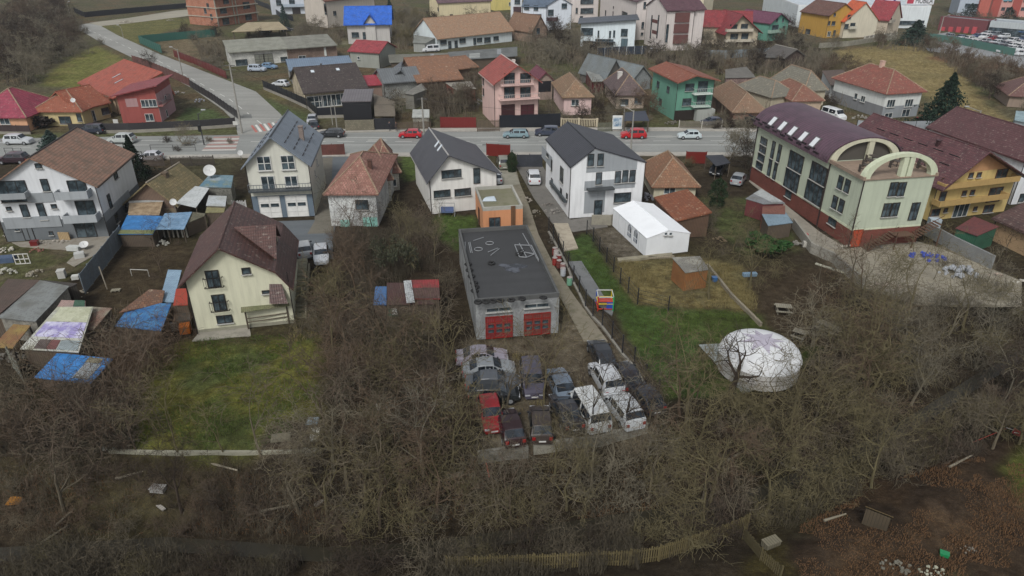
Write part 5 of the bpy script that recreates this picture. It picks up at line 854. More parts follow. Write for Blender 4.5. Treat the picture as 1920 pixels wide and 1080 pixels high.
House('blue_apartment_block', 'pale blue-grey apartment block left of the pink slab', 'apartment building', [(1410,120),(1560,125),(1590,20)], he=24, roof='flat', depth=14, zm=A4, wall=M('plaster','#a3adb8'), rmat=CN, fmat=M('wood','#4a5058'), feats=[('wp','F',3+4*j,4+4*i,1.8,1.5) for j in range(4) for i in range(5)])
House('brick_tower', 'red-brown end tower between the blue-grey block and the pink slab', 'apartment building', [(1560,128),(1640,130),(1650,20)], he=25, roof='flat', depth=12, zm=A4, wall=M('plaster','#a85c50'), rmat=CN)
House('retail_hall', 'low retail hall with grey roof and blue fascia behind the car park', 'store', [(1640,262),(2080,300),(2100,200)], he=4, roof='flat', depth=9, zm=A4, wall=M('plaster','#a9b0b2'), rmat=M('concrete','#9ba3a8'), fmat=M('metal','#3a4044'), feats=[('w','F',1750,268,12,2.5,{'nx':5}),('bandpx','F',(1880,235),(2080,255),M('flat','#2c5a94'),.2)])
House('red_retail_hall', 'low dark red retail hall with columns left of the grey one', 'store', [(1270,225),(1620,262),(1650,200)], he=4, roof='flat', depth=7, zm=A4, wall=M('plaster','#6a3c40'), rmat=M('concrete','#77797c'), feats=[('bandpx','F',(1300+i*60,200),(1315+i*60,260),M('plaster','#b04a50'),.3) for i in range(5)])
# ---------------------------------------------------------------- fences and walls
def fence(name, label, cat, zm, pts, h, mat, style='panel', sp=2.4, pm=None, group=None, base=None):
    P = [G(*q) for q in zp(zm, *pts)]; o = P[0].copy(); t = thing(name, label, cat, o, 0, group); L = [p-o for p in P]; pm = pm or mat
    pb = MB(); bb = MB(); posts = []
    bh = base or 0
    for a, b in zip(L[:-1], L[1:]):
        d = b-a; ln = Vector((d.x, d.y, 0)).length
        if ln < .3: continue
        n = max(1, round(ln/sp)); u = Vector((d.x, d.y, 0)).normalized(); nn = Vector((-u.y, u.x, 0))
        def slab(mb, p, q, z0, z1, th): mb.prism([tuple(p-nn*th+Vector((0,0,z0))), tuple(q-nn*th+Vector((0,0,z0))), tuple(q+nn*th+Vector((0,0,z0))), tuple(p+nn*th+Vector((0,0,z0)))], [tuple(p-nn*th+Vector((0,0,z1))), tuple(q-nn*th+Vector((0,0,z1))), tuple(q+nn*th+Vector((0,0,z1))), tuple(p+nn*th+Vector((0,0,z1)))])
        for k in range(n): posts.append(a+d*(k/n))
        if base: slab(bb, a, b, -.3, bh, .12)
        if style == 'panel':
            for k in range(n): j = random.uniform(-.04, .04); slab(pb, a+d*(k/n)+u*.03, a+d*((k+1)/n)-u*.03, bh+.03, h+j, .025)
        elif style == 'wall': slab(pb, a, b, -.3, h, .13)
        elif style == 'picket':
            m = int(ln/.16)
            for k in range(m): c = a+d*((k+.5)/m); j = random.uniform(-.08, .08); slab(pb, c-u*.05, c+u*.05, bh+.05, h+j, .015)
            for z_ in (.35, h-.3): slab(pb, a+nn*.04, b+nn*.04, z_, z_+.08, .02)
        elif style == 'mesh':
            for z_ in np.linspace(.3, h-.1, 4): slab(pb, a, b, z_, z_+.025, .012)
        elif style == 'balu':
            m = int(ln/.3)
            for k in range(m): c = a+d*((k+.5)/m); slab(pb, c-u*.07, c+u*.07, bh, h-.12, .06)
            slab(pb, a, b, h-.12, h, .12)
    posts.append(L[-1])
    random.seed(len(label)); 
    pb.build({'wall': 'wall', 'mesh': 'wire'}.get(style, 'panel'), mat, t, recalc=True)
    if base: bb.build('base', M('concrete', '#8a867c'), t)
    if style != 'wall' and len(posts) <= 60:
        r = .05 if style != 'balu' else .2
        me = shared(('post', h, pm.name, r), lambda: MB().box(-r,-r,-.2,r,r,h+.12).mesh('post', pm))
        for p in posts: inst('post', me, t, p)
    return t
DK = M('metal','#2e2f33'); GRP = M('metal','#7d8588'); RDF = M('metal','#7a2a28'); BRF = M('wood','#5c4a3a'); CW = M('concrete','#8f8c82')
FENCES = [
 ('fence','dark brown slat fence on the orange wall of the crimson roofed house','fence',A1,[(-150,1000),(235,1005)],1.5,M('wood','#3e3030'),'panel',2.4,None,None,.4),
 ('fence','long dark panel fence on a stone base before the yellow and red houses','fence',A1,[(530,1000),(980,995),(1500,970),(1770,950)],1.7,M('metal','#3c3a3c'),'panel',2.4,None,None,.5),
 ('fence','dark fence along the near side of the side road','fence',A1,[(1430,655),(1600,760),(1790,895)],1.7,M('metal','#434246'),'panel'),
 ('fence','rust brown sheet fence where the side road bends','fence',A1,[(1000,470),(1100,500),(1280,580),(1430,650)],1.9,M('corr','#6b4640'),'panel'),
 ('screen_fence','long green windbreak fence round the building plot','fence',A1,[(1215,400),(1050,325),(1330,298),(1615,275),(1625,250)],2.3,M('fabric','#27564c'),'panel'),
 ('fence','long black fence at the top of the side road','fence',A1,[(560,95),(640,130),(1010,95),(1400,60)],2.,M('metal','#2c2e34'),'panel'),
 ('fence','red and brown metal fence on the far side of the side road','fence',A1,[(1310,425),(1460,480),(1700,590)],1.8,M('metal','#6e2e2c'),'panel'),
 ('fence','black screen fence round the corner of the black roofed house','fence',A2,[(60,670),(240,745),(390,815),(465,885),(660,880)],2.0,M('metal','#26282e'),'panel',2.4,None,None,.5),
 ('stone_wall','rough stone retaining wall below the black kiosk','wall',A2,[(672,985),(890,980)],2.,M('brick','#7a7462','#4f4c40'),'wall'),
 ('gate','black double gate beside the stone wall','gate',A2,[(892,978),(1045,975)],2.2,DK,'panel'),
 ('fence','patched brown wooden fence right of the black gate','fence',A2,[(1050,980),(1310,970)],1.5,M('wood','#5f5142'),'picket'),
 ('fence','dark red sheet fence before the bare garden','fence',A2,[(1385,958),(1650,962)],2.,RDF,'panel'),
 ('fence','grey-brown plank fence left of the long black screen','fence',A2,[(1660,988),(1825,985)],2.1,M('wood','#66584a'),'picket'),
 ('fence','long blue-black screen fence below the pink house','fence',(0,0,1),[(937,241),(1050,237)],2.4,M('metal','#20242c'),'panel'),
 ('balustrade','cream balustrade wall before the pale pink cottage','wall',A3,[(365,945),(635,948)],1.4,M('plaster','#b5aa92'),'balu',3.),
 ('gate','green-grey picket gate left of the poster board','gate',A3,[(642,990),(748,985)],1.7,M('wood','#6a6c5c'),'picket'),
 ('fence','weathered fence with white pillars before the turquoise house','fence',A3,[(1250,965),(1420,970),(1570,965)],1.5,M('wood','#7a7468'),'picket',3.,M('plaster','#b9b6ac')),
 ('fence','grey block panel fence below the red patched villa','fence',A4,[(660,965),(830,985),(1000,975),(1390,970)],1.6,M('concrete','#8b9094'),'panel',2.4,DK),
 ('fence','red sheet fence between white house and main road','fence',Z3,[(130,368),(305,378)],2.,M('metal','#7e2c26'),'panel'),
 ('gate','anthracite slatted gate of the paved yard','gate',Z3,[(358,452),(545,452)],2.0,M('corr','#3c4048'),'panel'),
 ('fence','red sheet fence near the tiled cottage and road','fence',Z3,[(1620,425),(1770,428)],1.9,M('metal','#7e2c26'),'panel'),
 ('gate','brown and red sheet gate right of the garage house','gate',Z2,[(642,370),(828,365)],1.9,M('corr','#6b3f38'),'panel'),
 ('fence','dark wooden fence on the street side of the hut','fence',Z1,[(1290,330),(1440,325),(1610,318)],1.5,M('wood','#4b443c'),'picket'),
 ('fence','worn boards fence with dark frame by the dark conifer','fence',Z1,[(1085,325),(1235,325)],1.7,M('wood','#5a4f46'),'picket'),
 ('fence','tall blue-grey corrugated fence between the lower gardens','fence',L1,[(930,20),(800,190),(640,400)],2.2,M('corr','#6d7880','#5f666a'),'panel'),
 ('fence','white picket fence left of the garage house','fence',Z1,[(1755,668),(1855,668)],1.5,M('wood','#c9cac8'),'picket'),
 ('wire_fence','post and wire fence between the concrete path and the play lawn','fence',(840,420,4),[(755,60),(790,118),(828,190),(862,250),(902,335),(940,440),(983,520),(1030,625),(1085,700),(1155,770),(1305,975),(1392,1070),(1478,1205),(1572,1320)],1.9,DK,'mesh',2.6,DK,None,.15),
 ('wire_fence','post and wire fence between the play lawn and the tan yard','fence',L3,[(1040,75),(1088,130),(1135,205),(1188,285),(1240,360),(1290,445),(1350,515),(1420,600),(1650,660)],1.7,DK,'mesh',2.6,DK),
 ('low_wall','grey block wall behind the red vehicle at the creek bank','wall',(840,640,4),[(225,900),(350,880),(600,852)],.9,M('concrete','#77756c'),'wall'),
 ('low_wall','broken concrete wall behind the white vans at the creek bank','wall',(840,640,4),[(640,828),(860,800),(1140,772),(1270,730),(1490,672)],.8,M('concrete','#8b887c'),'wall'),
 ('low_kerb','thin pale kerb along the lower edge of the mossy lawn','kerb',(0,0,1),[(205,846),(300,849),(480,849),(602,847)],.14,M('concrete','#8f8d7c'),'wall'),
 ('picket_fence','long olive brown picket fence at the bottom edge','fence',(0,0,1),[(838,1073),(1000,1068),(1180,1060),(1235,1052),(1330,1020),(1400,992)],1.4,M('wood','#6a5f3e'),'picket'),
 ('plank_fence','leaning olive plank fence right of the picket fence','fence',(0,0,1),[(1392,1010),(1425,1050),(1462,1085)],1.,M('wood','#5d5436'),'picket'),
 ('retaining_wall','grey concrete retaining wall along the lane of the green hall','wall',L4,[(575,20),(680,165),(800,220),(980,375)],1.2,CW,'wall'),
 ('garden_wall','plain grey wall between the concrete yard and the green shed','wall',L4,[(1340,62),(1480,140),(1720,260)],1.6,M('concrete','#7f8180'),'wall'),
 ('screen_fence','turquoise green construction fence at the far car park','fence',A4,[(1205,300),(1450,338),(1740,400),(1840,420)],2.1,M('fabric','#4a6f66'),'panel',5.),
 ('fence','pale blue-grey sheet fence behind the gardens of the red chalet','fence',A3,[(1420,435),(1600,440),(1920,420)],2.2,M('corr','#8b969c'),'panel'),
 ('fence','dark blue screen fence with white posts before the modern white house','fence',A3,[(640,425),(800,412),(1030,405)],2.3,M('fabric','#27303c'),'panel',2.6,M('plaster','#b5babd')),
 ('garden_wall','stone fence with white columns before the wine red roofed villa','wall',B3,[(1560,470),(1700,445),(1920,425)],1.6,M('concrete','#8c887e'),'balu',3.,M('plaster','#b5b1a6')),
 ('garden_wall','grey block wall along the upper edge of the tan field','wall',A4,[(380,360),(600,345),(800,312),(960,295)],1.4,M('concrete','#8a877a'),'wall'),
 ('garden_wall','concrete block wall before the tent yard stairs','wall',Z3,[(915,885),(1060,885),(1135,862)],1.3,M('concrete','#8a8678'),'wall'),
 ('timber_edging','brown timber edging of the garden plot right of the yurt lawn','edging',L4,[(80,245),(220,420),(390,590)],.35,M('wood','#8a8270'),'wall'),
 ('fence','grey sheet fence left of the blue tarp shelter','fence',L1,[(105,960),(185,1075)],2.,M('corr','#77796e'),'panel'),
 ('fence','dark fence before the timber canopy','fence',B1,[(440,30),(620,100),(760,200),(900,240)],2.,M('metal','#2b2f38'),'panel'),
]
for f in FENCES: fence(*f)
# ---------------------------------------------------------------- poles, lamps, cables
def hpole(base, topy):
    b = at(*base, 0); lo, hi = 0., 40.
    for _ in range(40):
        m = (lo+hi)/2; r = Vector((b.x, b.y, m))-C0; y = 540 - FPX*r.dot(UP)/r.dot(FW)
        if y > topy: lo = m
        else: hi = m
    return lo
def pole(name, label, base, topy, arm=None, r=.13, mat=None, cross=0, group=None):
    h = hpole(base, topy); t = thing(name, label, 'street lamp' if arm else 'utility pole', at(*base, 0), 0, group); mat = mat or M('concrete','#8f8d86')
    MB().tube((0,0,0),(0,0,h),r*1.2,r*.7,n=8).build('pole', mat, t)
    if arm:
        a = MB().tube((0,0,h-.2),(arm[0],arm[1],h+.5),.06,.05,n=6).build('arm', mat, t)
        MB().box(arm[0]-.35,arm[1]-.14,h+.42,arm[0]+.35,arm[1]+.14,h+.58).build('lamp_head', M('metal','#b5b8b8'), a)
    for k in range(cross): z_ = h-.3-k*.7; MB().box(-.9,-.06,z_,.9,.06,z_+.1).build('crossarm', M('metal','#5a5856'), t)
    return t, h
PL = [pole('utility_pole','tall grey concrete pole at the mouth of the side road',(454,250),120,None,.17,None,2), pole('street_lamp','dark lamp post with a traffic light beside the street crossing',(383,272),213,(.8,.6),.1,M('metal','#4a4c4e')),
 pole('street_lamp','lamp post beside the side road bend',(343,143),92,(-1.4,0),.13), pole('street_lamp','thin lamp post on the grass verge near the track',(232,73),50,(-.8,0),.08), pole('street_lamp','lamp post at the upper end of the side road',(132,30),5,(1.,0),.1),
 pole('utility_pole','pale concrete pole beside the red hatchback',(795,250),183,None,.15,None,1), pole('utility_pole','thin pole left of the black box kiosk',(632,240),187,None,.09), pole('utility_pole','second thin pole by the driveway of the black roofed house',(624,235),190,None,.08),
 pole('street_lamp','tall lamp post beside the red off-road car',(1182,288),207,(-1.6,1.2),.14), pole('street_lamp','rusty lamp post at the edge of the tan field',(1825,254),207,(-2.2,.8),.12), pole('street_lamp','tall lamp post by the green construction fence',(1761,64),31,(1.5,0),.16), pole('street_lamp','lamp post before the white furniture store',(1693,50),28,(1.2,0),.16),
 pole('utility_pole','thin white pole behind the beige cottage fence',(1168,243),205,None,.08), pole('utility_pole','grey pole before the long white building',(545,150),None or 120,None,.08)]
tl = PL[1][0]; MB().box(-.3,-.45,PL[1][1]*.45,.15,-.12,PL[1][1]*.45+1.1).build('traffic_light', M('metal','#1e1f20'), tl)
def cable(label, a, b, sag=.8):
    A, B = a[0].location+Vector((0,0,a[1]-.3)), b[0].location+Vector((0,0,b[1]-.3)); m = MB(); pr = None
    for k in range(13):
        f = k/12; p = A.lerp(B, f)-A+Vector((0,0,-4*sag*f*(1-f)))
        if pr is not None: m.tube(pr, p, .022, n=4, cap=False)
        pr = p
    o = m.build('cable', M('flat','#2a2a2a')); o.location = A; tag(o, label, 'cable')
cable('overhead cable from the corner pole to the pole by the kiosk', PL[0], PL[6]); cable('overhead cable from the kiosk pole to the red hatchback pole', PL[6], PL[5]); cable('overhead cable from the red hatchback pole to the lamp by the off-road car', PL[5], PL[8]); cable('overhead cable along the side road', PL[0], PL[2])
# ---------------------------------------------------------------- vehicles
CARS = {  # L, W, H, hood start x, windscreen top x, roof end x, tail x, belt
 'hatch': (4.1,1.74,1.47,1.05,.35,-1.35,-1.9,.92), 'suv': (4.5,1.86,1.68,1.15,.5,-1.75,-2.1,1.05), 'wagon': (4.6,1.76,1.47,1.15,.4,-1.75,-2.15,.93), 'sedan': (4.5,1.76,1.42,1.1,.35,-.95,-1.65,.92),
 'mpv': (4.5,1.82,1.72,1.45,.7,-1.85,-2.12,1.02), 'van': (5.1,1.95,2.0,1.75,1.15,-2.35,-2.5,1.12), 'pickup': (4.6,1.8,1.7,1.0,.55,-.4,-.6,1.0)}
def car_meshes(kind):
    Lc, Wc, H, xh, xw, xr, xt, zb = CARS[kind]; h = Lc/2; w = Wc/2
    st = [(-h,.62,w*.86,.64,w*.8),(-h+.08,zb-.02,w*.93,zb+.0,w*.85),(xt if kind not in ('sedan','pickup') else -1.7,zb,w*.97,zb+.04,w*.86)]
    if kind in ('sedan','pickup'): st.append((xt,zb,w*.98,zb+.05,w*.84))
    st += [(xr,zb,w,H-.05,w*.8),((xr+xw)/2,zb,w,H,w*.83),(xw,zb,w,H-.06,w*.8),(xh,zb-.01,w*.99,zb+.05,w*.84),(h-.35,zb-.14,w*.95,zb-.1,w*.8),(h-.06,zb-.3,w*.88,zb-.26,w*.75),(h,.45,w*.84,.48,w*.7)]
    def ring(s):
        x, b_, wb_, r_, wr = s; half = [(wb_*.9,.24),(wb_,.4),(wb_,(.4+b_)/2),(wb_*.97,b_),(wr,max(b_+.01,r_-.06)),(wr*.9,r_),(0,r_+.025)]
        return [(x,y,z) for y, z in half] + [(x,-y,z) for y, z in half[-2::-1]]
    b = MB(); rings = [ring(s) for s in st]; n = len(rings[0])
    for r in rings: b.v += r
    for i in range(len(rings)-1):
        for j in range(n-1): b.f.append((i*n+j, i*n+j+1, (i+1)*n+j+1, (i+1)*n+j)); b.mi.append(0)
        b.f.append((i*n+n-1, i*n, (i+1)*n, (i+1)*n+n-1)); b.mi.append(0)
    b.f.append(tuple(range(n))); b.mi.append(0); b.f.append(tuple(len(b.v)-n+k for k in range(n))[::-1]); b.mi.append(0)
    g = MB(); ir = [i for i, s in enumerate(st) if abs(s[0]-xr) < 1e-6][0]; iw = ir+2; e = .015
    def P(i, j, out=(0,0,0)): v = rings[i][j]; return Vector(v)+Vector(out)
    def quad(a, b_, c, d, k, o):
        cen = (a+b_+c+d)/4; g.face(*[cen+(p-cen)*k+Vector(o) for p in (a, b_, c, d)])
    for s_, j0, j1 in ((1,3,4),(-1,n-4,n-5)):
        for i in (ir, ir+1): quad(P(i,j0),P(i+1,j0),P(i+1,j1),P(i,j1),.86,(0,s_*e,.004))
        if kind != 'van': quad(P(iw,j0),P(iw+1,j0)*.5+P(iw,j0)*.5,P(iw,j1)*.6+P(iw+1,j1)*.4,P(iw,j1),.8,(0,s_*e*1.6,.01))
    for ia, ib, o_ in ((iw+1, iw, (.012,0,.022)), (ir-1, ir, (-.015,0,.02))):
        for j in range(4, n-5):
            a, b_, c, d = P(ia,j), P(ia,j+1), P(ib,j+1), P(ib,j); f0, f1 = .1, .92
            if j == 4: a = a.lerp(b_, .25); d = d.lerp(c, .25)
            if j == n-6: b_ = b_.lerp(a, .25); c = c.lerp(d, .25)
            g.face(*[v_+Vector(o_) for v_ in (a.lerp(d, f0), b_.lerp(c, f0), b_.lerp(c, f1), a.lerp(d, f1))])
    return b.mesh('body', M('paint','#808080'), smooth=False), g.mesh('glass', M('glass','#191e23'), uv=False, recalc=False)
def wheel_meshes():
    return (MB().tube((0,-.11,0),(0,.11,0),.32,n=14).mesh('tyre', M('flat','#151515')), MB().tube((0,-.118,0),(0,.118,0),.19,n=10).mesh('rim', M('metal','#9a9da0')))
def car(name, label, cat, kind, colour, P, ang, group=None, detail=True):
    t = thing(name, label, cat, P, ang, group); body, gl_ = shared(('car', kind), lambda: car_meshes(kind)); mt = M('paint', colour)
    inst('body', body, t, mat=mt); inst('windows', gl_, t)
    if not detail: return t
    Lc, Wc = CARS[kind][:2]; ty, rm = shared('wheel', wheel_meshes)
    for sx in (-1, 1):
        for sy in (-1, 1): wh_ = inst('wheel', ty, t, (sx*Lc*.31, sy*(Wc/2-.1), .32)); inst('rim', rm, wh_)
    hl = shared('hl', lambda: MB().box(-.05,-.2,-.07,.05,.2,.07).mesh('headlight', M('metal','#c9ccd0'))); tlm = shared('tl', lambda: MB().box(-.04,-.12,-.12,.04,.12,.12).mesh('tail_light', M('paint','#8a1c1c')))
    for sy in (-1, 1): inst('headlight', hl, t, (Lc/2-.06, sy*Wc*.31, .58)); inst('tail_light', tlm, t, (-Lc/2+.02, sy*Wc*.36, .74))
    pm = shared('plate', lambda: MB().box(-.02,-.26,-.055,.02,.26,.055).mesh('number_plate', M('flat','#c9c9c4'))); inst('number_plate', pm, t, (Lc/2+.01,0,.42)); inst('number_plate', pm, t, (-Lc/2-.01,0,.5))
    mm = shared('mirror', lambda: MB().box(-.06,-.09,-.06,.06,.09,.06).mesh('mirror', DK))
    for sy in (-1, 1): inst('mirror', mm, t, (CARS[kind][3]-.25, sy*(Wc/2+.06), CARS[kind][7]+.08))
    return t
def car2(name, label, kind, colour, rear, front, group=None, cat='car', zm=(0,0,1)):
    a, b = [G(*q, .035) for q in zp(zm, rear, front)]; return car(name, label, cat, kind, colour, (a+b)/2, math.atan2((b-a).y, (b-a).x), group)
RG = 'cars standing on the main road'
def rc(label, kind, col, x, y, left=True, group=RG, name='car'): return car(name, label, 'car', kind, col, G(x, y, .05), math.pi if left else 0, group)
rc('silver small off-road car at the left end of the main road','suv','#b5b9bc',37,270,False); rc('dark blue people carrier parked on the verge by the yellow house','mpv','#2b303c',175,250)
rc('silver off-road car driving beside the brown roofed white house','suv','#a7aca9',230,268); rc('black estate car right of the slate grey roof','wagon','#1f2227',622,257); rc('bright red hatchback on the main road by the pale pole','hatch','#a81722',770,258)
rc('pale blue-green estate car on the main road','wagon','#7a9299',967,258); rc('dark blue car parked half behind the charcoal roof','suv','#353c4c',1026,254); rc('bright red off-road car behind the lamp post','suv','#a81c22',1187,259); rc('white-blue hatchback at the right on the main road','hatch','#b9c4c6',1292,260)
car2('car','dark maroon car half hidden behind the modern white and grey house','suv','#33262c',(55,305),(0,306)); car2('car','white car behind the dark conifer','hatch','#b5b7bb',(300,300),(262,301))
car2('car','silver car seen from behind in the paved yard of the white and grey gable house','suv','#c5c8cb',(1003,352),(998,328)); car2('car','olive grey car under the hedge beside the white house','suv','#77796c',(947,322),(941,302)); car2('car','silver car between white house and orange block','hatch','#b0b4b8',(932,350),(927,330))
car2('car','silver and black small car in the asphalt yard beside the cream house','hatch','#b0b4b8',(603,473),(604,500)); car2('car','silver car half hidden by the brown roof','hatch','#a3a7aa',(574,488),(568,462))
car2('minivan','white minivan parked above the green hall','van','#cdd0d0',zp(A4,(440,875))[0],zp(A4,(535,905))[0],cat='van'); car2('delivery_van','white van before the long mottled tile cottage','van','#c9ccce',zp(A2,(1375,385))[0],zp(A2,(1245,392))[0],cat='van')
car2('car','pale silver estate before the long white building','mpv','#a9b4c0',zp(B1,(395,800))[0],zp(B1,(600,805))[0]); car2('car','white car behind the blue-black corner fence','hatch','#c5c9cc',zp(A2,(230,650))[0],zp(A2,(145,645))[0]); car2('car','pale blue car behind the silver estate','hatch','#6d8aa6',zp(B1,(590,770))[0],zp(B1,(680,775))[0])
car2('car','white car parked by the dark blue screen fence','hatch','#b9bcbf',zp(A3,(1030,405))[0],zp(A3,(1085,395))[0]); car2('car','black and white car on the corner near the slate grey roof','hatch','#a5a8ac',(590,222),(582,240)); car2('car','dark car at the corner near the slate grey roof','hatch','#22252c',(592,246),(586,235))
car2('car','dark blue car between the pillars of the turquoise house','hatch','#2c3044',(1345,234),(1322,235)); car2('car','dark car under the black carport right of the road','suv','#1e2024',(1352,318),(1340,330))
car2('car','silver car at the far right end of the yard near the trees','hatch','#8b8f92',(1378,350),(1390,335)) ; car2('car','dark sedan under the scaffold canopy','sedan','#2a2c30',(560,57),(590,56)); car2('car','black sedan under the left part of the timber canopy','sedan','#26282c',(480,62),(515,60)); car2('car','grey car in the middle under the timber canopy','sedan','#33363c',(522,60),(555,58))
car2('car','white sedan at the top beside the unfinished block','sedan','#b0b5b8',zp(A1,(1480,50))[0],zp(A1,(1400,52))[0])
# lorry beside the long white building
lt = thing('box_truck','white box truck behind the slate blue roof','truck',G(*zp(B1,(1180,660))[0]),R(185)); MB().box(-2.6,-1.1,.9,2.3,1.1,3.1).build('cargo_box', M('paint','#bfc3bf'), lt)
MB().prism([(2.4,-1,.5),(4.1,-1,.5),(4.1,1,.5),(2.4,1,.5)],[(2.4,-.95,2.3),(3.6,-.95,2.3),(3.6,.95,2.3),(2.4,.95,2.3)]).build('cab', M('paint','#c9ccca'), lt); MB().box(-2.6,-.9,.45,4.,.9,.9).build('chassis', DK, lt)
for x in (-1.8, 3.2):
    for y in (-.95, .95): inst('wheel', wheel_meshes()[0], lt, (x,y,.42),(0,0,0)).scale = (1.3,1.2,1.3)
# scrap yard: rear pixel, front pixel
J = (840,640,4); JG = 'vehicles parked in the scrap yard'
for nm, lb, kd, cl, r_, f_ in [
 ('car','silver car with mauve roof, topmost of the row at the left of the scrap yard','sedan','#8f8a94',(110,165),(400,150)), ('car','light grey car, second of the row at the left of the scrap yard','sedan','#868b8e',(150,260),(460,240)), ('car','dark car with pale rear window, third of the left row','sedan','#505459',(190,355),(480,345)), ('car','dark green-black car, lowest of the left row','hatch','#26292a',(230,440),(460,430)),
 ('jeep','bright red square vehicle at the corner of the scrap yard','hatch','#84191d',(300,510),(340,660)), ('car','mauve grey van with flat roof in the middle of the scrap yard','mpv','#4a4754',(620,270),(640,390)), ('car','pale blue silver saloon between the grey van and the white van','sedan','#66727f',(890,470),(800,270)),
 ('white_van','large white van splashed with dirt in the scrap yard','van','#c6c9c8',(1120,690),(980,430)), ('car','dark car left of the large white van','sedan','#2c2c30',(930,660),(840,480)), ('car','white off-road car with black rear window near the low wall','suv','#c4c8ca',(1370,660),(1245,450)), ('car','white car with dark doors above the white off-road car','suv','#b5b8bb',(1230,410),(1130,240)),
 ('car','black hatchback right of the upper white car','hatch','#201e24',(1370,370),(1300,240)), ('car','dark blue-grey car right of the lower white car','hatch','#2c2e36',(1520,520),(1420,400)), ('car','black car with roof rails beside the garage path','wagon','#24262a',(1185,230),(1110,60)), ('car','dark rusty car at the low wall','hatch','#3a322e',(700,730),(690,590)), ('car','small dark red car beside the bright red vehicle','hatch','#2c1c1e',(480,740),(450,630))]:
    car2(nm, lb, kd, cl, r_, f_, JG, 'van' if 'van' in nm else 'car', J)
random.seed(7); cols = ['#b9bdc0','#b9bdc0','#c5c8c9','#c5c8c9','#2c3036','#8a8f94','#3a3c40','#c0c4c6','#6e747a','#803034','#3c4a66']; cn = {'#b9bdc0':'silver','#c5c8c9':'white','#2c3036':'black','#8a8f94':'grey','#3a3c40':'charcoal','#c0c4c6':'pale silver','#6e747a':'mid grey','#803034':'red','#3c4a66':'blue'}
for row, (x0, y0, x1, y1) in enumerate([(1812,75,1960,99),(1822,70,1960,91),(1840,66,1960,83),(1790,77,1960,105.5),(1768,70,1810,76),(1874,97,1960,113)]):
    a, b = G(x0, y0, .06), G(x1, y1, .06); L_ = (b-a).length; n = int(L_/2.7); an = math.atan2((b-a).y, (b-a).x)+math.pi/2
    for k in range(n):
        if random.random() < .15: continue
        c = random.choice(cols); car('parked_car', f'{cn[c]} car among the packed rows of the far car park', 'car', random.choice(['hatch','sedan','suv','wagon']), c, a+(b-a)*((k+.5)/n), an+math.pi*(random.random() < .5), 'cars in the far car park', False)
# ---------------------------------------------------------------- trees and shrubs
def bare(seed, h, stems=1, spread=.6, levels=4, rt=.12, kids=3, rmin=.011, nseg=3, lean_=.0, up=.25):
    rnd = random.Random(seed); T = MB(); K = MB()
    def rv(): return Vector((rnd.gauss(0,1), rnd.gauss(0,1), rnd.gauss(0,1))).normalized()
    def br(p, d, ln, r, lv):
        n = nseg if lv < levels else 2; mb = T if lv == 0 else K; seg = ln/n; pr = r; pts = [(p, d)]
        for i in range(n):
            d = (d + rv()*(.16+.1*lv) + Vector((0,0,up*(.35 if lv < 3 else -.05)))).normalized(); q = p+d*seg; nr = max(rmin, r*(1-.5*(i+1)/n)); mb.tube(p, q, pr, nr, n=6 if lv == 0 else (4 if lv == 1 else 3), cap=False); p = q; pr = nr; pts.append((p, d))
        if lv >= levels: return
        m = kids + (1 if rnd.random() < .5 else 0)
        for i in range(m):
            f = 1 if i == 0 else rnd.uniform(.35 if lv else .45, 1); k = min(n, max(1, round(f*n))); q, dd = pts[k]
            side = rv(); side = (side - dd*side.dot(dd)).normalized(); a = rnd.uniform(.25, .6) if i == 0 else rnd.uniform(.5, 1.1)*(.6+spread)
            br(q, (dd*math.cos(a)+side*math.sin(a)).normalized(), ln*rnd.uniform(.55, .82), max(rmin, pr*.75 if i == 0 else r*.45), lv+1)
    for s in range(stems):
        an = rnd.uniform(0, 6.28); tl_ = spread*(.55 if stems > 1 else lean_); d = Vector((math.cos(an)*tl_, math.sin(an)*tl_, 1)).normalized()
        br(Vector((math.cos(an)*.12*(stems > 1), math.sin(an)*.12*(stems > 1), -.15)), d, h*(.42 if stems == 1 else .45)*rnd.uniform(.8, 1.1), rt, 0)
    return T, K
BK = [('#696050','#565145'), ('#564c41','#605347'), ('#6b634a','#5d573f'), ('#77705f','#656157'), ('#3c342c','#473e36'), ('#5f5142','#645446')]
BN = ['grey-brown','brown','olive','pale grey','dark','reddish']
TREES = {}
def variant(kind, v, mi):
    key = (kind, v, mi)
    def f():
        a = {'tree': dict(h=8.5, stems=1, spread=.55, levels=5, rt=.15, kids=3, lean_=.12, rmin=.010), 'thin': dict(h=7.5, stems=1, spread=.35, levels=4, rt=.09, kids=3, lean_=.25, rmin=.012),
             'stout': dict(h=7.5, stems=1, spread=.75, levels=4, rt=.3, kids=3, lean_=.15, rmin=.012), 'shrub': dict(h=3.6, stems=7, spread=.95, levels=3, rt=.035, kids=3, rmin=.010), 'bush': dict(h=2.0, stems=12, spread=1.2, levels=3, rt=.018, kids=2, rmin=.009),
             'far': dict(h=7.0, stems=2, spread=.7, levels=5, rt=.11, kids=3, rmin=.02), 'farbush': dict(h=3.2, stems=9, spread=1.0, levels=3, rt=.04, kids=3, rmin=.02),
             'arch': dict(h=4.5, stems=9, spread=1.0, levels=3, rt=.045, kids=3, rmin=.012, up=-.1)}[kind]
        T, K = bare(v*13+hash(kind) % 7 if 0 else v*13+len(kind), **a); m = M('bark', *BK[mi])
        return T.mesh('trunk', m, uv=False), K.mesh('crown', m, uv=False)
    return shared(key, f)
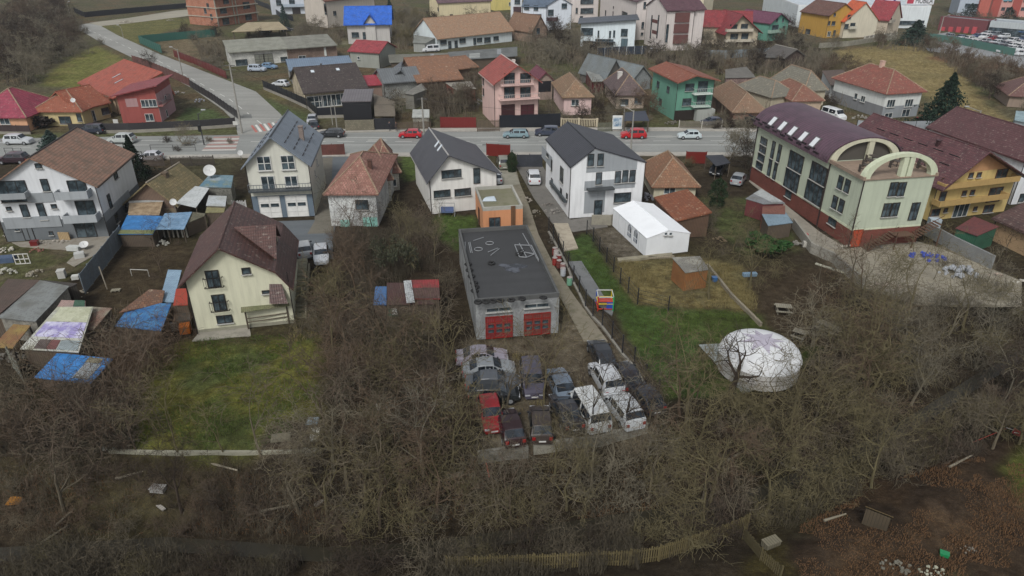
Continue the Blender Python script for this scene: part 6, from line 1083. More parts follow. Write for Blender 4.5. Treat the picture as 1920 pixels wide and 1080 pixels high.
def tree(kind, P, s=1., v=None, mi=0, label=None, group=None, name=None, rz=None, cat=None):
    v = random.randrange(4) if v is None else v; tm, cmh = variant(kind, v, mi); tr = kind in ('tree','thin','far','stout')
    t = thing(name or {'tree':'bare_tree','stout':'bare_tree','far':'bare_tree','thin':'bare_sapling','shrub':'bare_shrub','bush':'small_bush','arch':'bramble_bush','farbush':'garden_shrub'}[kind], label, cat or ('tree' if tr else 'shrub'), P, random.uniform(0, 6.28) if rz is None else rz, group)
    inst('trunk' if tr else 'stem', tm, t); inst('crown', cmh, t); s *= 1; t.scale = (s*random.uniform(.9,1.1), s*random.uniform(.9,1.1), s*random.uniform(.9,1.12)); return t
KEEP = []                                  # circles where no random plant may root (houses, cars, sheds)
KEEP.append((at(1380,700).x-1, at(1500,690).x+1.5, at(1420,745).y, at(1420,690).y))
for o in list(S.objects):
    if o.parent is None and o.type == 'EMPTY' and o.get('category') in ('house','hut','garage','building','shed','shelter','lean-to','store','annex','tent','yurt','awning','porch','car','van','house wing','apartment building','barn','kiosk','deck','truck'):
        for c in o.children:
            if c.name.split('.')[0] in ('wall','roof','body') and c.type == 'MESH':
                bb = [o.matrix_basis @ Vector(k) for k in c.bound_box]; xs = [p.x for p in bb]; ys_ = [p.y for p in bb]
                if c.name.startswith('wall') or o['category'] in ('car','van','awning','deck'): KEEP.append((min(xs)-.3, max(xs)+.3, min(ys_)-.3, max(ys_)+.3))
def free(p): return not any(a < p.x < b and c < p.y < d for a, b, c, d in KEEP)
def scatter(poly, n, kinds, mis, smin, smax, label, group, seed, mind=1.0, zone_=None, labels=None):
    random.seed(seed); W2 = [G(*p) for p in poly]; pl = [(p.x, p.y) for p in W2]; x0, x1 = min(p[0] for p in pl), max(p[0] for p in pl); y0, y1 = min(p[1] for p in pl), max(p[1] for p in pl); got = []; tries = 0
    while len(got) < n and tries < n*60:
        tries += 1; x, y = random.uniform(x0, x1), random.uniform(y0, y1)
        if not inside(pl, np.array([x]), np.array([y]))[0]: continue
        if any((x-a)**2+(y-b)**2 < mind**2 for a, b in got) or not free(Vector((x, y, 0))): continue
        if _cd(np.array([x]), np.array([y]))[0] < .8: continue
        got.append((x, y)); k = random.choice(kinds); sz = random.uniform(smin, smax); mi = random.choice(mis); f_ = (sz-smin)/(smax-smin+1e-6)
        lb = label.replace('bare reddish', 'bare').replace('bare olive', 'bare').replace('bare dark', 'bare').replace('bare grey-brown', 'bare').replace('bare grey', 'bare').replace('bare brown', 'bare'); lb = ('low ' if f_ < .33 else ('tall ' if f_ > .67 else 'middling ')) + lb.replace('bare', 'bare '+BN[mi], 1)
        if k in ('arch',): lb = lb.replace('bare', 'arching', 1)
        if k == 'bush': lb = lb.replace('bare', 'dense', 1)
        tree(k, Vector((x, y, float(HZ(x, y))-.08)), sz, None, mi, lb % {'tree':'tree','thin':'slender tree','far':'tree'}.get(k, 'shrub') if '%s' in lb else lb, group+(' (trees)' if k in ('tree','thin','far') else ''))
# plot between the houses
scatter([(628,450),(715,440),(730,500),(700,520),(640,620),(622,620)], 22, ['shrub','shrub','thin','bush'], [0,1,5], .7, 1.05, 'bare %s in the overgrown plot left of the maroon shed', 'thicket of the overgrown plot, upper left', 1)
scatter([(745,430),(795,420),(860,560),(885,640),(850,640),(830,520),(760,500)], 26, ['shrub','thin','bush','shrub'], [0,1,2], .7, 1.0, 'bare %s between the plot sheds and the garage', 'thicket beside the garage', 2)
scatter([(615,620),(850,620),(890,760),(900,850),(606,850)], 52, ['shrub','shrub','arch','bush','thin'], [0,2,1,5], .8, 1.2, 'bare %s in the lower half of the overgrown plot', 'thicket of the overgrown plot, lower half', 3, 1.3)
scatter([(550,520),(620,520),(612,640),(560,640)], 14, ['shrub','bush'], [2,0], .6, .95, 'bare %s along the side of the cream house', 'shrubs beside the cream house', 4)
# left
scatter([(0,765),(200,765),(250,715),(262,850),(0,860)], 34, ['shrub','arch','thin','bush'], [5,1,0], .8, 1.25, 'bare reddish %s below the blue tarp shelter', 'thicket at the lower left', 5, 1.3)
scatter([(205,640),(340,620),(330,680),(250,720),(215,730)], 12, ['shrub','arch'], [5,1], .7, 1.0, 'bare reddish %s between the blue tarps and the mossy lawn', 'shrubs above the mossy lawn', 6)
# creek bank
scatter([(0,885),(600,885),(600,1000),(0,1000)], 44, ['shrub','arch','bush','bush','shrub'], [0,1,5,2,4], .45, .72, 'bare %s on the creek bank below the mossy lawn', 'creek bank thicket, left', 7, 1.2)
scatter([(600,885),(1240,860),(1260,940),(1000,980),(600,1015)], 44, ['shrub','arch','tree','bush'], [0,1,3,2], .7, 1.05, 'bare %s on the creek bank below the overgrown plot and scrap yard', 'creek bank thicket, middle', 8, 1.2)
scatter([(1240,850),(1250,770),(1400,760),(1530,700),(1600,640),(1640,800),(1450,900),(1300,930)], 42, ['tree','shrub','arch','thin'], [2,0,1,5], .75, 1.1, 'bare %s on the creek bank right of the scrap yard', 'creek bank thicket, right of the scrap yard', 9, 1.4)
scatter([(1520,650),(1640,580),(1740,580),(1960,550),(1960,620),(1840,690),(1640,800)], 38, ['tree','shrub','arch'], [2,0,3], .75, 1.1, 'bare olive %s above the creek right of the yurt', 'creek bank thicket, far right', 10, 1.5)
scatter([(0,1045),(820,1050),(1250,980),(1250,1020),(820,1075),(0,1090)], 40, ['shrub','bush','arch'], [2,0,4], .5, .9, 'bare %s on the near side of the creek at the bottom edge', 'near bank shrubs', 11, 1.2)
scatter([(1250,990),(1560,900),(1800,790),(1960,690),(1960,830),(1680,900),(1450,980),(1300,1030)], 52, ['arch','shrub','tree','thin'], [0,2,4,1], .6, 1.0, 'bare %s on the near bank beside the little leaning hutch', 'near bank shrubs, right', 12, 1.3)
scatter([(1500,520),(1620,520),(1620,600),(1530,620)], 10, ['shrub','thin','bush'], [5,0], .7, 1., 'bare brown %s between concrete yard and yurt', 'shrubs between yard and yurt', 13)
scatter([(1700,500),(1960,470),(1960,530),(1760,545),(1660,545)], 9, ['thin','bush'], [4,3], .5, .7, 'young bare %s at the edge of the concrete yard', 'shrubs edging the concrete yard', 14)
scatter([(240,470),(350,440),(330,520),(250,540)], 5, ['bush','thin'], [1], .5, .7, 'small bare %s in the dark kitchen garden', 'plants of the dark garden', 15)
scatter([(1300,400),(1400,400),(1480,520),(1400,540),(1340,480)], 10, ['bush','thin','shrub'], [2,0], .5, .8, 'bare %s between wooden shed and red-grey shed', 'garden shrubs by the wooden shed', 16)
# hillside and gardens north of the road
scatter([(-40,40),(120,20),(140,60),(140,85),(95,120),(80,158),(-40,165)], 90, ['far'], [5,3,4,1], .9, 1.35, 'bare %s on the brown wooded slope at the upper left', 'trees of the upper left slope', 17, 3.)
scatter([(100,60),(160,55),(200,90),(120,120)], 14, ['far','farbush'], [4,3], .6, .9, 'bare dark %s along the upper side road', 'trees along the upper side road', 18, 2.5)
scatter([(0,15),(140,5),(140,30),(0,50)], 14, ['far'], [4,3], .9, 1.2, 'bare %s at the upper left edge', 'trees of the upper left edge', 19, 3)
scatter([(380,95),(420,85),(430,120),(420,140),(370,120)], 9, ['farbush','far'], [3,4], .7, 1., 'bare grey-brown %s before the long white building', 'shrubs by the long white building', 20, 2)
scatter([(555,65),(640,60),(650,80),(560,82)], 14, ['farbush','far'], [3,0], .7, 1., 'bare grey %s left of the blue roofed house', 'shrubs left of the blue roof', 21, 2)
scatter([(735,45),(800,30),(790,90),(735,100)], 16, ['farbush','far'], [3,2], .7, 1., 'bare %s right of the blue roofed house', 'shrubs right of the blue roof', 22, 2.5)
scatter([(820,170),(890,160),(890,210),(800,215)], 16, ['farbush','far'], [0,1], .7, .9, 'bare brown %s left of the pink house', 'shrubs left of the pink house', 23, 2)
scatter([(960,60),(1080,75),(1130,95),(1110,125),(1000,120),(1000,95)], 34, ['far','farbush'], [3,4], .7, 1.05, 'bare %s in the gardens behind the pink house', 'garden trees behind the pink house', 24, 2.6)
scatter([(1210,105),(1330,100),(1440,110),(1450,125),(1330,130),(1240,130)], 26, ['far','farbush'], [4,3], .6, .95, 'bare %s in the gardens behind the turquoise house', 'garden trees behind the turquoise house', 25, 2.6)
scatter([(1440,80),(1560,90),(1570,115),(1540,130),(1440,130)], 24, ['far','farbush'], [3,4], .6, .9, 'bare %s left of the tan field', 'garden trees left of the tan field', 26, 2.6)
scatter([(1620,90),(1720,85),(1800,125),(1860,190),(1960,230),(1960,170),(1850,125),(1760,95),(1700,80)], 42, ['far','farbush'], [5,3], .6, 1., 'bare reddish %s along the right edge of the tan field', 'trees right of the tan field', 27, 2.8)
scatter([(1540,140),(1600,150),(1620,200),(1570,200)], 12, ['farbush','far'], [5,2], .6, .9, 'bare %s left of the red patched villa', 'shrubs left of the red patched villa', 28, 2)
scatter([(1340,225),(1420,225),(1420,242),(1340,243)], 9, ['farbush'], [4,3], .6, .9, 'bare shrub on the verge before the brick cottage', 'verge shrubs', 29, 1.6)
scatter([(1420,15),(1500,8),(1560,60),(1480,80)], 12, ['far','farbush'], [3,4], .6, .9, 'bare %s round the yellow and turquoise far houses', 'trees round the far houses', 30, 3)
scatter([(1745,42),(1800,38),(1890,42),(1870,52),(1760,56)], 12, ['far'], [3,4], .45, .7, 'bare %s between the store and the apartment slab', 'trees by the apartment slab', 31, 4)
scatter([(480,100),(540,80),(620,80),(640,84),(520,106)], 8, ['farbush'], [3], .5, .8, 'bare shrub behind the long white building', 'shrubs behind the long building', 32, 2)
scatter([(1100,205),(1130,140),(1140,150),(1120,235)], 7, ['farbush'], [0,2], .4, .7, 'bare shrub between the pale pink and beige cottages', 'shrubs between the cottages', 33, 1.5)
scatter([(1295,395),(1345,400),(1345,440),(1300,430)], 6, ['shrub','bush'], [4,0], .6, .8, 'dark bare %s beside the rust tiled shed', 'shrubs by the rust tiled shed', 34, 1.2)
scatter([(700,185),(880,180),(880,238),(700,235)], 12, ['far','farbush'], [4,3,1], .5, .8, 'bare %s in the gardens behind the red sheet fence', 'garden trees behind the red sheet fence', 41, 2.)
scatter([(1040,200),(1130,200),(1230,215),(1230,240),(1040,236)], 12, ['far','farbush'], [4,3], .45, .7, 'bare %s in the front gardens of the two cottages', 'front garden trees', 42, 2.)
scatter([(340,70),(560,62),(640,80),(430,92)], 10, ['far','farbush'], [3,4], .5, .8, 'bare %s below the unfinished block', 'trees below the unfinished block', 43, 2.5)
scatter([(800,20),(960,40),(1090,60),(960,62),(810,45)], 14, ['far','farbush'], [3,4], .6, .9, 'bare %s behind the long mottled cottage', 'trees behind the mottled cottage', 44, 3)
scatter([(1300,100),(1480,75),(1500,90),(1440,110)], 10, ['far','farbush'], [3,4], .6, .9, 'bare %s below the red roofed chalet', 'trees below the chalet', 45, 2.5)
scatter([(1340,140),(1450,120),(1560,130),(1600,230),(1560,235),(1500,140)], 12, ['far','farbush'], [4,5], .5, .75, 'bare %s between the grey slate roofs and the patched villa', 'trees by the slate roofs', 46, 2.2)
scatter([(300,265),(440,262),(440,290),(300,300)], 5, ['farbush'], [3,4], .35, .5, 'bare shrub along the south pavement by the hut', 'pavement shrubs', 47, 1.5)
# single trees one can point at
HAND = [('stout',(1368,745),1.05,0,4,'big dark forked tree standing before the yurt'),('tree',(1285,800),1.15,1,2,'tall olive tree between the play lawn and the creek'),('tree',(700,435),.62,2,4,'bare dark tree against the wall of the old white cottage'),
 ('thin',(950,760),1.15,0,0,'thin tall tree standing right before the garage doors'),('thin',(1020,755),1.1,1,2,'thin forked tree in the middle of the scrap yard'),('tree',(985,745),.75,2,0,'spreading bare tree above the grey scrap van'),('thin',(1110,815),1.15,2,4,'dark slim tree before the large white van'),
 ('thin',(1166,822),1.2,3,4,'dark forked tree before the white off-road car'),('thin',(1215,800),1.0,0,0,'slim tree at the corner of the scrap yard wall'),('tree',(1330,560),.85,3,2,'yellowish bare tree right of the wooden shed'),('tree',(1405,540),.8,1,2,'yellow twigged willow behind the yurt'),
 ('thin',(335,850),1.0,1,2,'slim tree at the left end of the pale kerb'),('thin',(300,800),.9,2,2,'slender tree on the left side of the mossy lawn'),('thin',(490,855),1.1,3,0,'two-armed tree at the right end of the mossy lawn'),('thin',(420,850),.8,0,2,'young tree in the middle of the pale kerb'),('thin',(255,845),.95,3,1,'slender brown tree left of the mossy lawn'),
 ('far',(1365,300),1.0,0,3,'bare roadside tree left of the green hall'),('far',(1400,320),.8,1,4,'dark bare tree touching the corner of the green hall'),('far',(1255,205),1.15,2,5,'large reddish brown tree hiding the turquoise house wall'),('far',(1215,215),.9,3,5,'reddish tree before the beige cottage'),
 ('far',(1030,160),1.1,1,3,'pale grey bare tree right of the pink house'),('far',(283,130),.7,2,4,'bare dark tree by the rust brown fence'),('far',(1600,185),.85,1,5,'round brown tree left of the white minivan'),('far',(1835,160),1.,2,5,'spreading bare tree right of the tan field'),('far',(1855,185),.9,0,4,'leaning dark tree right of the tan field'),
 ('far',(1320,90),1.0,3,3,'whitish bare tree before the plum roofed stair block'),('far',(1588,130),.7,0,4,'small twisted tree at the left of the tan field'),('far',(870,205),.8,2,0,'bare tree right of the grey timber shed'),('farbush',(1380,262),.7,1,3,'bare bush on the south pavement by the green hall'),
 ('far',(345,270),.55,1,3,'small bare tree on the south side near the traffic light'),('farbush',(1290,310),.6,1,2,'low bush behind the tile cottage on the street'),('thin',(1850,640),1.0,3,3,'pale grey slender tree at the right edge above the creek'),('thin',(1870,780),1.1,1,3,'pale tree at the right edge beside the creek'),
 ('tree',(120,960),1.0,0,0,'tall tree leaning over the creek at the lower left'),('tree',(340,960),.8,1,4,'dark forked tree over the creek below the lawn kerb'),('tree',(1110,930),1.1,3,3,'pale wide tree over the creek below the scrap yard'),('tree',(560,960),1.,2,0,'tall tree over the creek below the corner of the plot'),('tree',(1330,950),1.2,0,2,'tall twin limbed tree left of the creek bend'),('tree',(1480,820),1.15,1,2,'wide tree on the bank below the yurt'),('tree',(1600,720),1.15,3,2,'wide crowned olive tree right of the yurt'),('tree',(820,960),.95,2,5,'reddish tree over the creek below the red vehicle')]
random.seed(99)
for k, p, s, v, mi, lb in HAND: tree(k, G(*p, -.1), s, v, mi, lb)
# undergrowth: a mass of thin stems nobody could count
def undergrowth(name, label, polys, mat, seed, hmin, hmax, rad=.011):
    rng = np.random.default_rng(seed); PX, PY = [], []
    for poly, n in polys:
        w2 = [tuple(G(*p).xy) for p in poly]; xs = [p[0] for p in w2]; yy = [p[1] for p in w2]; X = rng.uniform(min(xs), max(xs), n*3); Y = rng.uniform(min(yy), max(yy), n*3); m = inside(w2, X, Y) & (vn(X, Y, 3.5, 4) > -.15) & (_cd(X, Y) > .45)
        for a, b, c, d in KEEP: m &= ~((X > a) & (X < b) & (Y > c) & (Y < d))
        PX.append(X[m][:n]); PY.append(Y[m][:n])
    X = np.concatenate(PX); Y = np.concatenate(PY); n = len(X); Z = HZ(X, Y)-.1
    h = rng.uniform(hmin, hmax, n)*(1+.5*np.clip(vn(X, Y, 2.5, 8), -1, 1)); th = rng.uniform(0, 2*np.pi, n); ln = rng.uniform(.2, .95, n)*h
    P = [np.stack([X, Y, Z], 1)]; fr = [(.35,.45,.12),(.7,.8,.3),(1,1,.75)]
    for a, b, c in fr: w = rng.normal(0, .06, (n, 3)); P.append(np.stack([X+np.cos(th)*ln*c, Y+np.sin(th)*ln*c, Z+h*b*(1-.25*(a == 1)*rng.random(n))], 1)+w*h[:, None])
    V_, F_ = [], []; off = 0; tri = np.array([0, 2.094, 4.189])
    for i, p in enumerate(P):
        r = rad*(1.2-.25*i)*(1+.3*rng.random(n)); V_.append((p[:, None, :] + np.stack([np.cos(tri+th[:, None])*r[:, None], np.sin(tri+th[:, None])*r[:, None], np.zeros((n, 3))], -1)))
    V_ = np.stack(V_, 1).reshape(-1, 3); base = (np.arange(n)*12)[:, None]
    for i in range(3):
        for k in range(3): F_.append(base+np.array([i*3+k, i*3+(k+1) % 3, (i+1)*3+(k+1) % 3, (i+1)*3+k]))
    F_ = np.concatenate(F_, 0); me = bpy.data.meshes.new(name); me.vertices.add(len(V_)); me.vertices.foreach_set('co', V_.ravel()); me.loops.add(F_.size); me.loops.foreach_set('vertex_index', F_.astype(np.int32).ravel()); me.polygons.add(len(F_)); me.polygons.foreach_set('loop_start', np.arange(0, F_.size, 4)); me.polygons.foreach_set('loop_total', np.full(len(F_), 4)); me.update(); me.materials.append(mat)
    tag(link(bpy.data.objects.new(name, me)), label, name.replace('_', ' '), None, 'stuff')
undergrowth('undergrowth', 'dense brown brambles and dead stems covering the creek bank and the plot', [([(0,860),(605,860),(905,870),(1250,830),(1300,760),(1500,740),(1640,560),(1960,500),(1960,640),(1640,810),(1400,915),(1000,975),(600,1010),(0,1010)], 20000), ([(625,440),(795,430),(860,620),(905,850),(608,850)], 10000), ([(0,730),(250,715),(255,850),(0,860)], 7000), ([(0,1020),(820,1030),(1200,970),(1200,1075),(800,1100),(0,1110)], 9000), ([(1200,980),(1450,915),(1700,800),(1960,650),(1960,830),(1700,890),(1500,985),(1250,1050)], 12000)], M('bark','#585042','#5e594b'), 5, .5, 1.8)
undergrowth('scrub', 'grey brown scrub filling the gardens and slopes north of the road', [([(950,60),(1130,90),(1240,130),(1130,140),(990,120)], 2600), ([(1200,100),(1450,100),(1560,110),(1600,150),(1440,140),(1240,130)], 3600), ([(1620,92),(1720,85),(1870,190),(1960,235),(1960,150),(1780,100)], 2600), ([(-40,20),(140,20),(150,70),(90,130),(70,165),(-40,165)], 4200), ([(550,70),(650,60),(640,84),(540,100)], 900), ([(735,30),(800,30),(790,95),(735,100)], 1300), ([(790,165),(890,160),(890,220),(790,225)], 1300), ([(1420,10),(1560,5),(1560,70),(1430,85)], 1500), ([(1100,150),(1135,145),(1125,230),(1105,230)], 400), ([(1560,140),(1610,150),(1600,220),(1540,200)], 800), ([(1740,42),(1900,40),(1900,50),(1750,55)], 500), ([(370,90),(430,88),(425,130),(380,130)], 700), ([(1020,200),(1050,150),(1110,150),(1030,230)], 300), ([(1420,140),(1460,150),(1440,230),(1340,235),(1335,150)], 600)], M('bark','#7d7062','#74705f'), 15, 1.2, 3.6, .035)
undergrowth('dry_grass', 'pale dry grass tufts on verges, fields and yards', [([(1560,95),(1700,82),(1800,135),(1880,235),(1780,250),(1640,150)], 6000), ([(1150,492),(1400,500),(1420,580),(1195,570)], 2500), ([(200,640),(340,620),(260,720)], 1500), ([(560,500),(620,500),(610,640),(540,640)], 2500), ([(870,640),(1230,730),(1225,830),(920,860)], 2500)], M('bark','#8c8058','#7c744c'), 6, .2, .6, .015)
undergrowth('leaf_litter', 'reddish brown leaf litter and dead stalks on the lower right ground', [([(1500,985),(1700,890),(1960,840),(1960,1100),(1480,1100)], 9000), ([(0,880),(600,880),(1240,860),(1240,960),(600,1000),(0,1000)], 5000)], M('bark','#6e5038','#7d6a50'), 16, .05, .25, .022)
undergrowth('lawn_grass', 'short rough grass on the two lawns', [([(258,690),(330,640),(602,618),(600,790),(470,850),(250,845)], 9000), ([(1060,470),(1150,575),(1250,745),(1345,742),(1310,645),(1420,584),(1190,572),(1122,475)], 8000)], M('leaf','#4c5e26'), 8, .1, .28, .014)
# evergreens
def leafy(seed, n, shape, size, mat):
    rng = np.random.default_rng(seed); P = shape(rng, n); V_ = []; 
    d = rng.normal(0, 1, (n, 3)); d /= np.linalg.norm(d, axis=1)[:, None]; e = np.cross(d, rng.normal(0, 1, (n, 3))); e /= np.linalg.norm(e, axis=1)[:, None]; s = size*rng.uniform(.5, 1.3, n)[:, None]
    V_ = np.stack([P-d*s*.5, P+e*s*.35, P+d*s*.6, P-e*s*.35], 1).reshape(-1, 3); me = bpy.data.meshes.new('foliage'); F_ = np.arange(4*n).reshape(n, 4); me.from_pydata(V_.tolist(), [], F_.tolist()); me.materials.append(mat); me.update(); return me
def cone(rng, n, h=1., r=.3, tiers=9):
    z = rng.random(n)**1.35; t = (z*tiers) % 1; rr = r*(1-z)*(1.15-.5*t)*rng.uniform(.45, 1.05, n)+.01; a = rng.uniform(0, 6.283, n); rr *= 1+.25*np.sin(a*3+z*17)+.2*np.sin(a*5-z*23); return np.stack([rr*np.cos(a), rr*np.sin(a), z*h-.06*rr/r*h*.5+.06], 1)
def column(rng, n): 
    z = rng.random(n); rr = .5*np.sin(np.clip(z*1.05+.05, 0, 1)*math.pi)**.45*rng.uniform(.6, 1.05, n)*(1+.2*np.sin(z*19)); a = rng.uniform(0, 6.283, n); return np.stack([rr*np.cos(a), rr*np.sin(a), z], 1)
def blob(rng, n):
    c = rng.normal(0, .35, (14, 3)); c[:, 2] = rng.uniform(.3, .85, 14); k = rng.integers(0, 14, n); d = rng.normal(0, 1, (n, 3)); d /= np.linalg.norm(d, axis=1)[:, None]; P = c[k]+d*.22*rng.random((n, 1))**.4; P[:, 2] = np.abs(P[:, 2]); return P
def evergreen(name, label, kind, base, topy, wid, c, seed=1, n=3500, cat='tree', group=None):
    h = hpole(base, topy); t = thing(name, label, cat, G(*base), seed, group); sh = {'cone': lambda r, k: cone(r, k, 1, .5), 'col': column, 'blob': blob}[kind]
    sz = .28/h; me = shared(('ev', kind, seed, n, c, round(sz, 2)), lambda: leafy(seed, n, sh, max(.05, sz), M('leaf', c))); o = inst('crown', me, t); o.scale = (wid, wid, h); MB().tube((0,0,0),(0,0,h*.85),.12,.03,n=6).build('trunk', M('bark','#4a3c30'), t); return t
EV = [('spruce','dark spruce on the left edge of the white cottage garden by the main road','cone',(258,335),258,4.6,'#1c2a1e',1,5000),('spruce','tall dark spruce at the right of the red patched villa','cone',(1762,238),143,9,'#1e3024',2,6000),('fir_tree','broad blue-green fir beside the furniture store','cone',(1712,84),40,12,'#2c3d34',3,5000),
 ('fir_tree','small blue-grey fir on the verge behind the brown roofed white house','cone',(98,275),246,4,'#3a4a44',4,2500),('thuja_hedge','tall slim thuja hedge beside the olive grey car','col',(960,322),282,1.6,'#2b3a24',5,2500),('thuja','slim dark thuja right of the tile cottage','col',(1343,388),330,2.4,'#25351f',6,2500),
 ('boxwood','round green bush left of the red-grey sheds','blob',(1436,468),442,3.6,'#2c4a24',7,2500),('ivy_tree','ivy covered tree among the bare trees of the plot','blob',(735,515),440,3.0,'#434636',8,2200),('fir_tree','tall dark fir beside the modern villa at the top','cone',(535,52),10,5,'#2c3f3a',9,2500),('fir_tree','pointed dark fir right of the blue roofed house','cone',(732,35),0,6,'#2c3c34',10,2500),
 ('bush','dark evergreen bush before the yellow bungalow','blob',(75,238),215,4.5,'#38302c',11,2000),('fir_tree','dark fir group left of the pink apartment slab','cone',(1815,38),8,11,'#34423e',12,2500),('fir_tree','right dark fir before the pink apartment slab','cone',(1890,36),14,8,'#34423e',13,2000)]
for e in EV: evergreen(*e)
# ---------------------------------------------------------------- small things
def q(zm, x, y, dz=0.): return G(*zp(zm, (x, y))[0], dz)
TORUS = lambda R_, r_, n=16, m=8: [((R_+r_*math.cos(2*math.pi*j/m)), r_*math.sin(2*math.pi*j/m)) for j in range(m+1)]
tyre_me = MB().lathe(TORUS(.27, .11), 16).mesh('tyre', M('flat','#1c1c1c'), smooth=True)
gz = GAR.he+.07; GP = lambda x, y, z=gz: at(*zp(L3, (x, y))[0], z)
for i, (x, y) in enumerate([(225,585),(285,582),(338,578),(392,574),(475,570),(555,560),(715,552),(150,300),(160,345),(175,390),(195,440),(205,470),(200,500),(325,292),(530,225),(555,205)]):
    o = link(bpy.data.objects.new('tyre', tyre_me)); o.location = GP(x, y, gz+.12+(.45 if y > 545 else 0)); o.rotation_euler = (random.uniform(-.2,.2),0,i); tag(o, ['worn black tyre on the front parapet of the garage roof','worn black tyre in the row along the left edge of the garage roof','single black tyre lying in the middle of the garage roof'][0 if y > 545 else (2 if x > 300 else 1)], 'tyre', 'tyres on the garage roof')
puddle = MB(); c = GP(490,325,gz+.004); pts = []
for k in range(18): a = 2*math.pi*k/18; r = 1.0+.3*math.sin(a*3)+.2*math.sin(a*5+1); pts.append((r*1.15*math.cos(a), r*.95*math.sin(a), 0))
pu = puddle.prism([(x,y,-.002) for x,y,_ in pts],[(x,y,.004) for x,y,_ in pts]).build('puddle', M('glass','#2a2c30')); pu.location = c; tag(pu, 'irregular dark puddle on the garage roof', 'puddle')
WM = M('metal','#9a9d9f')
t = thing('metal_frame','pale metal frame lying on the right of the garage roof','frame',GP(590,215)); f = MB()
P = [GP(*p)-t.location+Vector((0,0,.15)) for p in ((500,165),(535,255),(590,260),(535,155),(625,170),(680,280),(545,215),(650,235))]
for a, b in ((0,1),(1,2),(0,4),(3,2),(4,5),(6,7),(2,7)): f.beam(P[a], P[b], .08, .08)
f.build('bar', WM, t)
for a, b, lb in (((128,135),(132,225),'white rail at the far left of the garage roof'),((155,140),(170,215),'first of two crossed white rails on the garage roof'),((165,135),(182,215),'second of two crossed white rails on the garage roof'),((190,125),(268,100),'thin bent white rod near the back of the garage roof'),((300,210),(375,180),'curved grey hose on the garage roof'),((320,235),(385,185),'grey pipe offcut on the garage roof'),((560,70),(680,280),'long pale bar along the right edge of the garage roof')):
    A, B = GP(*a, gz+.05), GP(*b, gz+.05); o = MB().beam((0,0,0), B-A, .07, .06).build('rail', WM); o.location = A; tag(o, lb, 'rail')
for x, y, lb in ((228,188,'coil of white hose on the garage roof'),(312,143,'small coil of orange hose on the garage roof')): o = MB().lathe(TORUS(.42, .04), 18).build('hose_coil', WM); o.location = GP(x, y, gz+.05); tag(o, lb, 'hose')
# sheets on the orange block
o = MB().prism([(-.9,-.5,0),(.9,-.4,0),(.8,.5,0),(-.7,.6,0)],[(-.6,-.2,.35),(.5,-.3,.2),(.6,.2,.45),(-.4,.3,.3)]).build('plastic_sheet', M('fabric','#a9b4bc')); o.location = at(*zp(Z3,(150,700))[0], 3.2); tag(o, 'crumpled pale plastic sheet on the orange block roof', 'plastic sheet')
# drums by the path
for i, (x, y, c, lb) in enumerate([(800,215,'#7a3030','red'),(810,235,'#b0aaa6','pale topped'),(830,270,'#7a2f2c','second red'),(800,290,'#8a2c28','bright red'),(832,310,'#6a3834','brown-red'),(860,335,'#8a6a66','pinkish'),(862,370,'#a8acb0','white'),(910,440,'#6a9a80','mint green')]):
    p = q(L3, x, y+15); t = thing('drum', f'{lb} drum in the line along the wire fence', 'drum', p, 0, 'drums along the wire fence'); MB().lathe([(0,0),(.29,0),(.29,.28),(.31,.3),(.29,.32),(.29,.58),(.31,.6),(.29,.62),(.29,.88)],14).build('barrel', M('paint',c), t, smooth=False); MB().lathe([(.29,.88),(.26,.9),(0,.9)],14).build('lid', M('metal','#b0a8a2'), t)
# climbing cube
t = thing('climbing_cube','small climbing cube with red, green, yellow and blue bars on the grey floor','playground toy', q(L3,1172,625)); cc = [M('paint','#b8341c'),M('paint','#2c9a5c'),M('paint','#c9b01c'),M('paint','#2c4aa0'),M('paint','#b0b4b0')]
for i, (x, y) in enumerate(((-.75,-.75),(.75,-.75),(.75,.75),(-.75,.75))): MB().box(x-.05,y-.05,0,x+.05,y+.05,1.6).build('post', cc[i], t)
for z_, m in ((1.55,4),(.8,2),(.25,0)):
    b = MB()
    for a, c in (((-.75,-.75),(.75,-.75)),((.75,-.75),(.75,.75)),((.75,.75),(-.75,.75)),((-.75,.75),(-.75,-.75))): b.beam((*a,z_),(*c,z_),.08,.08)
    b.build('bar', cc[m], t)
MB().box(-.7,-.7,1.0,.7,-.05,1.06).build('platform', cc[0], t); MB().box(.1,-.78,.3,.7,-.72,1.0).build('side_panel', cc[3], t)
# satellite dishes
def dish(label, P, r, tilt, stand=True):
    t = thing('satellite_dish', label, 'satellite dish', P, R(200)-math.pi); pr = [(r*k/6, r*.28*(k/6)**2) for k in range(7)]
    o = MB().lathe(pr, 22).build('reflector', M('plaster','#c5c6c4'), t, smooth=True, recalc=False); o.location = (0,0,r*.9+.4); o.rotation_euler = (R(tilt),0,0)
    MB().tube((0,0,-.3),(0,.1,r*.9+.35),.05,n=6).build('mast', M('metal','#7a7a78'), t); MB().tube((0,0,.05),(0,0,r*.9),.02,n=5).build('feed_arm', M('metal','#7a7a78'), o)
dish('large round satellite dish above the blue roofed shed', at(*zp(Z1,(1585,420))[0], 2.7), .8, 55); dish('small round dish below the hut roof', at(*zp(Z1,(1310,640))[0], 2.2), .42, 60); dish('pale dish on the yellow bungalow roof', at(*zp(A1,(557,785))[0], 4.2), .42, 60); dish('round dish left of the garage house', q(Z1,1815,300,.8), .42, 60); dish('white dish lying in the lower left yard', q(Z1,640,950,-.3), .5, 30)
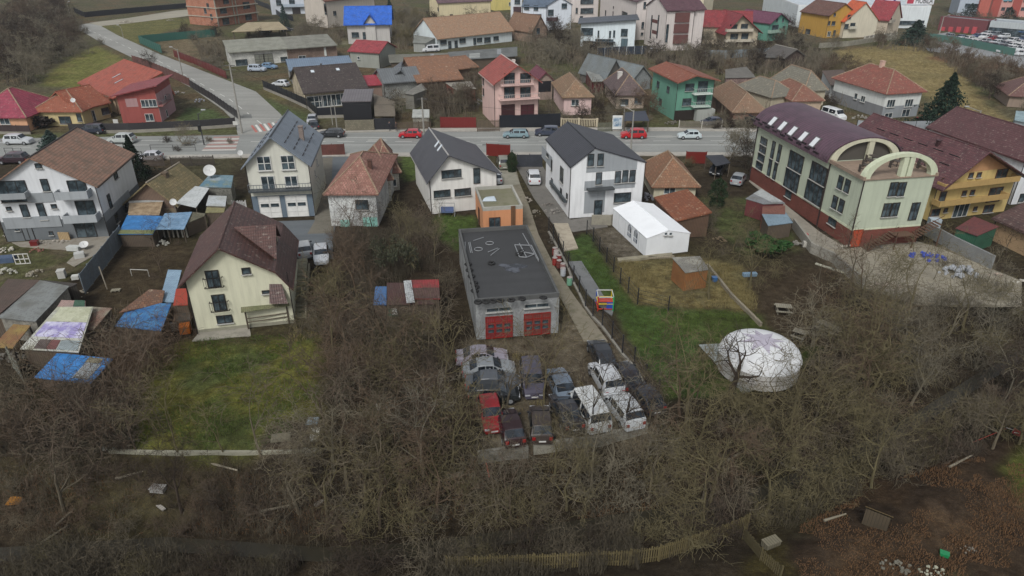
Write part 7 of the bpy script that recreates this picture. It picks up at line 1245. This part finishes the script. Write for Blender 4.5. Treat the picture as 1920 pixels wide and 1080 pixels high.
# swing bench, tables
def bench_swing(P, rz):
    t = thing('garden_swing','blue hollywood garden swing before the white house','swing',P,rz); MB().beam((-1,0,1.7),(1,0,1.7),.06,.06).build('top_bar', WM, t)
    for x in (-1,1): MB().beam((x,-.5,0),(x,0,1.7),.05,.05).beam((x,.5,0),(x,0,1.7),.05,.05).build('side_frame', WM, t)
    MB().box(-.85,-.3,.45,.85,.25,.55).build('seat', M('fabric','#4a5a78'), t); MB().box(-.85,.2,.56,.85,.3,1.1).build('backrest', M('fabric','#55658a'), t)
bench_swing(q(Z2,1595,815), 0)
def table(label, P, rz, L_=1.8):
    t = thing('picnic_table', label, 'table', P, rz); m = M('wood','#8b8676'); MB().box(-L_/2,-.38,.7,L_/2,.38,.75).build('tabletop', m, t)
    for s in (-1,1): MB().box(-L_/2,s*.7-.13,.4,L_/2,s*.7+.13,.44).build('bench', m, t); MB().box(s*L_*.35-.04,-.6,0,s*L_*.35+.04,.6,.4).box(s*L_*.35-.04,-.05,.4,s*L_*.35+.04,.05,.7).build('leg', m, t)
table('weathered table at the right of the yurt', q(L4,770,620), R(-50)); table('brown spotted bench table above the yurt', q(L4,515,510), R(-10), 1.5); table('grey garden table left of the yurt garden', q(L4,610,660), R(-40), 1.2)
# loose things: boards, crates, buckets
def board(label, P, w, d, h, c, rz=0., name='board', cat=None, kind='wood', tilt=0., group=None):
    b = MB(); b.box(-w/2,-d/2,0,w/2,d/2,h)
    if name in ('crate','box','bin'): b = MB().box(-w/2,-d/2,0,w/2,d/2,h*.9).box(-w/2-.03,-d/2-.03,h*.9,w/2+.03,d/2+.03,h)
    if name == 'pallet':
        b = MB()
        for k in range(6): b.box(-w/2,-d/2+k*d/6,.1,w/2,-d/2+k*d/6+d/8,.13)
        for x in (-w/2+.06,0,w/2-.06): b.box(x-.05,-d/2,0,x+.05,d/2,.1)
    o = b.build(name, M(kind, c)); o.location = P; o.rotation_euler = (tilt,0,rz); return tag(o, label, cat or name, group)
board('white board propped beside the plot corner',q(FG,1518,400),.65,1.3,.08,'#a9a89c',.1,tilt=.2); board('pale blue-grey square lid beside the white board',q(FG,1508,335),.85,.8,.08,'#7d8a90',0,'lid',tilt=.1); board('orange slatted panel at the lower left edge',q(FG,80,710),.9,1.1,.1,'#a8701c',.1,'slatted_panel','panel'); board('white foam box on the creek bank',q(FG,765,668),1.,.55,.35,'#a9a8a4',-.1,'box')
board('small white box in the overgrown plot',q((600,640,2.4547),413,180),.5,.5,.3,'#b5b4ac',.2,'box'); board('small pale bucket in the overgrown plot',q((600,640,2.4547),270,312),.35,.35,.4,'#9a958a',.2,'bin','bin'); board('grey plank debris beside the yellowed bank',q((600,640,2.4547),620,615),1.3,.5,.1,'#8b867a',.3); board('white plank at the lower left of the creek bank',q(FG,775,750),.9,.25,.1,'#9d9890',-.6); board('white sheet scrap below the plot corner',q(FG,1545,725),.3,.95,.1,'#a9a49a',-.6,'sheet_scrap')
board('bright green crate on the reddish leaf litter',q(FR,1398,985),.48,.34,.25,'#1c7a4a',-.5,'crate','crate','paint'); board('tan upright plate beside the modern white and grey house',q(Z1,490,880),1.3,.15,1.0,'#a58e6a',0,'plate','plate'); board('white bathtub-like trough in the lower left yard',q(Z1,560,955),1.5,.7,.5,'#b5b8b4',-.1,'trough','trough','plaster'); board('white sack pile left in the lower left yard',q(Z1,600,1010),1.,.8,.6,'#b0b2ae',.5,'sack','sack','fabric')
board('red toolbox on the terrace wall',q(Z1,265,920),.8,.6,.6,'#6a2426',.2,'crate','crate','paint'); board('blue plastic sheet heap by the white window frame',q(Z1,60,1040),1.6,1.,.6,'#44546c',.2,'sheet_heap','heap','fabric'); board('white barrel top beside the blue-grey corrugated fence',q(L1,470,280),.7,.7,.9,'#b0b0aa',.3,'bin','bin','plaster'); board('white bag beside the blue-grey corrugated fence',q(L1,570,290),.7,.6,.4,'#b9bab4',.3,'sack','sack','fabric')
board('orange machine cover between log store and cream house',q(L1,1395,690),.9,.9,.8,'#b0601c',.3,'machine_cover','machine','paint'); board('white and grey cupboard door leaning by the log store',q(L1,1310,680),.7,.1,.9,'#a9a9a2',.3,'cupboard_door','door'); board('blue tub beside the wooden playhouse shed',q(L4,120,330),.5,.5,.5,'#2f5c8c',0,'bin','bin','paint'); board('pale blue bench in the brown garden right of the playhouse',q(L4,325,300),1.5,.5,.35,'#7d98ac',.1,'bench','bench'); board('red blanket on the rubbish beside the retaining wall',q(L4,640,95),.6,.5,.9,'#a83440',0,'blanket','blanket','fabric'); board('white table top beside the red blanket',q(L4,655,130),.9,.6,.6,'#b5b2a8',-.2,'table_top','table')
board('white cabinet in the yard of the balcony house',q(L4,1385,20),1.3,.9,1.2,'#a9b5bc',-.1,'cabinet','cabinet','plaster'); board('white box by the garden wall of the balcony house',q(L4,1375,52),1.,.6,.4,'#bfc3c2',-.5,'box','box','plaster'); board('pale pallet on the garden path of the dark garden',q(L1,870,380),.9,.6,.2,'#8f8a78',.2,'pallet','pallet'); board('pallet leaning at the grey walled wood store',q(L1,740,780),1.0,.7,.2,'#7d7460',.4,'pallet','pallet')
board('white plank trim right of the retaining wall',q(L4,762,250),.25,2.2,.15,'#b0ae9c',.75,'plank','plank'); board('white long plank at the lower end of the concrete yard',q(L4,885,290),.25,3.2,.15,'#a9a692',.75,'plank','plank'); board('wood plank across the paved tent yard',q(L3,1600,255),3.,.3,.2,'#8f8672',.1,'plank','plank')
board('grey slab in the grey gravel patch right of the lawn',q(FG,1355,415),1.4,.9,.12,'#6a6656',.2,'slab','slab','concrete'); board('low concrete step at the plot corner',q(FG,1495,490),1.,.5,.35,'#8a877a',0,'step','step','concrete'); board('overturned wooden box right of the plank fence',q(FR,600,940),1.1,.6,.5,'#6f6a58',.4,'crate','crate')
def heap(name, label, P, w, d, h, c, n=26, kind='concrete', seed=1, cat='heap'):
    rnd = random.Random(seed); b = MB()
    for _ in range(n):
        a, r = rnd.uniform(0,6.28), rnd.random()**.6; x, y = math.cos(a)*r*w/2, math.sin(a)*r*d/2; s = rnd.uniform(.12,.3)*min(w,d)*.5; z_ = (1-r)*h*rnd.random()
        k = [(x+rnd.uniform(.6,1)*s*math.cos(t_), y+rnd.uniform(.6,1)*s*math.sin(t_)) for t_ in np.linspace(0,6.28,6)[:-1]]; b.prism([(px_,py_,z_) for px_,py_ in k],[(px_*.9+x*.1,py_*.9+y*.1,z_+s*rnd.uniform(.5,1)) for px_,py_ in k])
    o = b.build(name, M(kind, c)); o.location = P; return tag(o, label, cat, None, None)
heap('rubble_pile','pile of bright blue plastic debris on the concrete yard',q(L4,1345,195),4.5,2.2,.7,'#2c4ab0',30,'paint',2); heap('covered_pile','mound under pale net sheets at the right of the concrete yard',q(L4,1530,290),4.,2.8,1.6,'#9fa3a8',34,'fabric',3); heap('stone_pile','heap of pale stones at the bottom edge right of the creek',q(FR,1170,1040),2.,1.1,.4,'#6f6c60',26,'concrete',4); heap('stone_pile','heap of white broken tiles at the lower right',q(FR,1345,1060),1.6,.9,.3,'#9a9a88',22,'concrete',5); heap('stone_pile','small ring of pale stones on the leaf litter',q(FR,1510,960),1.1,.6,.2,'#7d766a',14,'concrete',6)
heap('debris_pile','scattered white and red debris below the concrete yard',q(L4,1110,365),3.5,1.6,.5,'#a59a8e',26,'fabric',7); heap('rubble_pile','grey rubble beside the white gable house steps',q(Z3,640,790),2.8,1.6,.6,'#8a8680',26,'concrete',8); heap('debris_pile','household junk beside the right wall of the gable house',q(Z3,1330,690),2.2,2.,1.0,'#6a6a70',26,'fabric',9); heap('red_bag_pile','red and white bags at the door of the gable house',q(Z3,1005,790),1.8,.8,.6,'#8a3038',12,'fabric',10)
heap('debris_pile','pale building rubble along the terrace of the modern house',q(Z1,400,900),5.,1.2,.5,'#a09a90',26,'fabric',11); heap('stone_pile','pale stones near the left lawn corner by the creek',q(FG,575,440),3.2,1.6,.3,'#84857c',30,'concrete',12); heap('debris_pile','rubble and planks left of the hut garden',q(Z1,1225,910),1.8,1.4,.5,'#a5a49a',18,'fabric',13); heap('stone_pile','pile of pale rubble on the grass verge by the track',q(A1,940,170),7,3,.8,'#a59f92',24,'concrete',14); heap('stone_pile','second small pile of rubble by the track',q(A1,1280,155),4,2,.7,'#a09a8c',16,'concrete',15); heap('debris_pile','dark junk and tyres beside the rusty awning',q(L1,60,900),3.,2.,.9,'#6a665e',30,'fabric',16); heap('mattress_pile','torn roof sheets before the grey ruined shed',q(A3,640,450),4,2.5,1.,'#8f8b80',22,'concrete',17)
for i, (zm, x, y, L_, an) in enumerate([(FG,350,780,2.6,1.2),(FG,640,600,2.2,.3),(FG,1060,560,3.,-.4),(FG,250,900,2.4,.9),(FG,1350,760,2.8,.2),(FR,470,520,3.2,.5),(FR,720,600,2.6,-.7),(FR,300,700,2.4,1.1),(FR,900,820,1.8,.2),(FR,1480,560,2.6,.4)]):
    o = MB().tube((-L_/2,0,.1),(L_/2,.2,.16),.1,.06,n=7).build('fallen_log', M('bark','#8b8474','#77705f')); o.location = q(zm, x, y); o.rotation_euler = (0,0,an); tag(o, ['pale fallen log near the left end of the creek bank','short fallen log below the white box','long fallen log on the middle creek bank','fallen log at the far left by the water','pale log below the plot corner','fallen trunk right of the scrap yard bank','leaning log in the creek bend','fallen trunk near the twin limbed tree','short pale log beside the hutch','fallen log near the red rope'][i], 'log')
rnd7 = random.Random(5)
for i, (zm, x, y, w, d, c, lb) in enumerate([(Z1,60,870,3,1.5,'#9a968a','grey rubble at the left foot of the modern house'),(Z1,40,960,2,1.5,'#b0aca0','white bags and boards at the left edge of the yard'),(Z1,280,960,1.6,1.2,'#8a5a50','pinkish broken things behind the white window frame'),(L1,270,250,1.5,2.4,'#8d8778','stacked pale timber by the yard fence'),(L1,620,400,1.2,2.2,'#9a9384','pale timber pile at the end of the corrugated fence'),(L1,60,240,2.5,1.6,'#a9a89c','hoses and scraps on the left yard grass'),
 (L3,780,120,1.,2.4,'#5a5650','dark scrap along the concrete path'),(Z3,440,700,1.2,2.,'#8b8478','stones along the left side of the path'),(Z3,500,800,1.2,2.6,'#7d776a','stones and boards in the middle of the path edge'),(Z3,600,740,2.,1.2,'#77716a','building scrap in the paved yard'),(Z3,1720,890,2.4,2.,'#5c564e','dark junk behind the white tent'),(Z3,1880,1000,2.,1.4,'#6a5c48','junk behind the playhouse shed'),
 (L4,870,140,3.,1.,'#a39c8e','stones below the stair of the green hall'),(L4,1060,140,2.6,1.,'#77787c','grey scrap below the stair of the green hall'),(L4,610,120,2.,1.6,'#7d7a72','scrap beside the top of the retaining wall'),(L4,1880,340,2.4,1.4,'#b5b2a8','white rubble at the right edge of the concrete yard'),(L4,1750,300,1.6,1.,'#a99a8c','pink-white rubble right of the net-covered mound'),
 (J,590,180,1.6,1.,'#7d786a','pale scrap near the garage front'),(J,510,720,1.2,.8,'#a08a78','pinkish drum parts beside the dark red car'),(J,1240,690,2.2,.8,'#9a968a','broken concrete at the low wall end'),(L2,1200,640,1.6,1.,'#6a6e66','scrap before the maroon shed'),(L2,860,520,1.,.8,'#7d786c','pale things among the plot shrubs'),(A2,1690,780,5,3,'#8a8a86','pile of sheets and timber before the pink house'),(A2,920,780,4,2.5,'#6d655a','clutter under the roofless timber shelter'),(A2,1150,780,4,2,'#8a7a70','brick clutter by the grey timber shed'),(A3,1200,930,3,2,'#6a655c','steps and clutter before the turquoise house'),(A4,700,890,4,2,'#8f8c84','stones in the yard of the red patched villa'),(A4,1150,900,4,2,'#8a3a34','red machinery beside the red patched villa'),(A1,1330,700,3,2,'#a09c98','junk behind the red house'),(A1,1480,760,4,2,'#8f9298','white garden junk right of the red house')]):
    heap('scrap_heap', lb, q(zm, x, y), w, d, .45 if w < 3 else .9, c, 18, 'fabric' if i % 2 else 'concrete', 40+i)
# white tarp slope by the right trees, window frame, dog, hutch, tiller
t = thing('window_frame','white three part window frame leaning in the lower left yard','window frame',q(Z1,175,1060),.15)
f = MB(); 
for x in (-.75,-.25,.25,.75): f.box(x-.04,0,0,x+.04,.06,1.2)
for z_ in (0,.55,1.16): f.box(-.79,-.005,z_,.79,.065,z_+.08)
f.build('frame', M('plaster','#c0bfb8'), t)
t = thing('dog_hutch','small leaning hutch with steep boarded roof near the creek','hutch',q(FR,1080,830),R(-35)); MB().prism([(-.8,-.7,1.5),(-.8,-.7,1.56),(-.8,.9,.0),(-.8,.9,-.06)][::-1],[(.9,-.7,1.5),(.9,-.7,1.56),(.9,.9,.0),(.9,.9,-.06)][::-1]).build('roof', M('wood','#6a5a3c'), t); MB().prism([(-.7,-.7,0),(.8,-.7,0),(.8,.6,0),(-.7,.6,0)],[(-.7,-.7,1.4),(.8,-.7,1.4),(.8,.5,.25),(-.7,.5,.25)]).build('body', M('wood','#4a4030'), t)
t = thing('garden_tiller','red and black motor tiller at the right edge','tiller',q(FR,1735,440),.4); MB().box(-.4,-.25,.35,.4,.25,.75).build('engine', M('paint','#8a1c28'), t); MB().beam((-.3,-.2,.6),(-1.3,-.3,1.1),.05,.05).beam((-.3,.2,.6),(-1.3,.3,1.1),.05,.05).build('handle', M('metal','#b5b5b5'), t); MB().box(-.25,-.2,.76,.2,.2,.95).build('fuel_tank', DK, t)
for s in (-1,1): inst('wheel', wheel_meshes()[0], t, (0,s*.4,.32))
A, B = q(FR,1690,410,.3), q(FR,1510,485,.3); o = MB().tube((0,0,0), B-A, .03, n=5).build('rope', M('paint','#a83430')); o.location = A; tag(o, 'taut red rope stretching from the tiller towards the creek', 'rope')
A, B = q((600,640,2.4547),765,565,.1), q((600,640,2.4547),780,640,.3); o = MB().tube((0,0,0), B-A, .04, n=5).build('pole', M('paint','#a84a40')); o.location = A; tag(o, 'thin red pole lying below the corner of the plot', 'pole')
# poster board on the road
t = thing('poster_board','white poster board with a framed picture beside the carport','poster board',G(*zp(A3,(785,985))[0])); MB().box(-.9,-.04,.4,.9,.04,2.9).build('board', M('plaster','#cfd0cc'), t); MB().box(-.75,-.06,.9,.75,-.041,2.5).build('picture', M('tarp','#5a7a94','#c0c8cc'), t)
for x in (-.8,.8): MB().box(x-.04,.05,0,x+.04,.12,2.8).build('post', DK, t)
lean('carport','dark fabric carport on white supports behind the red off-road car','carport',A3,[(840,905,2.2),(1030,905,2.2),(1000,830,2.6),(850,840,2.6)],M('fabric','#3a3e48'),None,ps=.2)
lean('black_carport','small carport with flat black roof behind the tile cottage garden','carport',Z3,[(1850,445,2.2),(1960,420,2.2),(1900,360,2.4),(1770,365,2.4)],M('fabric','#2e3036'),None)
for lb, p in (('small white info sign on the verge before the yellow porch',(880,960)),('white meter box by the corner fence',(1775,975))): t = thing('sign_board', lb, 'sign', G(*zp(A1,p)[0])); MB().box(-.45,-.04,.9,.45,.04,1.6).build('board', M('plaster','#b9b9b4'), t); MB().box(-.05,.041,0,.05,.1,1.5).build('post', DK, t)
t = thing('sign_board','small grey info board before the black screen fence','sign',G(*zp(A2,(1850,960))[0])); MB().box(-.5,-.04,1.0,.5,.04,1.9).build('board', M('plaster','#b5b8ba'), t); MB().box(-.05,.041,0,.05,.1,1.8).build('post', DK, t)
# bus stop railings south of the road
for lb, a, b in (('black tube railing on the south pavement near the hut',(1135,215),(1470,212)),('black tube railing behind the modern house',(45,240),(170,238))):
    A, B = q(Z1,*a), q(Z1,*b); t = thing('railing', lb, 'railing', A); 
    n = max(2, int((B-A).length/3)); 
    for k in range(n+1): p = (B-A)*(k/n); MB().tube(p, p+Vector((0,0,1.1)), .04, n=6).build('post', DK, t)
    MB().tube((0,0,1.1), (B-A)+Vector((0,0,1.1)), .04, n=6).tube((0,0,.6), (B-A)+Vector((0,0,.6)), .03, n=6).build('rail', DK, t)
# concrete steps down beside the cream house
t = thing('garden_stair','long mossy concrete stair down the right side of the cream house','stair',q(L2,470,710)); A, B = t.location, q(L2,505,330); d = B-A; n = 13; rz = math.atan2(d.y,d.x)-math.pi/2; t.rotation_euler = (0,0,rz); L_ = d.length
for k in range(n): MB().box(-.75,L_*k/n,0,.75,L_*(k+1)/n-.12,.16+.13*k*(k < 9)+.13*8*(k >= 9)).build('step', M('concrete','#77745f','#5a5b44'), t)
MB().box(.76,-.2,0,.9,L_,.5).build('side_kerb', M('concrete','#8b8672'), t)
# laundry pole, goal-like frame in the dark garden
A, B = q(L1,990,270), q(L1,1120,275); t = thing('carpet_rack','white T-shaped carpet rack in the dark garden','rack',A); d = B-A; MB().beam((0,0,.8),(d.x,d.y,.8),.06,.06).build('crossbar', M('plaster','#b0b0aa'), t)
for p in (Vector((0,0,0)), Vector((d.x,d.y,0))): MB().beam(p, p+Vector((0,0,.8)), .05, .05).build('post', M('plaster','#a0a09a'), t)
o = MB().tube((0,0,0),(-.2,.1,2.6),.06,n=6).build('post', M('wood','#9a9282')); o.location = q(L1,805,370); tag(o,'leaning pale post in the dark garden','post')
# persons at the black gate (continuous skinned figures)
def person(label, P, rz, coat, legs, walk=.12, s=1.):
    J_ = [((0,0,.95),.15),((0,0,1.12),.15),((0,0,1.38),.17),((0,0,1.5),.06),((0,.02,1.6),.085),((0,.02,1.7),.07),((.1,0,.9),.1),((.11,walk,.5),.065),((.11,walk*.6,.08),.045),((.11,walk*.6+.12,.03),.045),((-.1,0,.9),.1),((-.11,-walk,.5),.065),((-.11,-walk*1.3,.08),.045),((-.11,-walk*1.3+.12,.03),.045),((.2,0,1.4),.07),((.26,-.05,1.12),.05),((.26,.06,.88),.035),((-.2,0,1.4),.07),((-.26,.05,1.12),.05),((-.26,.12,.88),.035)]
    E = [(0,1),(1,2),(2,3),(3,4),(4,5),(0,6),(6,7),(7,8),(8,9),(0,10),(10,11),(11,12),(12,13),(2,14),(14,15),(15,16),(2,17),(17,18),(18,19)]
    me = bpy.data.meshes.new('body'); me.from_pydata([j[0] for j in J_], E, []); o = bpy.data.objects.new('body', me); S.collection.objects.link(o); sk = o.modifiers.new('s','SKIN'); o.modifiers.new('u','SUBSURF').levels = 1
    for v_, j in zip(me.skin_vertices[0].data, J_): v_.radius = (j[1], j[1])
    me.skin_vertices[0].data[0].use_root = True
    bpy.context.view_layer.update(); m2 = bpy.data.meshes.new_from_object(o.evaluated_get(bpy.context.evaluated_depsgraph_get())); bpy.data.objects.remove(o)
    m2.materials.clear()
    for m in (M('fabric',coat), M('fabric',legs), M('flat','#9a7866'), M('flat','#2a201a')): m2.materials.append(m)
    for p in m2.polygons: z_ = p.center.z; p.material_index = 3 if z_ > 1.68 or z_ < .1 else (2 if z_ > 1.5 or (abs(p.center.x) > .2 and z_ < .95) else (0 if z_ > .88 else 1)); p.use_smooth = True
    t = link(bpy.data.objects.new('person', m2)); t.location = P; t.rotation_euler = (0,0,rz); t.scale = (s,)*3; tag(t, label, 'person')
person('person in dark coat and dark trousers standing at the black gate', G(*zp(A2,(1005,988))[0], .14), .3, '#22242c', '#1c1e26'); person('person in brown jacket walking right of the black gate', G(*zp(A2,(1055,990))[0], .14), 1.2, '#4a3c38', '#24242a', .2)
# haze: thin even air in one closed box
hz_ = bpy.data.materials.new('haze'); hz_.use_nodes = True; n_ = hz_.node_tree; n_.nodes.remove(n_.nodes['Principled BSDF']); pv = n_.nodes.new('ShaderNodeVolumePrincipled'); pv.inputs['Color'].default_value = (.86,.91,.97,1); pv.inputs['Density'].default_value = .00015; n_.links.new(pv.outputs[0], n_.nodes['Material Output'].inputs['Volume'])
HAZE = tag(MB().box(-5000,-300,-5.5,5000,5000,60).build('haze', hz_, uv=False), kind='stuff')
